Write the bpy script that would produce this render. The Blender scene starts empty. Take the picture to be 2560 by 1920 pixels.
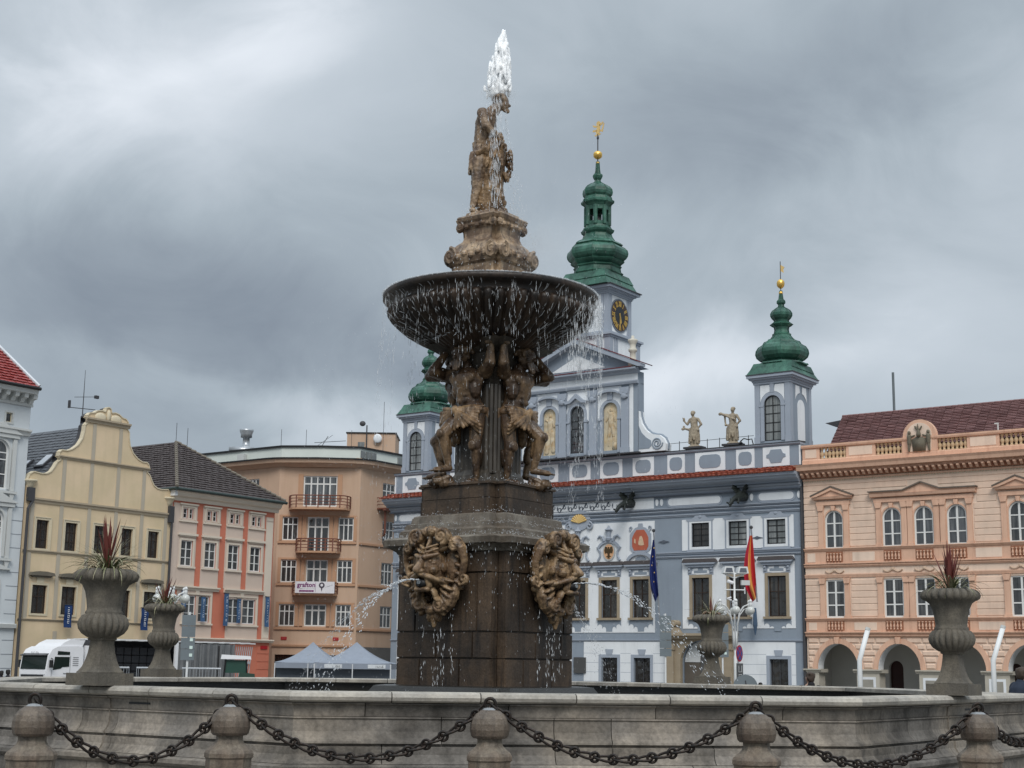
import bpy, math, random
from math import sin, cos, pi, radians as rad, sqrt, atan2
from mathutils import Vector, Matrix, noise as mno
random.seed(7)
SC = bpy.context.scene
COL = SC.collection

# ------------------------------------------------------------------ camera
F0, PITCH, ROLL, EYE = 3718.5, rad(10.747), rad(.8096), 2.3
cp, sp, cr, sr = cos(PITCH), sin(PITCH), cos(ROLL), sin(ROLL)
RV = Vector((cr, -sr * sp, sr * cp)); UV = Vector((-sr, -cr * sp, cr * cp)); FV = Vector((0, cp, sp))
cam = bpy.data.cameras.new('camera'); camo = bpy.data.objects.new('camera', cam); COL.objects.link(camo)
cam.sensor_fit = 'HORIZONTAL'; cam.sensor_width = 36; cam.lens = F0 / 2560 * 36
cam.clip_start = .1; cam.clip_end = 3000
mw = Matrix((RV, UV, -FV)).transposed().to_4x4(); mw.translation = Vector((0, 0, EYE)); camo.matrix_world = mw
SC.camera = camo

def ray(x, y): return FV + (x - 1280) / F0 * RV - (y - 960) / F0 * UV
def atY(x, y, Y):
    r = ray(x, y); return Vector((r.x * Y / r.y, Y, EYE + r.z * Y / r.y))

# ------------------------------------------------------------------ world, sun, exposure
SUN_EL, SUN_AZ = rad(46), rad(274)          # the sun stands behind the camera to the left, above thick cloud
W = bpy.data.worlds.new('World'); SC.world = W; W.use_nodes = True
nt = W.node_tree; nt.nodes.clear(); N = nt.nodes.new; LK = nt.links.new
out = N('ShaderNodeOutputWorld'); bg = N('ShaderNodeBackground'); bg2 = N('ShaderNodeBackground'); mixs = N('ShaderNodeMixShader')
sky = N('ShaderNodeTexSky'); sky.sky_type = 'NISHITA'; sky.sun_disc = False; sky.sun_elevation = SUN_EL; sky.sun_rotation = pi / 2 - SUN_AZ
LK(sky.outputs[0], bg.inputs[0]); bg.inputs[1].default_value = .07
tc = N('ShaderNodeTexCoord')
def vm(op, a, b=None, s=None):
    n = N('ShaderNodeVectorMath'); n.operation = op
    for i, q in enumerate((a, b)):
        if q is None: continue
        if isinstance(q, tuple): n.inputs[i].default_value = q
        else: LK(q, n.inputs[i])
    if s is not None: n.inputs[3].default_value = s
    return n.outputs['Value'] if op in ('LENGTH', 'DISTANCE', 'DOT_PRODUCT') else n.outputs[0]
def mt(op, a, b=None, c=None):
    n = N('ShaderNodeMath'); n.operation = op
    for i, q in enumerate((a, b, c)):
        if q is None: continue
        if isinstance(q, (int, float)): n.inputs[i].default_value = q
        else: LK(q, n.inputs[i])
    return n.outputs[0]
def nz(vec, sc, det, rough=.55, dist=0):
    n = N('ShaderNodeTexNoise'); LK(vec, n.inputs[0]); n.inputs['Scale'].default_value = sc
    n.inputs['Detail'].default_value = det; n.inputs['Roughness'].default_value = rough; n.inputs['Distortion'].default_value = dist
    return n
D = tc.outputs['Generated']
mp = N('ShaderNodeMapping'); mp.inputs['Rotation'].default_value = (0, rad(14), 0); mp.inputs['Scale'].default_value = (1, 1, 1.55); LK(D, mp.inputs[0])
n1 = nz(mp.outputs[0], 3.2, 6, .52, .4); n2 = nz(mp.outputs[0], 7, 9, .58, .9)
warp = vm('MULTIPLY', vm('SUBTRACT', n1.outputs['Color'], (.5, .5, .5)), (.22, .0, .12))
warp2 = vm('MULTIPLY', vm('SUBTRACT', n2.outputs['Color'], (.5, .5, .5)), (.08, .0, .06))
Dw = vm('ADD', vm('ADD', D, warp), warp2)
val = mt('MULTIPLY_ADD', n1.outputs['Fac'], .30, .228)
val = mt('ADD', val, mt('MULTIPLY', mt('SUBTRACT', n2.outputs['Fac'], .5), .26))
# the great masses of cloud: (direction given by the way one looks, radius, flatness, tilt, lighter/darker)
for px, py, rx, rz, tilt, amp in ((130, 60, .11, .09, .0, .12), (760, 110, .05, .03, .3, .12), (380, 60, .05, .03, 0, -.06), (620, 130, .12, .045, .25, .12), (320, 130, .07, .035, .1, .06), (300, 420, .17, .05, -.2, .06), (640, 400, .10, .04, .1, .09), (560, 830, .20, .07, .12, -.22), (250, 640, .12, .04, .1, -.07),
                            (1000, 620, .10, .06, .3, -.05), (1650, 300, .20, .045, .28, -.11), (2300, 130, .20, .05, .3, -.06), (2330, 420, .17, .045, .3, .07),
                            (1000, 1080, .26, .018, -.12, .17), (1800, 980, .12, .03, .2, .17), (2350, 800, .12, .04, .2, .09), (1640, 925, .05, .02, .15, .12), (1330, 960, .06, .02, 0, .1), (700, 1060, .06, .02, -.1, .1), (1250, 480, .14, .06, .2, .015), (1900, 600, .15, .04, .3, -.03)):
    r = ray(px, py).normalized()
    v = vm('SUBTRACT', Dw, (r.x, r.y, r.z))
    m_ = N('ShaderNodeMapping'); m_.vector_type = 'TEXTURE'; m_.inputs['Rotation'].default_value = (0, -tilt, 0); m_.inputs['Scale'].default_value = (rx, 8, rz); LK(v, m_.inputs[0])
    L_ = vm('LENGTH', m_.outputs[0]); g = mt('POWER', 2.718, mt('MULTIPLY', mt('MULTIPLY', L_, L_), -1.0))
    val = mt('ADD', val, mt('MULTIPLY', g, amp))
sep = N('ShaderNodeSeparateXYZ'); LK(D, sep.inputs[0])
zen = mt('MULTIPLY_ADD', mt('MAXIMUM', mt('SUBTRACT', sep.outputs[2], .43), 0), 3.6, 1.0)      # overcast sky, brighter overhead
cr_ = N('ShaderNodeValToRGB'); LK(val, cr_.inputs[0]); e = cr_.color_ramp.elements
e[0].position = .12; e[0].color = (.17, .20, .24, 1); e[1].position = .82; e[1].color = (.74, .77, .82, 1)
q = e.new(.34); q.color = (.29, .335, .375, 1); q = e.new(.52); q.color = (.405, .45, .495, 1)
LK(cr_.outputs[0], bg2.inputs[0]); LK(mt('MULTIPLY', zen, 1.0), bg2.inputs[1])
mixs.inputs[0].default_value = .96; LK(bg.outputs[0], mixs.inputs[1]); LK(bg2.outputs[0], mixs.inputs[2]); LK(mixs.outputs[0], out.inputs[0])

sun = bpy.data.lights.new('sun', 'SUN'); sun.energy = 1.5; sun.angle = rad(28); sun.color = (1, .965, .91)
so = bpy.data.objects.new('sun', sun); COL.objects.link(so)
so.rotation_euler = Vector((cos(SUN_AZ) * cos(SUN_EL), sin(SUN_AZ) * cos(SUN_EL), sin(SUN_EL))).to_track_quat('Z', 'Y').to_euler()
SC.view_settings.view_transform = 'Standard'; SC.view_settings.look = 'None'; SC.view_settings.gamma = 1
SC.view_settings.use_curve_mapping = False; SC.view_settings.exposure = 0.5

# ------------------------------------------------------------------ materials
MATS = {}
def mat(name, c, rough=.8, var=.12, scale=1.2, c2=None, mixs_=.5, streak=None, sscale=(2.2, 2.2, .22), bump=.0, bscale=14, metal=0, spec=.35, trans=0, alpha=1, rnd=0, samt=.5, fine=0):
    """procedural Principled material: base colour with broad and fine noise, a second colour in patches, vertical run-off streaks, relief"""
    if name in MATS: return MATS[name]
    m = bpy.data.materials.new(name); m.use_nodes = True; t = m.node_tree; t.nodes.clear(); n = t.nodes.new; k = t.links.new
    o = n('ShaderNodeOutputMaterial'); b = n('ShaderNodeBsdfPrincipled'); k(b.outputs[0], o.inputs[0])
    b.inputs['Roughness'].default_value = rough; b.inputs['Metallic'].default_value = metal; b.inputs['Specular IOR Level'].default_value = spec
    b.inputs['Transmission Weight'].default_value = trans; b.inputs['Alpha'].default_value = alpha
    g = n('ShaderNodeTexCoord'); co = g.outputs['Object']
    def noi(vec, s, d=5, r=.6):
        q = n('ShaderNodeTexNoise'); k(vec, q.inputs[0]); q.inputs['Scale'].default_value = s; q.inputs['Detail'].default_value = d; q.inputs['Roughness'].default_value = r; return q.outputs['Fac']
    def rgb(a): q = n('ShaderNodeRGB'); q.outputs[0].default_value = (*a, 1); return q.outputs[0]
    def mix(f, a, bb, typ='MIX'):
        q = n('ShaderNodeMix'); q.data_type = 'RGBA'; q.blend_type = typ
        if isinstance(f, (int, float)): q.inputs[0].default_value = f
        else: k(f, q.inputs[0])
        k(a, q.inputs[6]); k(bb, q.inputs[7]); return q.outputs[2]
    def ramp(f, a, bb, lo=0., hi=1.):
        q = n('ShaderNodeMapRange'); k(f, q.inputs[0]); q.inputs[1].default_value = a; q.inputs[2].default_value = bb; q.inputs[3].default_value = lo; q.inputs[4].default_value = hi; return q.outputs[0]
    colr = rgb(c)
    if c2: colr = mix(ramp(noi(co, scale * .9, 6), .5 - mixs_ * .35, .75 - mixs_ * .35), colr, rgb(c2))
    if streak:
        mpp = n('ShaderNodeMapping'); mpp.inputs['Scale'].default_value = sscale; k(co, mpp.inputs[0])
        colr = mix(ramp(noi(mpp.outputs[0], 1.6, 6, .62), .48, .68, 0, samt), colr, rgb(streak))
    f = ramp(noi(co, scale, 6), .25, .75, 1 - var, 1 + var)
    if fine: 
        f2 = ramp(noi(co, scale * 18, 3), .3, .7, 1 - fine, 1 + fine); q = n('ShaderNodeMath'); q.operation = 'MULTIPLY'; k(f, q.inputs[0]); k(f2, q.inputs[1]); f = q.outputs[0]
    if rnd:
        oi = n('ShaderNodeObjectInfo'); f3 = ramp(oi.outputs['Random'], 0, 1, 1 - rnd, 1 + rnd); q = n('ShaderNodeMath'); q.operation = 'MULTIPLY'; k(f, q.inputs[0]); k(f3, q.inputs[1]); f = q.outputs[0]
    cb = n('ShaderNodeCombineColor'); k(f, cb.inputs[0]); k(f, cb.inputs[1]); k(f, cb.inputs[2])
    k(mix(1.0, colr, cb.outputs[0], 'MULTIPLY'), b.inputs['Base Color'])
    if bump:
        bm = n('ShaderNodeBump'); bm.inputs['Strength'].default_value = 1; bm.inputs['Distance'].default_value = bump; k(noi(co, bscale, 6, .65), bm.inputs['Height']); k(bm.outputs[0], b.inputs['Normal'])
    MATS[name] = m; return m

def glassmat(name, c, curtain=None, amt=.5, rough=.08, fold=9):
    """window glass over a dark room, pale curtain folds showing through in part of the panes"""
    m = bpy.data.materials.new(name); m.use_nodes = True; t = m.node_tree; n = t.nodes.new; k = t.links.new; b = t.nodes['Principled BSDF']
    b.inputs['Roughness'].default_value = rough; b.inputs['Specular IOR Level'].default_value = .7
    wv = n('ShaderNodeTexNoise'); wv.inputs['Scale'].default_value = 1.7; bp = n('ShaderNodeBump'); bp.inputs['Distance'].default_value = .05; gp = n('ShaderNodeNewGeometry'); k(gp.outputs['Position'], wv.inputs[0]); k(wv.outputs[0], bp.inputs['Height']); k(bp.outputs[0], b.inputs['Normal'])
    g = n('ShaderNodeTexCoord'); oi = n('ShaderNodeObjectInfo'); geo = n('ShaderNodeNewGeometry')
    mp_ = n('ShaderNodeMapping'); mp_.inputs['Scale'].default_value = (fold, fold, .5); k(geo.outputs['Position'], mp_.inputs[0])
    nn = n('ShaderNodeTexNoise'); nn.inputs['Scale'].default_value = .7; nn.inputs['Detail'].default_value = 3; k(mp_.outputs[0], nn.inputs[0])
    n3 = n('ShaderNodeTexNoise'); n3.inputs['Scale'].default_value = .55; k(geo.outputs['Position'], n3.inputs[0])
    mr = n('ShaderNodeMapRange'); k(nn.outputs[0], mr.inputs[0]); mr.inputs[1].default_value = .4; mr.inputs[2].default_value = .62
    ad = n('ShaderNodeMath'); ad.operation = 'MULTIPLY_ADD'; k(n3.outputs[0], ad.inputs[0]); ad.inputs[1].default_value = 1.4; ad.inputs[2].default_value = -.25
    ml = n('ShaderNodeMath'); ml.operation = 'MULTIPLY'; ml.use_clamp = True; k(mr.outputs[0], ml.inputs[0]); k(ad.outputs[0], ml.inputs[1])
    m2 = n('ShaderNodeMath'); m2.operation = 'MULTIPLY'; k(ml.outputs[0], m2.inputs[0]); rr_ = n('ShaderNodeMapRange'); k(oi.outputs['Random'], rr_.inputs[0]); rr_.inputs[3].default_value = .25 * amt; rr_.inputs[4].default_value = 1.25 * amt; k(rr_.outputs[0], m2.inputs[1])
    mx = n('ShaderNodeMix'); mx.data_type = 'RGBA'; k(m2.outputs[0], mx.inputs[0]); mx.inputs[6].default_value = (*c, 1); mx.inputs[7].default_value = (*(curtain or (.3, .3, .28)), 1)
    k(mx.outputs[2], b.inputs['Base Color'])
    MATS[name] = m; return m

blue = mat('blue grey facade paint', (.235, .275, .325), .85, .07, .5, bump=.004, streak=(.19, .215, .26), samt=.3, sscale=(1.2, 1.2, .15))
bluel = mat('lighter blue grey trim paint', (.30, .335, .39), .85, .06, .6)
blued = mat('dark slate blue trim', (.085, .10, .125), .7, .1, .8)
white = mat('white facade paint', (.70, .72, .74), .85, .06, .6, streak=(.50, .515, .53), samt=.3, sscale=(1.2, 1.2, .2))
pinkw = mat('pale salmon plaster', (.75, .545, .42), .85, .09, .5, streak=(.50, .36, .28), samt=.35, sscale=(1.2, 1.2, .18), c2=(.62, .47, .37), mixs_=.3)
pinkp = mat('creamy salmon panel plaster', (.70, .545, .435), .85, .09, .5, streak=(.46, .36, .29), samt=.4, sscale=(1.2, 1.2, .18))
pinkt = mat('orange salmon trim paint', (.63, .395, .28), .8, .1, .8, streak=(.42, .23, .16), samt=.45)
pinkd = mat('brownish salmon painted shade', (.30, .13, .075), .8, .1, 2)
yelw = mat('pale yellow plaster', (.645, .505, .345), .88, .07, .4, streak=(.48, .39, .26), samt=.3, sscale=(1, 1, .12), c2=(.57, .46, .30), mixs_=.4)
yelg = mat('grey beige lesene plaster', (.40, .355, .285), .88, .06, .6)
yeld = mat('cream moulding plaster', (.56, .49, .36), .85, .08, .8)
coral = mat('coral red plaster', (.50, .165, .105), .85, .08, .7)
crempk = mat('pinkish cream plaster', (.55, .445, .375), .85, .05, .6)
crem2 = mat('light cream stucco', (.62, .54, .45), .85, .05, .6)
orng = mat('warm orange render', (.51, .36, .26), .88, .06, .3, streak=(.38, .24, .155), samt=.3, sscale=(.8, .8, .1))
orngt = mat('darker orange trim render', (.45, .265, .165), .85, .06, .6)
greyb = mat('pale grey blue plaster', (.53, .56, .58), .88, .05, .5)
greyt = mat('pale grey stucco trim', (.50, .51, .50), .85, .05, .8)
winw = mat('white window paint', (.66, .66, .645), .5, .04, 1)
wind = mat('dark brown window wood', (.035, .022, .016), .5, .1, 2)
black = mat('black metal', (.012, .012, .013), .5, .1, 3)
darkm = mat('dark grey sheet metal', (.05, .05, .055), .55, .15, 1)
stonew = mat('beige sandstone surround', (.30, .245, .175), .85, .12, 1.2)
brown = mat('brown painted steel', (.16, .06, .04), .6, .1, 2)
redt = mat('red roof tile', (.33, .085, .045), .75, .35, 3.5, c2=(.22, .06, .04), fine=.2)
dart = mat('dark brown roof tile', (.058, .045, .043), .7, .25, 2.5, fine=.25)
pnkt = mat('weathered mauve red roof tile', (.165, .085, .082), .7, .22, 1.2, fine=.2)
slate = mat('dark grey slate roofing', (.075, .08, .09), .45, .25, 1.3, fine=.2)
redg = mat('bright red glazed roof tile', (.26, .04, .035), .4, .3, 3)
copper = mat('green patina copper', (.016, .062, .044), .42, .55, .9, c2=(.045, .125, .09), mixs_=.4, streak=(.012, .045, .032), sscale=(2.5, 2.5, .35), samt=.8, bump=.02, bscale=2.5)
gold = mat('gilded metal', (.75, .47, .12), .32, .12, 4, metal=.9)
goldp = mat('gold leaf paint', (.62, .43, .17), .6, .1, 3)
gl_d = glassmat('dark window glass', (.018, .017, .016), (.10, .085, .07), .8)
gl_g = glassmat('grey curtained window glass', (.05, .055, .06), (.19, .20, .205), .9)
gl_m = glassmat('window glass with pale curtains', (.028, .03, .032), (.16, .16, .155), .9)
gl_b = glassmat('bright curtained glass', (.12, .13, .13), (.42, .43, .42), .9)

# ------------------------------------------------------------------ mesh helpers
class MB:
    def __init__(s): s.v = []; s.f = []; s.m = []; s.mi = 0
    def add(s, vs, fs):
        o = len(s.v); s.v += [tuple(v) for v in vs]
        for f in fs: s.f.append(tuple(i + o for i in f)); s.m.append(s.mi)
        return s
    def box(s, x0, x1, y0, y1, z0, z1):
        return s.add([(x0, y0, z0), (x1, y0, z0), (x1, y1, z0), (x0, y1, z0), (x0, y0, z1), (x1, y0, z1), (x1, y1, z1), (x0, y1, z1)],
                     [(0, 3, 2, 1), (4, 5, 6, 7), (0, 1, 5, 4), (1, 2, 6, 5), (2, 3, 7, 6), (3, 0, 4, 7)])
    def prism(s, poly, y0, y1):                       # polygon in x,z pushed along y
        n = len(poly); vs = [(x, y0, z) for x, z in poly] + [(x, y1, z) for x, z in poly]
        return s.add(vs, [tuple(range(n)), tuple(range(2 * n - 1, n - 1, -1))] + [(i, i + n, (i + 1) % n + n, (i + 1) % n) for i in range(n)])
    def prismz(s, poly, z0, z1, top=None):
        top = top or poly; n = len(poly); vs = [(x, y, z0) for x, y in poly] + [(x, y, z1) for x, y in top]
        return s.add(vs, [tuple(range(n - 1, -1, -1)), tuple(range(n, 2 * n))] + [(i, (i + 1) % n, (i + 1) % n + n, i + n) for i in range(n)])
    def mould(s, x0, x1, prof):                       # profile in y,z drawn along x
        n = len(prof); vs = [(x0, y, z) for y, z in prof] + [(x1, y, z) for y, z in prof]
        return s.add(vs, [tuple(range(n)), tuple(range(2 * n - 1, n - 1, -1))] + [(i, i + n, (i + 1) % n + n, (i + 1) % n) for i in range(n)])
    def lathe(s, prof, n=24, c=(0, 0), a0=0, lobes=None, oct_=False):
        o = []
        for j, (r, z) in enumerate(prof):
            for i in range(n):
                a = a0 + 2 * pi * i / n; rr = r
                if lobes and lobes[j]: rr = r * (1 - lobes[j][0] * (1 - abs(sin(a * lobes[j][1] / 2)) ** .6))
                o.append((c[0] + rr * cos(a), c[1] + rr * sin(a), z))
        fs = [(j * n + i, j * n + (i + 1) % n, (j + 1) * n + (i + 1) % n, (j + 1) * n + i) for j in range(len(prof) - 1) for i in range(n)]
        fs += [tuple(range(n - 1, -1, -1)), tuple((len(prof) - 1) * n + i for i in range(n))]
        return s.add(o, fs)
    def tube(s, pts, r, n=6, close=False):
        P = [Vector(p) for p in pts]; R = r if isinstance(r, (list, tuple)) else [r] * len(P); m = len(P); vs = []; up = None
        for i in range(m):
            a = P[(i - 1) % m] if (close or i > 0) else P[i]; b = P[(i + 1) % m] if (close or i < m - 1) else P[i]
            t = (b - a).normalized()
            if up is None: up = t.orthogonal().normalized()
            up = (up - t * up.dot(t)); up = up.normalized() if up.length > 1e-6 else t.orthogonal().normalized()
            w = t.cross(up)
            for j in range(n):
                q = 2 * pi * j / n; vs.append(P[i] + (up * cos(q) + w * sin(q)) * R[i])
        k = m if close else m - 1
        fs = [(i * n + j, i * n + (j + 1) % n, ((i + 1) % m) * n + (j + 1) % n, ((i + 1) % m) * n + j) for i in range(k) for j in range(n)]
        if not close: fs += [tuple(range(n - 1, -1, -1)), tuple((m - 1) * n + j for j in range(n))]
        return s.add(vs, fs)
    def ball(s, c, r, n=10, m=6, rot=None):
        if isinstance(r, (int, float)): r = (r, r, r)
        vs = []; M = rot or Matrix.Identity(3); c = Vector(c)
        for j in range(1, m):
            p = pi * j / m
            for i in range(n): a = 2 * pi * i / n; vs.append(c + M @ Vector((r[0] * sin(p) * cos(a), r[1] * sin(p) * sin(a), r[2] * cos(p))))
        vs += [c + M @ Vector((0, 0, r[2])), c + M @ Vector((0, 0, -r[2]))]; T_, B_ = len(vs) - 2, len(vs) - 1
        fs = [(j * n + i, (j + 1) * n + i, (j + 1) * n + (i + 1) % n, j * n + (i + 1) % n) for j in range(m - 2) for i in range(n)]
        fs += [(T_, i, (i + 1) % n) for i in range(n)] + [(B_, (m - 2) * n + (i + 1) % n, (m - 2) * n + i) for i in range(n)]
        return s.add(vs, fs)
    def cap(s, a, b, ra, rb, n=10):                   # tapered limb with round ends
        a = Vector(a); b = Vector(b); d = b - a; L_ = max(d.length, 1e-4); d = d / L_; pts = []; rs = []
        for q in (-1, -.8, -.45, 0): pts.append(a + d * ra * q); rs.append(max(ra * sqrt(max(0, 1 - q * q)), ra * .05))
        for q in (0, .45, .8, 1): pts.append(b + d * rb * q); rs.append(max(rb * sqrt(max(0, 1 - q * q)), rb * .05))
        return s.tube(pts, rs, n)
    def mesh(s, name, mats, smooth=False):
        me = bpy.data.meshes.new(name); me.from_pydata(s.v, [], s.f)
        mats = mats if isinstance(mats, (list, tuple)) else [mats]
        for m_ in mats: me.materials.append(m_)
        if len(mats) > 1: me.polygons.foreach_set('material_index', s.m)
        if smooth: me.polygons.foreach_set('use_smooth', [True] * len(me.polygons))
        me.update(); return me
    def build(s, name, mats, parent=None, smooth=False, loc=None, rz=0):
        return link(name, s.mesh(name, mats, smooth), parent, loc, rz)

def build_each(mb, name, mats, parent=None, smooth=False, tol=.004):
    """build a collection of shapes as one object per group of shapes that touch each other"""
    par = list(range(len(mb.v)))
    def find(a):
        while par[a] != a: par[a] = par[par[a]]; a = par[a]
        return a
    for f in mb.f:
        r = find(f[0])
        for i in f[1:]: par[find(i)] = r
    comp = {}
    for fi, f in enumerate(mb.f): comp.setdefault(find(f[0]), []).append(fi)
    cs = []
    for fl in comp.values():
        vs = [mb.v[i] for fi in fl for i in mb.f[fi]]; cs.append([[min(v[k] for v in vs) - tol for k in range(3)], [max(v[k] for v in vs) + tol for k in range(3)], fl])
    ch = True
    while ch:
        ch = False; out_ = []
        for c in cs:
            for o in out_:
                if all(c[0][k] <= o[1][k] and c[1][k] >= o[0][k] for k in range(3)):
                    o[0] = [min(a, b) for a, b in zip(o[0], c[0])]; o[1] = [max(a, b) for a, b in zip(o[1], c[1])]; o[2] = o[2] + c[2]; ch = True; break
            else: out_.append(c)
        cs = out_
    res = []
    for c in cs:
        q = MB(); mp_ = {}
        for fi in c[2]:
            nf = []
            for i in mb.f[fi]:
                if i not in mp_: mp_[i] = len(q.v); q.v.append(mb.v[i])
                nf.append(mp_[i])
            q.f.append(tuple(nf)); q.m.append(mb.m[fi])
        res.append(q.build(name, mats, parent, smooth))
    return res
def link(name, me, parent=None, loc=None, rz=0, scale=None):
    o = bpy.data.objects.new(name, me); COL.objects.link(o)
    if parent: o.parent = parent
    if loc is not None: o.location = loc
    if rz: o.rotation_euler = (0, 0, rz)
    if scale: o.scale = scale
    return o
def tag(o, label=None, cat=None, group=None, kind=None):
    if label: o['label'] = label
    if cat: o['category'] = cat
    if group: o['group'] = group
    if kind: o['kind'] = kind
    return o
def thing(name, label, cat, loc=(0, 0, 0), rz=0, group=None):
    o = bpy.data.objects.new(name, None); COL.objects.link(o); o.location = loc; o.rotation_euler = (0, 0, rz); o.empty_display_size = .3
    return tag(o, label, cat, group)
def copy_tree(o, parent=None):
    c = o.copy(); COL.objects.link(c); c.parent = parent
    for ch in list(o.children): copy_tree(ch, c)
    return c
WS = bpy.data.scenes.new('workshop')                  # an empty side scene: evaluating one object there is quick
def evalmesh(o):
    p = o.parent; o.parent = None; WS.collection.objects.link(o); vl = WS.view_layers[0]; vl.update()
    me = bpy.data.meshes.new_from_object(o.evaluated_get(vl.depsgraph)); WS.collection.objects.unlink(o); o.parent = p; return me
def bake(o, mods):
    """apply modifiers given as (type, settings) and drop them"""
    for ty, st in mods:
        m_ = o.modifiers.new(ty, ty)
        for a, b in st.items(): setattr(m_, a, b)
    me = evalmesh(o); o.modifiers.clear()
    old = o.data; o.data = me; me.name = old.name; return o
def sculpt(name, mb, m_, parent=None, voxel=.02, sm=3, rough=.0, rsc=9, loc=None, rz=0):
    """fuse overlapping limbs and lumps into one continuous carved surface"""
    o = mb.build(name, m_, parent); o.data.materials.clear()
    bake(o, [('REMESH', dict(mode='VOXEL', voxel_size=voxel)), ('SMOOTH', dict(iterations=sm, factor=.5))])
    me = o.data
    if rough:
        cs = [v.co.copy() for v in me.vertices]; ns = [v.normal.copy() for v in me.vertices]; fl = []
        for c_, n_ in zip(cs, ns): fl.extend(c_ + n_ * (mno.noise(c_ * rsc) * rough + mno.noise(c_ * rsc * 2.7) * rough * .5))
        me.vertices.foreach_set('co', fl)
    me.materials.clear(); me.materials.append(m_); me.polygons.foreach_set('use_smooth', [True] * len(me.polygons)); me.update()
    if loc is not None: o.location = loc
    if rz: o.rotation_euler = (0, 0, rz)
    return o
PANE = MB().box(0, 1, 0, 1, 0, 1)
_pm = {}
def pane(parent, x0, x1, z0, z1, y, gm):
    if gm.name not in _pm: _pm[gm.name] = PANE.mesh('pane', gm)
    return link('pane', _pm[gm.name], parent, (x0, y, z0), 0, (x1 - x0, .01, z1 - z0))

def arc(cx, cz, r, a0, a1, n, rz=None):
    rz = rz or r; return [(cx + r * cos(a0 + (a1 - a0) * i / n), cz + rz * sin(a0 + (a1 - a0) * i / n)) for i in range(n + 1)]
def wall(mb, u0, u1, z0, z1, ops=(), y=0., rev=.25):
    """front skin of a wall with real openings (a,b,c,d,arched) and their reveals"""
    us = sorted({u0, u1} | {q for o in ops for q in o[:2] if u0 < q < u1}); zs = sorted({z0, z1} | {q for o in ops for q in o[2:4] if z0 < q < z1})
    for i in range(len(us) - 1):
        for j in range(len(zs) - 1):
            a, b, c, d = us[i], us[i + 1], zs[j], zs[j + 1]; mx, mz = (a + b) / 2, (c + d) / 2
            if any(o[0] < mx < o[1] and o[2] < mz < o[3] for o in ops): continue
            mb.add([(a, y, c), (b, y, c), (b, y, d), (a, y, d)], [(0, 1, 2, 3)])
    for o in ops:
        a, b, c, d = o[:4]
        if rev and o[0] >= u0 and o[1] <= u1 and o[2] >= z0 - .01 and o[3] <= z1:
            if len(o) > 4 and o[4]:
                rr = (b - a) / 2; rh = rr if o[4] is True else o[4]; s_ = d - rh; ar = arc((a + b) / 2, s_, rr, 0, pi, 14, rh)
                n_ = len(ar) // 2
                mb.add([(x, y, z) for x, z in ar[:n_ + 1]] + [(b, y, d)], [tuple([n_ + 1] + list(range(n_, -1, -1)))])
                mb.add([(x, y, z) for x, z in ar[n_:]] + [(a, y, d)], [tuple([len(ar) - n_] + list(range(len(ar) - n_ - 1, -1, -1)))])
                out_ = [(b, c)] + ar + [(a, c)]
            else: out_ = [(b, c), (b, d), (a, d), (a, c)]
            n_ = len(out_); vs = [(x, y, z) for x, z in out_] + [(x, y + rev, z) for x, z in out_]
            mb.add(vs, [(i, i + 1, i + 1 + n_, i + n_) for i in range(n_ - 1)] + [(n_ - 1, 0, n_, 2 * n_ - 1)])
    return mb
def body(mb, u0, u1, z0, z1, dep, y=0., rev=.25):     # the mass of the house behind its front skin
    mb.box(u0, u1, y + rev + .12, dep, z0, z1)
    mb.box(u0, u0 + .02, y, y + rev + .13, z0, z1); mb.box(u1 - .02, u1, y, y + rev + .13, z0, z1); mb.box(u0 + .02, u1 - .02, y + .01, y + rev + .13, z1 - .02, z1)
    return mb
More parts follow.
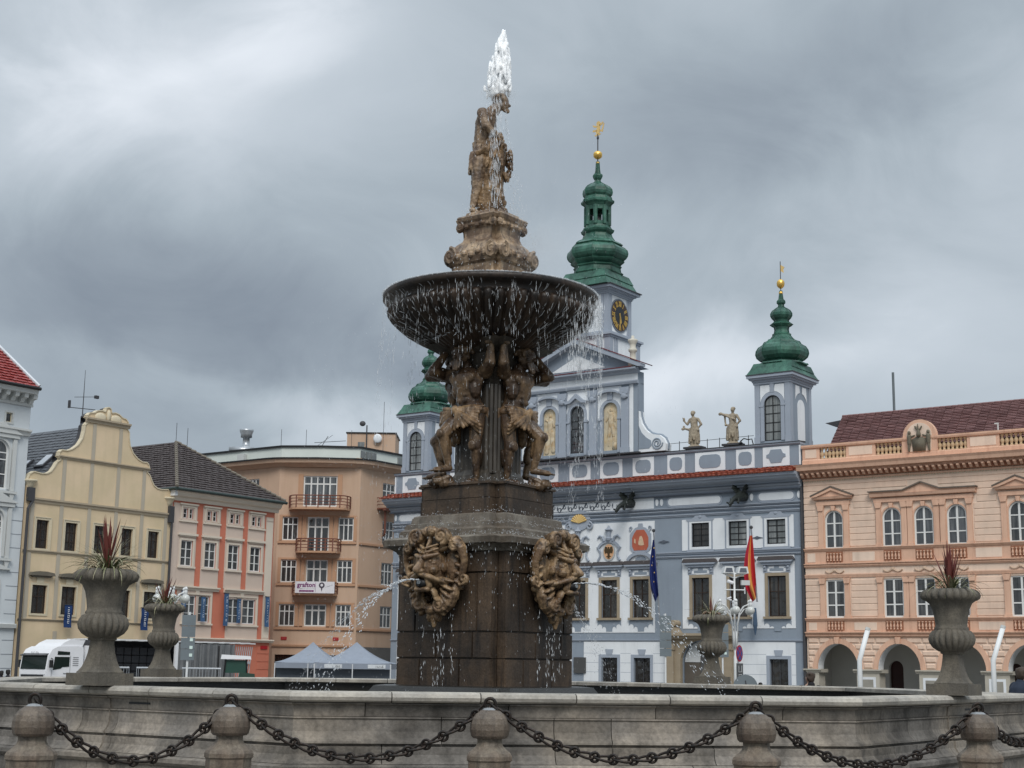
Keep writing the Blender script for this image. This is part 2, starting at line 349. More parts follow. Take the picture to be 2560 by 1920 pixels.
def window(parent, a, b, c, d, cols=2, rows=(.5,), arch=False, y=.14, fm=None, gm=None, fw=.07, bar=.045, split=True, mid=None):
    """one window: frame with bars (rows = heights of cross bars 0..1), panes as its children"""
    mb = MB(); w = b - a; h = d - c; fm = fm or winw; gm = gm or gl_m
    if arch:
        rr = w / 2; s_ = d - rr; oa = arc((a + b) / 2, s_, rr, 0, pi, 12); ia = arc((a + b) / 2, s_, rr - fw, 0, pi, 12); n_ = 13
        for i in range(12):
            mb.prism([oa[i], oa[i + 1], ia[i + 1], ia[i]], y - .03, y + .03)
        mb.box(a, a + fw, y - .03, y + .03, c, s_); mb.box(b - fw, b, y - .03, y + .03, c, s_); mb.box(a + fw, b - fw, y - .03, y + .03, c, c + fw)
    else:
        mb.box(a, a + fw, y - .03, y + .03, c, d); mb.box(b - fw, b, y - .03, y + .03, c, d); mb.box(a + fw, b - fw, y - .03, y + .03, c, c + fw); mb.box(a + fw, b - fw, y - .03, y + .03, d - fw, d)
    xs = [a + fw + (w - 2 * fw) * i / cols for i in range(cols + 1)]
    for i in range(1, cols):
        bw = (mid if (mid and (cols == 2 or i * 2 == cols)) else bar) / 2
        mb.box(xs[i] - bw, xs[i] + bw, y - .035, y + .02, c + fw, d - fw)
    zs = [c + fw] + [c + h * r for r in rows] + [d - fw]
    for z in zs[1:-1]: mb.box(a + fw, b - fw, y - .026, y + .018, z - bar / 2, z + bar / 2)
    if split:
        o = mb.build('window', fm, parent)
        for i in range(cols):
            for j in range(len(zs) - 1):
                if arch and zs[j + 1] > d - w / 2 + .02:
                    zt = max(zs[j], c); sgn = (a + b) / 2; poly = []
                    if i == 0 and True:
                        ar = [p for p in arc((a + b) / 2, d - w / 2, w / 2 - fw * .5, 0, pi, 20) if xs[i] - .03 <= p[0] <= xs[i + 1] + .001 and p[1] >= zt]
                    else: ar = [p for p in arc((a + b) / 2, d - w / 2, w / 2 - fw * .5, 0, pi, 20) if xs[i] - .001 <= p[0] <= xs[i + 1] + .03 and p[1] >= zt]
                    if len(ar) < 2: continue
                    MB().prism([(xs[i + 1], zt)] + [(max(min(p[0], xs[i + 1]), xs[i]), p[1]) for p in ar] + [(xs[i], zt)], y + .01, y + .02).build('pane', gm, o)
                else: pane(o, xs[i], xs[i + 1], zs[j], zs[j + 1], y + .01, gm)
        return o
    mb.mi = 1
    if arch: mb.prism([(b - .01, c)] + arc((a + b) / 2, d - w / 2, w / 2 - .02, 0, pi, 12) + [(a + .01, c)], y + .006, y + .02)
    else: mb.box(a + .01, b - .01, y + .006, y + .02, c + .01, d - .01)
    return mb.build('window', [fm, gm], parent)
def surround(mb, a, b, c, d, w=.12, y0=-.05, y1=.02, arch=False, bottom=False):
    if arch:
        rr = (b - a) / 2; s_ = d - rr; oa = arc((a + b) / 2, s_, rr + w, 0, pi, 12); ia = arc((a + b) / 2, s_, rr, 0, pi, 12)
        for i in range(12): mb.prism([oa[i], oa[i + 1], ia[i + 1], ia[i]], y0, y1)
        d = s_
    else: mb.box(a - w, b + w, y0, y1, d, d + w)
    mb.box(a - w, a, y0, y1, c, d); mb.box(b, b + w, y0, y1, c, d)
    if bottom: mb.box(a - w, b + w, y0, y1, c - w, c)
    return mb
def tiles(name, parent, P00, P10, P01, P11, rows, tw, m_, lift=.05, label=None, wave=.02):
    """roof courses, each one lapping over the course below; the tile edges waver along it"""
    P00, P10, P01, P11 = map(Vector, (P00, P10, P01, P11)); nrm = (P10 - P00).cross(P01 - P00)
    if nrm.length < 1e-5: nrm = (P10 - P00).cross(P11 - P00)
    nrm.normalize(); nrm = nrm if nrm.z > 0 else -nrm; mb = MB()
    for r in range(rows):
        t0, t1 = r / rows, (r + 1.0) / rows
        a0, b0 = P00.lerp(P01, t0), P10.lerp(P11, t0); a1, b1 = P00.lerp(P01, t1), P10.lerp(P11, t1)
        n = max(1, int((b0 - a0).length / tw)); off = (r % 2) * .5
        for i in range(n):
            s0, s1 = i / n, (i + .93) / n; l = lift * (1 + random.uniform(-.25, .25)); j = random.uniform(-.01, .01)
            q0, q1 = a0.lerp(b0, s0), a0.lerp(b0, s1); w0, w1 = a1.lerp(b1, s0), a1.lerp(b1, s1); dn = (q0 - w0).normalized() * (.03 + j)
            mb.add([q0 + dn + nrm * .005, q1 + dn + nrm * .005, q1 + dn + nrm * (l + wave * (i % 2)), q0 + dn + nrm * (l + wave * ((i + 1) % 2)), w1 + nrm * .012, w0 + nrm * .012], [(0, 1, 2, 3), (3, 2, 4, 5)])
    mb.add([P00, P10, P11, P01], [(0, 1, 2, 3)])
    o = mb.build(name, m_, parent); o['kind'] = 'stuff'; return o
def text(s, size, m_, parent, loc, rot=(pi / 2, 0, 0), name='lettering', ext=.004, align='CENTER', bold=0):
    cu = bpy.data.curves.new('t', 'FONT'); cu.body = s; cu.size = size; cu.extrude = ext; cu.align_x = align; cu.align_y = 'CENTER'; cu.offset = bold; cu.resolution_u = 2
    t = bpy.data.objects.new('t', cu); me = evalmesh(t); bpy.data.objects.remove(t)
    me.materials.clear(); me.materials.append(m_); o = link(name, me, parent, loc); o.rotation_euler = rot; return o

def print_marks(parent, m_, p, du, dv, n, l, h, name='print', seed=1, thick=.35):
    """a line of print too small to read: strokes of uneven width along du, height along dv"""
    random.seed(seed); p, du, dv = Vector(p), Vector(du).normalized(), Vector(dv).normalized(); q = MB(); x = 0; st = l / n
    for i in range(n):
        w = st * random.uniform(.45, .85); k = random.choice((0, 1, 2)); a = p + du * x; hh = h * random.uniform(.65, 1)
        t = h * thick * .5
        q.add([a, a + du * t, a + du * t + dv * hh, a + dv * hh], [(0, 1, 2, 3)])
        if k: q.add([a, a + du * w, a + du * w + dv * t, a + dv * t], [(0, 1, 2, 3)])
        if k == 2: b = a + dv * (hh - t); q.add([b, b + du * w, b + du * w + dv * t, b + dv * t], [(0, 1, 2, 3)])
        x += st
    return q.build(name, m_, parent)
# ================================================================== THE SETTING
mb = MB(); mb.box(-400, 400, -60, 700, -.5, 0)
paving = mat('granite square paving', (.17, .165, .155), .8, .15, .4, fine=.3)
mb.build('ground', paving)['kind'] = 'structure'
FC = Vector((-.41, 26.4, 0))                          # axis of the fountain
stp = mat('worn granite step', (.21, .20, .18), .8, .15, .8, fine=.15)
mb = MB()
for r, z in ((12.6, .15), (12.2, .3), (11.8, .45)): mb.lathe([(r, z - .16 if z > .15 else -.1), (r, z)], 64, (FC.x, FC.y))
mb.build('pavement', stp)['kind'] = 'structure'

TO, TD = (-9.2, 118.0), rad(-35.88)                   # town hall side of the square
LO, LD = (-18.7, 118.0), rad(54.46)                   # left side of the square
def facP(o, a, u, v, z=0): return (o[0] + u * cos(a) - v * sin(a), o[1] + u * sin(a) + v * cos(a), z)

# ================================================================== TOWN HALL
TH = thing('town_hall', 'blue grey and white baroque town hall with three green copper towers behind the fountain', 'town hall', (*TO, 0), TD)
cR = [27.46, 30.30, 33.13]; cL = [35 - q for q in cR][::-1]; cM = [12.30, 14.90, 17.50, 20.14, 22.73]
w1 = [(c - .66, c + .66, 5.75, 8.40) for c in cL + cM + cR]
w2 = [(c - .68, c + .68, 10.50, 12.14) for c in cL + cR]
g0 = [(c - .66, c + .66, 0.9, 3.0) for c in (20.15, 22.8, 33.15, 12.2, 14.85, 1.85)]
portal = (25.98, 28.9, 0.02, 4.2, True)
mb = wall(MB(), 0, 35, 0, 15.1, w1 + w2 + g0 + [portal]); body(mb, 0, 35, 0, 15.6, 13)
mb.box(0, 35, .02, .6, 15.1, 17.05)                    # parapet wall
mb.box(0.02, 34.98, .6, 6, 15.6, 16.2)
mb.build('wall', blue, TH)
def field(a, b, c, d, ops=(), m_=white, y=-.03, name='painted_panel'):
    q = MB(); wall(q, a, b, c, d, ops, y, 0); q.box(a, a + .01, y, 0, c, d); q.box(b - .01, b, y, 0, c, d); q.box(a, b, y, 0, d - .01, d); q.box(a, b, y, 0, c, c + .01); return q.build(name, m_, TH)
field(18.0, 24.9, 0, 4.1, g0); field(30.1, 34.35, 0, 4.1, g0); field(.65, 17.0, 0, 4.1, g0)
field(26.03, 34.4, 10.27, 12.4, w2); field(26.03, 34.4, 4.98, 9.76, w1)
field(.6, 8.97, 10.27, 12.4, w2); field(.6, 8.97, 4.98, 9.76, w1)
field(11.15, 23.85, 4.72, 12.45, w1)
# rustication lines of the ground floor
mb = MB()
for a, b in ((18.0, 24.9), (30.1, 34.35)):
    for z in (.7, 1.35, 2.0, 2.65, 3.3): 
        xs = [a, b]; segs = []
        cur = a
        for o in sorted(g0):
            if o[0] > a and o[1] < b and o[2] - .35 < z < o[3] + .55: segs.append((cur, o[0] - .25)); cur = o[1] + .25
        segs.append((cur, b))
        for p, q in segs: mb.box(p, q, -.033, -.028, z - .012, z + .012)
build_each(mb, 'rustication_joint', bluel, TH)
# first floor windows: sandstone surround, sill, blue frieze above, hooded cornice, scalloped apron below
sur1 = MB(); surround(sur1, -.66, .66, 5.75, 8.40, .2, -.1, .02); sur1.box(-.98, .98, -.2, .02, 5.6, 5.75); sur1 = sur1.mesh('window_surround', stonew)
fz = MB(); fz.box(-.98, .98, -.05, 0, 8.6, 9.15); fz.prism([(-1.3, 9.42), (1.3, 9.42), (1.15, 9.3), (-1.15, 9.3)], -.32, 0); fz.prism([(-1.15, 9.3), (1.15, 9.3), (1.0, 9.12), (-1.0, 9.12)], -.2, 0)
for s_ in (-1, 1): fz.box(s_ * .84 - .1, s_ * .84 + .1, -.12, -.05, 8.75, 9.1); fz.ball((s_ * .84, -.13, 8.98), .09, 8, 5)
fz = fz.mesh('window_frieze', bluel)
ct_ = MB(); ct_.prism([(-.66, 8.68), (-.3, 8.62), (.3, 8.62), (.66, 8.68), (.66, 8.86), (.5, 8.92), (.66, 9.0), (.3, 9.05), (-.3, 9.05), (-.66, 9.0), (-.5, 8.92), (-.66, 8.86)], -.065, -.05); ct_ = ct_.mesh('frieze_cartouche', white)
ci_ = MB(); ci_.prism([(-.5, 8.72), (.5, 8.72), (.5, 8.9), (.18, 8.9), (.18, 9.08), (-.18, 9.08), (-.18, 8.9), (-.5, 8.9)], -.08, -.065); ci_ = ci_.mesh('cartouche_bar', blue)
hd = MB(); hd.prism([(-1.34, 9.43), (1.34, 9.43), (1.18, 9.68), (-1.18, 9.68)], -.34, 0); hd = hd.mesh('window_hood', mat('brown grey hood sheeting', (.075, .065, .065), .6, .2, 2))
ap = MB(); P_ = [(-.98, 5.58), (-.98, 5.2)] + arc(-.78, 5.12, .2, pi * .9, 0, 6) + arc(-.42, 4.98, .16, pi, 0, 5) + [(-.25, 4.8), (.25, 4.8)] + arc(.42, 4.98, .16, pi, 0, 5) + arc(.78, 5.12, .2, pi, pi * .1, 6) + [(.98, 5.2), (.98, 5.58)]
ap.prism(P_[::-1], -.045, -.028); ap = ap.mesh('window_apron', blue)
for c in cL + cM + cR:
    for nm, me in (('window_surround', sur1), ('window_frieze', fz), ('frieze_cartouche', ct_), ('cartouche_bar', ci_), ('window_hood', hd), ('window_apron', ap)): link(nm, me, TH, (c, 0, 0))
    window(TH, c - .66, c + .66, 5.75, 8.40, 2, (.62,), fm=wind, gm=gl_d, y=.16, fw=.08, bar=.06)
sur2 = MB(); surround(sur2, -.68, .68, 10.5, 12.14, .17, -.05, .0, bottom=True); sur2 = sur2.mesh('window_border', white)
s2b = MB(); surround(s2b, -.85, .85, 10.33, 12.31, .1, -.06, -.028); 
s2b.prism([(-1.1, 12.38), (-.6, 12.44), (-.35, 12.66), (0, 12.82), (.35, 12.66), (.6, 12.44), (1.1, 12.38), (.95, 12.25), (-.95, 12.25)], -.07, -.045); s2b.ball((0, -.08, 12.55), (.13, .04, .1), 10, 6)
s2b.prism([(-1.08, 10.3), (1.08, 10.3), (1.02, 10.2), (-1.02, 10.2)], -.08, -.03); s2b = s2b.mesh('window_frame_border', bluel)
for i, c in enumerate(cL + cR):
    link('window_border', sur2, TH, (c, 0, 0)); link('window_frame_border', s2b, TH, (c, 0, 0))
    window(TH, c - .68, c + .68, 10.5, 12.14, 2, (.25, .5, .75), fm=black, gm=(gl_d if i % 3 == 0 else gl_b), y=.12, fw=.08, bar=.05)
gb = MB(); surround(gb, -.66, .66, .9, 3.0, .22, -.06, 0); gb.prism([(-.22, 3.2), (.22, 3.2), (.32, 3.58), (-.32, 3.58)], -.08, 0); gb = gb.mesh('window_surround', bluel)
for o in g0:
    c = (o[0] + o[1]) / 2; link('window_surround', gb, TH, (c, 0, 0)); window(TH, o[0], o[1], .9, 3.0, 2, (), fm=darkm, gm=gl_d, y=.2, fw=.06)
# iron wall anchors
mb = MB()
for u, z in ((24.6, 10.95), (31.75, 10.95)): mb.prism([(u - .45, z), (u - .15, z + .06), (u, z + .12), (u + .15, z + .06), (u + .45, z), (u + .15, z - .05), (u, z - .1), (u - .15, z - .05)], -.07, -.032)
build_each(mb, 'wall_anchor', blued, TH)
# string courses
mb = MB(); prof = lambda z0, z1, d: [(0, z0), (-d * .5, z0), (-d * .6, z0 + (z1 - z0) * .45), (-d, z0 + (z1 - z0) * .6), (-d, z1), (0, z1)]
mb.mould(0, 35, prof(4.12, 4.24, .1)); mb.mould(23.87, 35, prof(9.78, 9.92, .12)); mb.mould(23.87, 35, prof(10.02, 10.2, .14)); mb.mould(0, 11.13, prof(9.78, 9.92, .12)); mb.mould(0, 11.13, prof(10.02, 10.2, .14))
mb.mould(-.02, 35, prof(12.62, 12.78, .12)); mb.mould(-.02, 35, prof(12.92, 13.06, .16)); mb.mould(-.02, 35, prof(13.12, 13.26, .22))
build_each(mb, 'string_course', bluel, TH)
mb = MB(); mb.mould(-.25, 35.02, [(0, 14.15), (-.15, 14.15), (-.2, 14.3), (-.38, 14.36), (-.38, 14.48), (0, 14.48)])
mb.mould(-.45, 35.04, [(0, 14.5), (-.42, 14.5), (-.5, 14.62), (-.8, 14.78), (-.86, 14.9), (-1.02, 14.95), (-1.05, 15.13), (0, 15.13)])
build_each(mb, 'cornice', bluel, TH)
mb = MB(); mb.mould(-.3, 35.03, [(0, 14.06), (-.24, 14.06), (-.26, 14.14), (0, 14.14)]); mb.mould(-.4, 35.03, [(-.1, 14.485), (-.6, 14.485), (-.44, 14.498), (-.1, 14.498)]); mb.build('cornice_groove', blued, TH)
tiles('roof_tiles', TH, (-.6, -1.15, 15.14), (35.02, -1.15, 15.14), (-.3, -.02, 15.62), (35.02, -.02, 15.62), 3, .2, redt, .09, wave=.06)
# frieze with pill shaped white fields and small ovals
def pill(u0, u1, z0, z1, y0=-.05, y1=.0, rr=None):
    r = rr or (z1 - z0) / 2; zc = (z0 + z1) / 2
    return MB().prism([(u1 - r + x, zc + z) for x, z in arc(0, 0, r, -pi / 2, pi / 2, 8)] + [(u0 + r + x, zc + z) for x, z in arc(0, 0, r, pi / 2, 3 * pi / 2, 8)], y0, y1)
for u0, u1 in ((24.95, 29.05), (31.9, 34.45), (.55, 3.1), (5.95, 10.05)):
    pill(u0 - .14, u1 + .14, 13.3, 14.05, -.03, 0).build('frieze_panel', bluel, TH); pill(u0, u1, 13.42, 13.94).build('painted_panel', white, TH)
for u in (24.05, 24.42, 30.95, 31.38, 34.82, 3.62, 4.05, 10.58, 10.95, .2):
    MB().prism(arc(u, 13.7, .12, 0, 2 * pi, 14, .25)[:-1], -.05, 0).build('painted_oval', white, TH)
field(11.15, 23.8, 13.3, 14.06)
# scrollwork painted on the middle of the frieze: low relief tendrils
def spiral(cx, cz, r, a0, turns, dr=.75, n=16): return [(cx + r * (1 - dr * t / n) * cos(a0 + turns * 2 * pi * t / n), cz + r * (1 - dr * t / n) * sin(a0 + turns * 2 * pi * t / n)) for t in range(n + 1)]
mb = MB()
for k in range(7):
    u = 14.2 + k * .95 if k < 7 else 0
    for s_ in (-1, 1):
        mb.tube([(x, -.05, z) for x, z in spiral(u + s_ * .22, 13.68 + s_ * .08, .2, pi / 2 * s_, s_ * .9)], .028, 4)
        mb.tube([(u + s_ * .22, -.05, 13.4 + .5 * (s_ > 0)), (u, -.05, 13.68), (u - s_ * .2, -.05, 13.96 - .5 * (s_ > 0))], .03, 4)
    mb.prism([(u + .45, 13.7), (u + .5, 13.85), (u + .55, 13.7), (u + .5, 13.5)], -.06, -.03)
mb.tube([(14, -.05, 13.42), (20.2, -.05, 13.42)], .02, 4); mb.tube([(14, -.05, 13.96), (20.2, -.05, 13.96)], .02, 4)
mb.build('scroll_ornament', blued, TH)
# gilded shell in its frame under the scrolls
mb = MB(); mb.prism(arc(17.6, 12.75, .95, 0, 2 * pi, 20, .75)[:-1], -.12, 0)
for s_ in (-1, 1): mb.tube([(x, -.14, z) for x, z in spiral(17.6 + s_ * .9, 12.3, .3, pi / 2, -s_ * 1.2)], .07, 6)
mb.build('shell_frame', bluel, TH)
mb = MB()
for k in range(9): a = rad(20 + k * 17.5); mb.cap((17.6, -.16, 12.55), (17.6 + .62 * cos(a), -.16, 12.55 + .55 * sin(a)), .04, .09, 8)
mb.build('gilded_shell', goldp, TH, True)
# painted arms: eagle shield, red cartouche, further arms to the left
def crest(u, kind):
    m_ = MB(); m_.prism(arc(u, 10.45, 1.0, rad(20), rad(160), 12, .78) + arc(u, 10.45, .82, rad(160), rad(20), 12, .6), -.16, -.03)
    for s_ in (-1, 1):
        m_.tube([(u + s_ * .95, -.08, 10.75), (u + s_ * .72, -.08, 10.4), (u + s_ * .72, -.08, 10.1), (u + s_ * .92, -.08, 9.78)], [.1, .08, .07, .1], 6)
        m_.tube([(u + s_ * .35, -.12, 11.15), (u + s_ * .5, -.14, 11.45), (u + s_ * .75, -.12, 11.55), (u + s_ * .95, -.1, 11.35)], [.12, .1, .07, .05], 6)
    m_.lathe([(.2, 11.2), (.24, 11.35), (.17, 11.45), (.17, 11.85), (.2, 11.88), (.32, 11.95), (.12, 12.1), (.03, 12.28)], 10, (u, -.1))
    f_ = m_.build('crest_frame', bluel, TH)
    MB().prism(arc(u, 10.38, .52, 0, 2 * pi, 20, .62)[:-1], -.09, -.03).build('shield', mat('pale shield border', (.42, .43, .42), .8, .05, 2), f_)
    MB().prism(arc(u, 10.4, .42, 0, 2 * pi, 20, .54)[:-1], -.1, -.09).build('shield_field', mat('orange shield field', (.62, .36, .2), .8, .08, 3), f_)
    if kind:                                          # black eagle
        e_ = MB(); e_.prism([(u - .08, 10.1), (u + .08, 10.1), (u + .1, 10.5), (u + .04, 10.72), (u - .05, 10.75), (u - .1, 10.5)], -.12, -.1)
        for s_ in (-1, 1):
            e_.prism([(u + s_ * .06, 10.45), (u + s_ * .12, 10.72), (u + s_ * .3, 10.78), (u + s_ * .36, 10.5), (u + s_ * .3, 10.25), (u + s_ * .2, 10.32), (u + s_ * .1, 10.28)][::s_], -.12, -.1)
            e_.prism([(u + s_ * .04, 10.15), (u + s_ * .22, 10.05), (u + s_ * .05, 10.02)][::s_], -.12, -.1)
        e_.prism([(u - .09, 9.92), (u + .09, 9.92), (u + .05, 10.12), (u - .05, 10.12)], -.12, -.1)
        e_.build('eagle', mat('dark brown painted eagle', (.07, .045, .02), .8), f_)
    else:
        e_ = MB()
        for i in range(3):
            for j in range(4):
                if (i + j) % 2: e_.box(u - .36 + i * .24, u - .12 + i * .24, -.115, -.1, 10.0 + j * .2, 10.2 + j * .2)
        e_.build('shield_charge', mat('faded red shield charge', (.42, .14, .12), .8), f_)
crest(20.12, True); crest(17.5, False); crest(14.9, True)
m_ = MB(); u = 22.73
m_.prism([(u - .86, 10.55), (u - .62, 10.3), (u + .62, 10.3), (u + .86, 10.55), (u + .86, 11.55), (u + .62, 11.8), (u + .42, 12.0), (u + .2, 12.05), (u + .16, 12.3), (u - .16, 12.3), (u - .2, 12.05), (u - .42, 12.0), (u - .62, 11.8), (u - .86, 11.55)], -.1, -.03)
for s_ in (-1, 1): m_.tube([(x, -.1, z) for x, z in spiral(u + s_ * .75, 11.98, .17, -pi / 2, s_ * .9)], .045, 5)
m_.prism(arc(u, 9.55, 1.15, rad(15), rad(165), 14, .78) + arc(u, 9.55, .92, rad(165), rad(15), 14, .55), -.2, -.03)
f_ = m_.build('crest_frame', bluel, TH)
MB().prism(arc(u, 9.75, .45, rad(0), rad(180), 14, .26), -.06, -.03).build('lunette', blue, f_)
MB().prism([(u - .66, 10.7), (u - .5, 10.42), (u + .5, 10.42), (u + .66, 10.7), (u + .66, 11.3), (u + .5, 11.6), (u + .3, 11.85), (u - .3, 11.85), (u - .5, 11.6), (u - .66, 11.3)], -.12, -.1).build('cartouche_field', mat('brick red painted field', (.40, .105, .06), .8, .1, 3), f_)
m_ = MB(); m_.prism([(u - .15, 10.85), (u + .3, 10.85), (u + .22, 11.2), (u + .12, 11.42), (u - .02, 11.4), (u - .1, 11.15)], -.135, -.12); m_.prism(arc(u + .1, 10.82, .24, 0, 2 * pi, 10, .07)[:-1], -.137, -.12)
m_.prism([(u - .5, 10.95), (u - .35, 10.9), (u - .38, 11.2), (u - .47, 11.25)], -.135, -.12); m_.build('painted_figures', mat('pale painted figures', (.55, .40, .27), .8, .2, 6), f_)
# portal
m_ = MB()
m_.prism([(24.9, 0), (25.98, 0), (25.98, 2.74)] + arc(27.44, 2.74, 1.46, pi, 0, 16) + [(28.9, 0), (30.0, 0), (30.0, 4.3), (24.9, 4.3)], -.3, 0.02)
for a, b in ((24.95, 25.55), (29.35, 29.95)):
    m_.box(a, b, -.52, -.3, 0, 3.55); m_.box(a - .06, b + .06, -.58, -.3, 3.55, 3.95)
    for q in (a + .08, b - .08): m_.tube([(q, -.6, 3.72), (q, -.3, 3.72)], .14, 8)
m_.mould(24.7, 30.2, [(0, 4.3), (-.6, 4.3), (-.66, 4.45), (-.8, 4.5), (-.8, 4.66), (0, 4.66)])
for s_ in (-1, 1):
    c_ = 27.45; m_.prism([(c_ + s_ * 2.85, 4.66), (c_ + s_ * 2.45, 4.9), (c_ + s_ * 2.2, 5.35), (c_ + s_ * 1.95, 5.55), (c_ + s_ * 1.6, 5.4), (c_ + s_ * 1.75, 5.1), (c_ + s_ * 1.4, 4.66)][::-s_], -.7, -.02)
    m_.tube([(c_ + s_ * 1.78, -.76, 5.33), (c_ + s_ * 1.78, 0, 5.33)], .22, 12)
sur_ = m_.build('portal', stonew, TH)
m_ = MB(); m_.box(25.99, 28.89, .33, .36, .02, 4.1); m_.build('portal_recess', mat('grey painted passage shade', (.10, .10, .10), .9), sur_)  # dark sheet, the dimness of the passage is put into its colour
m_ = MB(); m_.box(26.0, 27.2, .28, .32, .02, 2.72); m_.build('door_leaf', mat('dull brown grey door', (.10, .085, .07), .7), sur_)
m_ = MB(); m_.prism([(26.02, 2.75)] + arc(27.44, 2.74, 1.42, pi, pi * .55, 8) + [(27.2, 2.75)], .27, .3); m_.build('fanlight', mat('white lunette board', (.55, .56, .56), .8), sur_)
# noticeboard and downpipe
m_ = MB(); m_.box(17.2, 18.2, -.12, -.031, 1.9, 3.0); m_.build('notice_board', mat('dark grey notice board', (.07, .07, .07), .5), TH)
m_ = MB(); m_.tube([(35.02, -.12, 0), (35.02, -.12, 14.2)], .09, 8); build_each(m_, 'downpipe', darkm, TH)
# parapet panels
pr = [(12.9, 13.84), (15.82, 16.68), (18.49, 19.33), (21.2, 22.07), (23.8, 24.9), (26.28, 27.1), (29.42, 30.26), (31.63, 32.26), (34.2, 34.87)]
pr = sorted([(35 - b, 35 - a) for a, b in pr if a > 18.4] + pr)
for i in range(len(pr) - 1):
    a, b = pr[i][1], pr[i + 1][0]
    if b - a < .4: continue
    o = MB().box(a, b, -.03, .02, 15.68, 16.98).build('parapet_panel', white, TH)
    ra, rb = a + (b - a) * .14, b - (b - a) * .14; m_ = MB(); ch = min(.32, (rb - ra) * .28)
    if i in (0, len(pr) - 2):                         # notched corners
        m_.prism([(ra, 15.95 + ch), (ra + ch * .6, 15.95 + ch * .8), (ra + ch, 15.9), (rb - ch, 15.9), (rb - ch * .6, 15.95 + ch * .8), (rb, 15.95 + ch), (rb, 16.78 - ch), (rb - ch * .6, 16.78 - ch * .8), (rb - ch, 16.8), (ra + ch, 16.8), (ra + ch * .6, 16.78 - ch * .8), (ra, 16.78 - ch)], -.055, -.03)
    else: m_.prism([(ra, 15.88 + ch), (ra + ch * .3, 15.88 + ch * .3), (ra + ch, 15.88), (rb - ch, 15.88), (rb - ch * .3, 15.88 + ch * .3), (rb, 15.88 + ch), (rb, 16.8 - ch), (rb - ch * .3, 16.8 - ch * .3), (rb - ch, 16.8), (ra + ch, 16.8), (ra + ch * .3, 16.8 - ch * .3), (ra, 16.8 - ch)], -.055, -.03)
    m_.build('panel_inset', blue, o)
for a, b in ((34.89, 35.0), (0, .11)): MB().box(a, b, -.03, .02, 15.68, 16.98).build('parapet_panel', white, TH)
mb = MB(); mb.mould(-.02, 35.02, [(.62, 17.05), (-.06, 17.05), (-.14, 17.13), (-.14, 17.2), (.7, 17.2)]); mb.build('parapet_coping', bluel, TH)
mb = MB(); mb.mould(-.04, 35.04, [(.72, 17.2), (-.17, 17.2), (-.17, 17.25), (.72, 17.32)]); mb.build('coping_sheet', darkm, TH)
# lightning wire on posts along the parapet
mb = MB()
for u in (24.9, 25.75, 27.95, 28.9, 29.9, 31.1): mb.tube([(u, .2, 17.28), (u, .2, 17.95)], .028, 5)
mb.tube([(24.9, .2, 17.82), (31.5, .2, 17.9)], .018, 5); mb.build('parapet_railing', darkm, TH)
mb = MB(); mb.tube([(31.5, .1, 17.3), (31.45, .0, 17.65), (31.2, 0, 17.62), (30.85, 0, 17.72), (30.6, 0, 17.55)], .04, 6); mb.lathe([(.16, 17.42), (.03, 17.56)], 8, (30.62, 0)); mb.build('parapet_lamp', black, TH)

# central gable
GA, GB = 12.27, 22.73; n1_, n2_, nw = (14.45, 15.65), (19.76, 21.06), (17.0, 18.22)
gops = [(14.5, 15.68, 17.62, 21.12, True), (16.94, 18.16, 17.62, 21.12, True), (19.78, 21.02, 17.62, 21.12, True)]
GO = -.35
mb = wall(MB(), GA, GB, 17.3, 22.3, gops, GO, .25); mb.box(GA, GB, GO + .4, .45, 17.3, 22.4); mb.box(GA, GA + .02, GO, GO + .41, 17.3, 22.3); mb.box(GB - .02, GB, GO, GO + .41, 17.3, 22.3)
mb.box(GA, GB, GO, .45, 22.3, 23.2); gab = mb.build('gable', blue, TH)
q = MB()
for a, b, c, d in ((14.02, 15.98, 19.9, 22.27), (16.66, 18.62, 19.9, 22.27), (19.33, 21.34, 19.9, 22.27), (22.0, 22.34, 17.4, 22.27), (12.66, 13.0, 17.4, 22.27)):
    wall(q, a, b, c, d, gops, GO - .02, 0)
q.box(GA + .02, GB - .02, GO - .06, GO, 22.55, 23.05); q.build('painted_panel', white, gab)
m_ = MB()
for o in gops: surround(m_, o[0], o[1], 17.45, o[3], .24, GO - .07, GO + .01, arch=True); m_.box(o[0] - .36, o[0], GO - .12, GO, 19.85, 20.0); m_.box(o[1], o[1] + .36, GO - .12, GO, 19.85, 20.0)
for u in (15.08, 20.4):                               # curved hoods
    ar = arc(u, 21.5, .98, rad(25), rad(155), 12, .52); ib = arc(u, 21.5, .98, rad(155), rad(25), 12, .34); m_.prism(ar + ib, GO - .35, GO); m_.box(u - .22, u + .22, GO - .12, GO, 21.3, 21.84)
u = 17.55; m_.prism([(u - 1.0, 21.4), (u - .6, 21.5), (u - .25, 21.8), (u, 22.0), (u + .25, 21.8), (u + .6, 21.5), (u + 1.0, 21.4), (u + .9, 21.25), (u + .5, 21.3), (u, 21.65), (u - .5, 21.3), (u - .9, 21.25)], GO - .3, GO)
for a, b in ((13.2, 13.98), (16.0, 16.62), (18.66, 19.28), (21.38, 21.98)):
    m_.box(a, b, GO - .14, GO, 17.35, 21.2); m_.box(a - .06, b + .06, GO - .2, GO, 17.35, 17.75); m_.prism([(a, 21.35), (b, 21.35), (b + .1, 22.1), (a - .1, 22.1)], GO - .24, GO); m_.box(a, b, GO - .13, GO, 21.19, 21.36)
    for s_ in (a + .1, b - .1): m_.tube([(s_, GO - .3, 21.72), (s_, GO - .2, 21.72)], .16, 8)
    m_.ball(((a + b) / 2, GO - .24, 21.45), (.28, .1, .22), 8, 5)
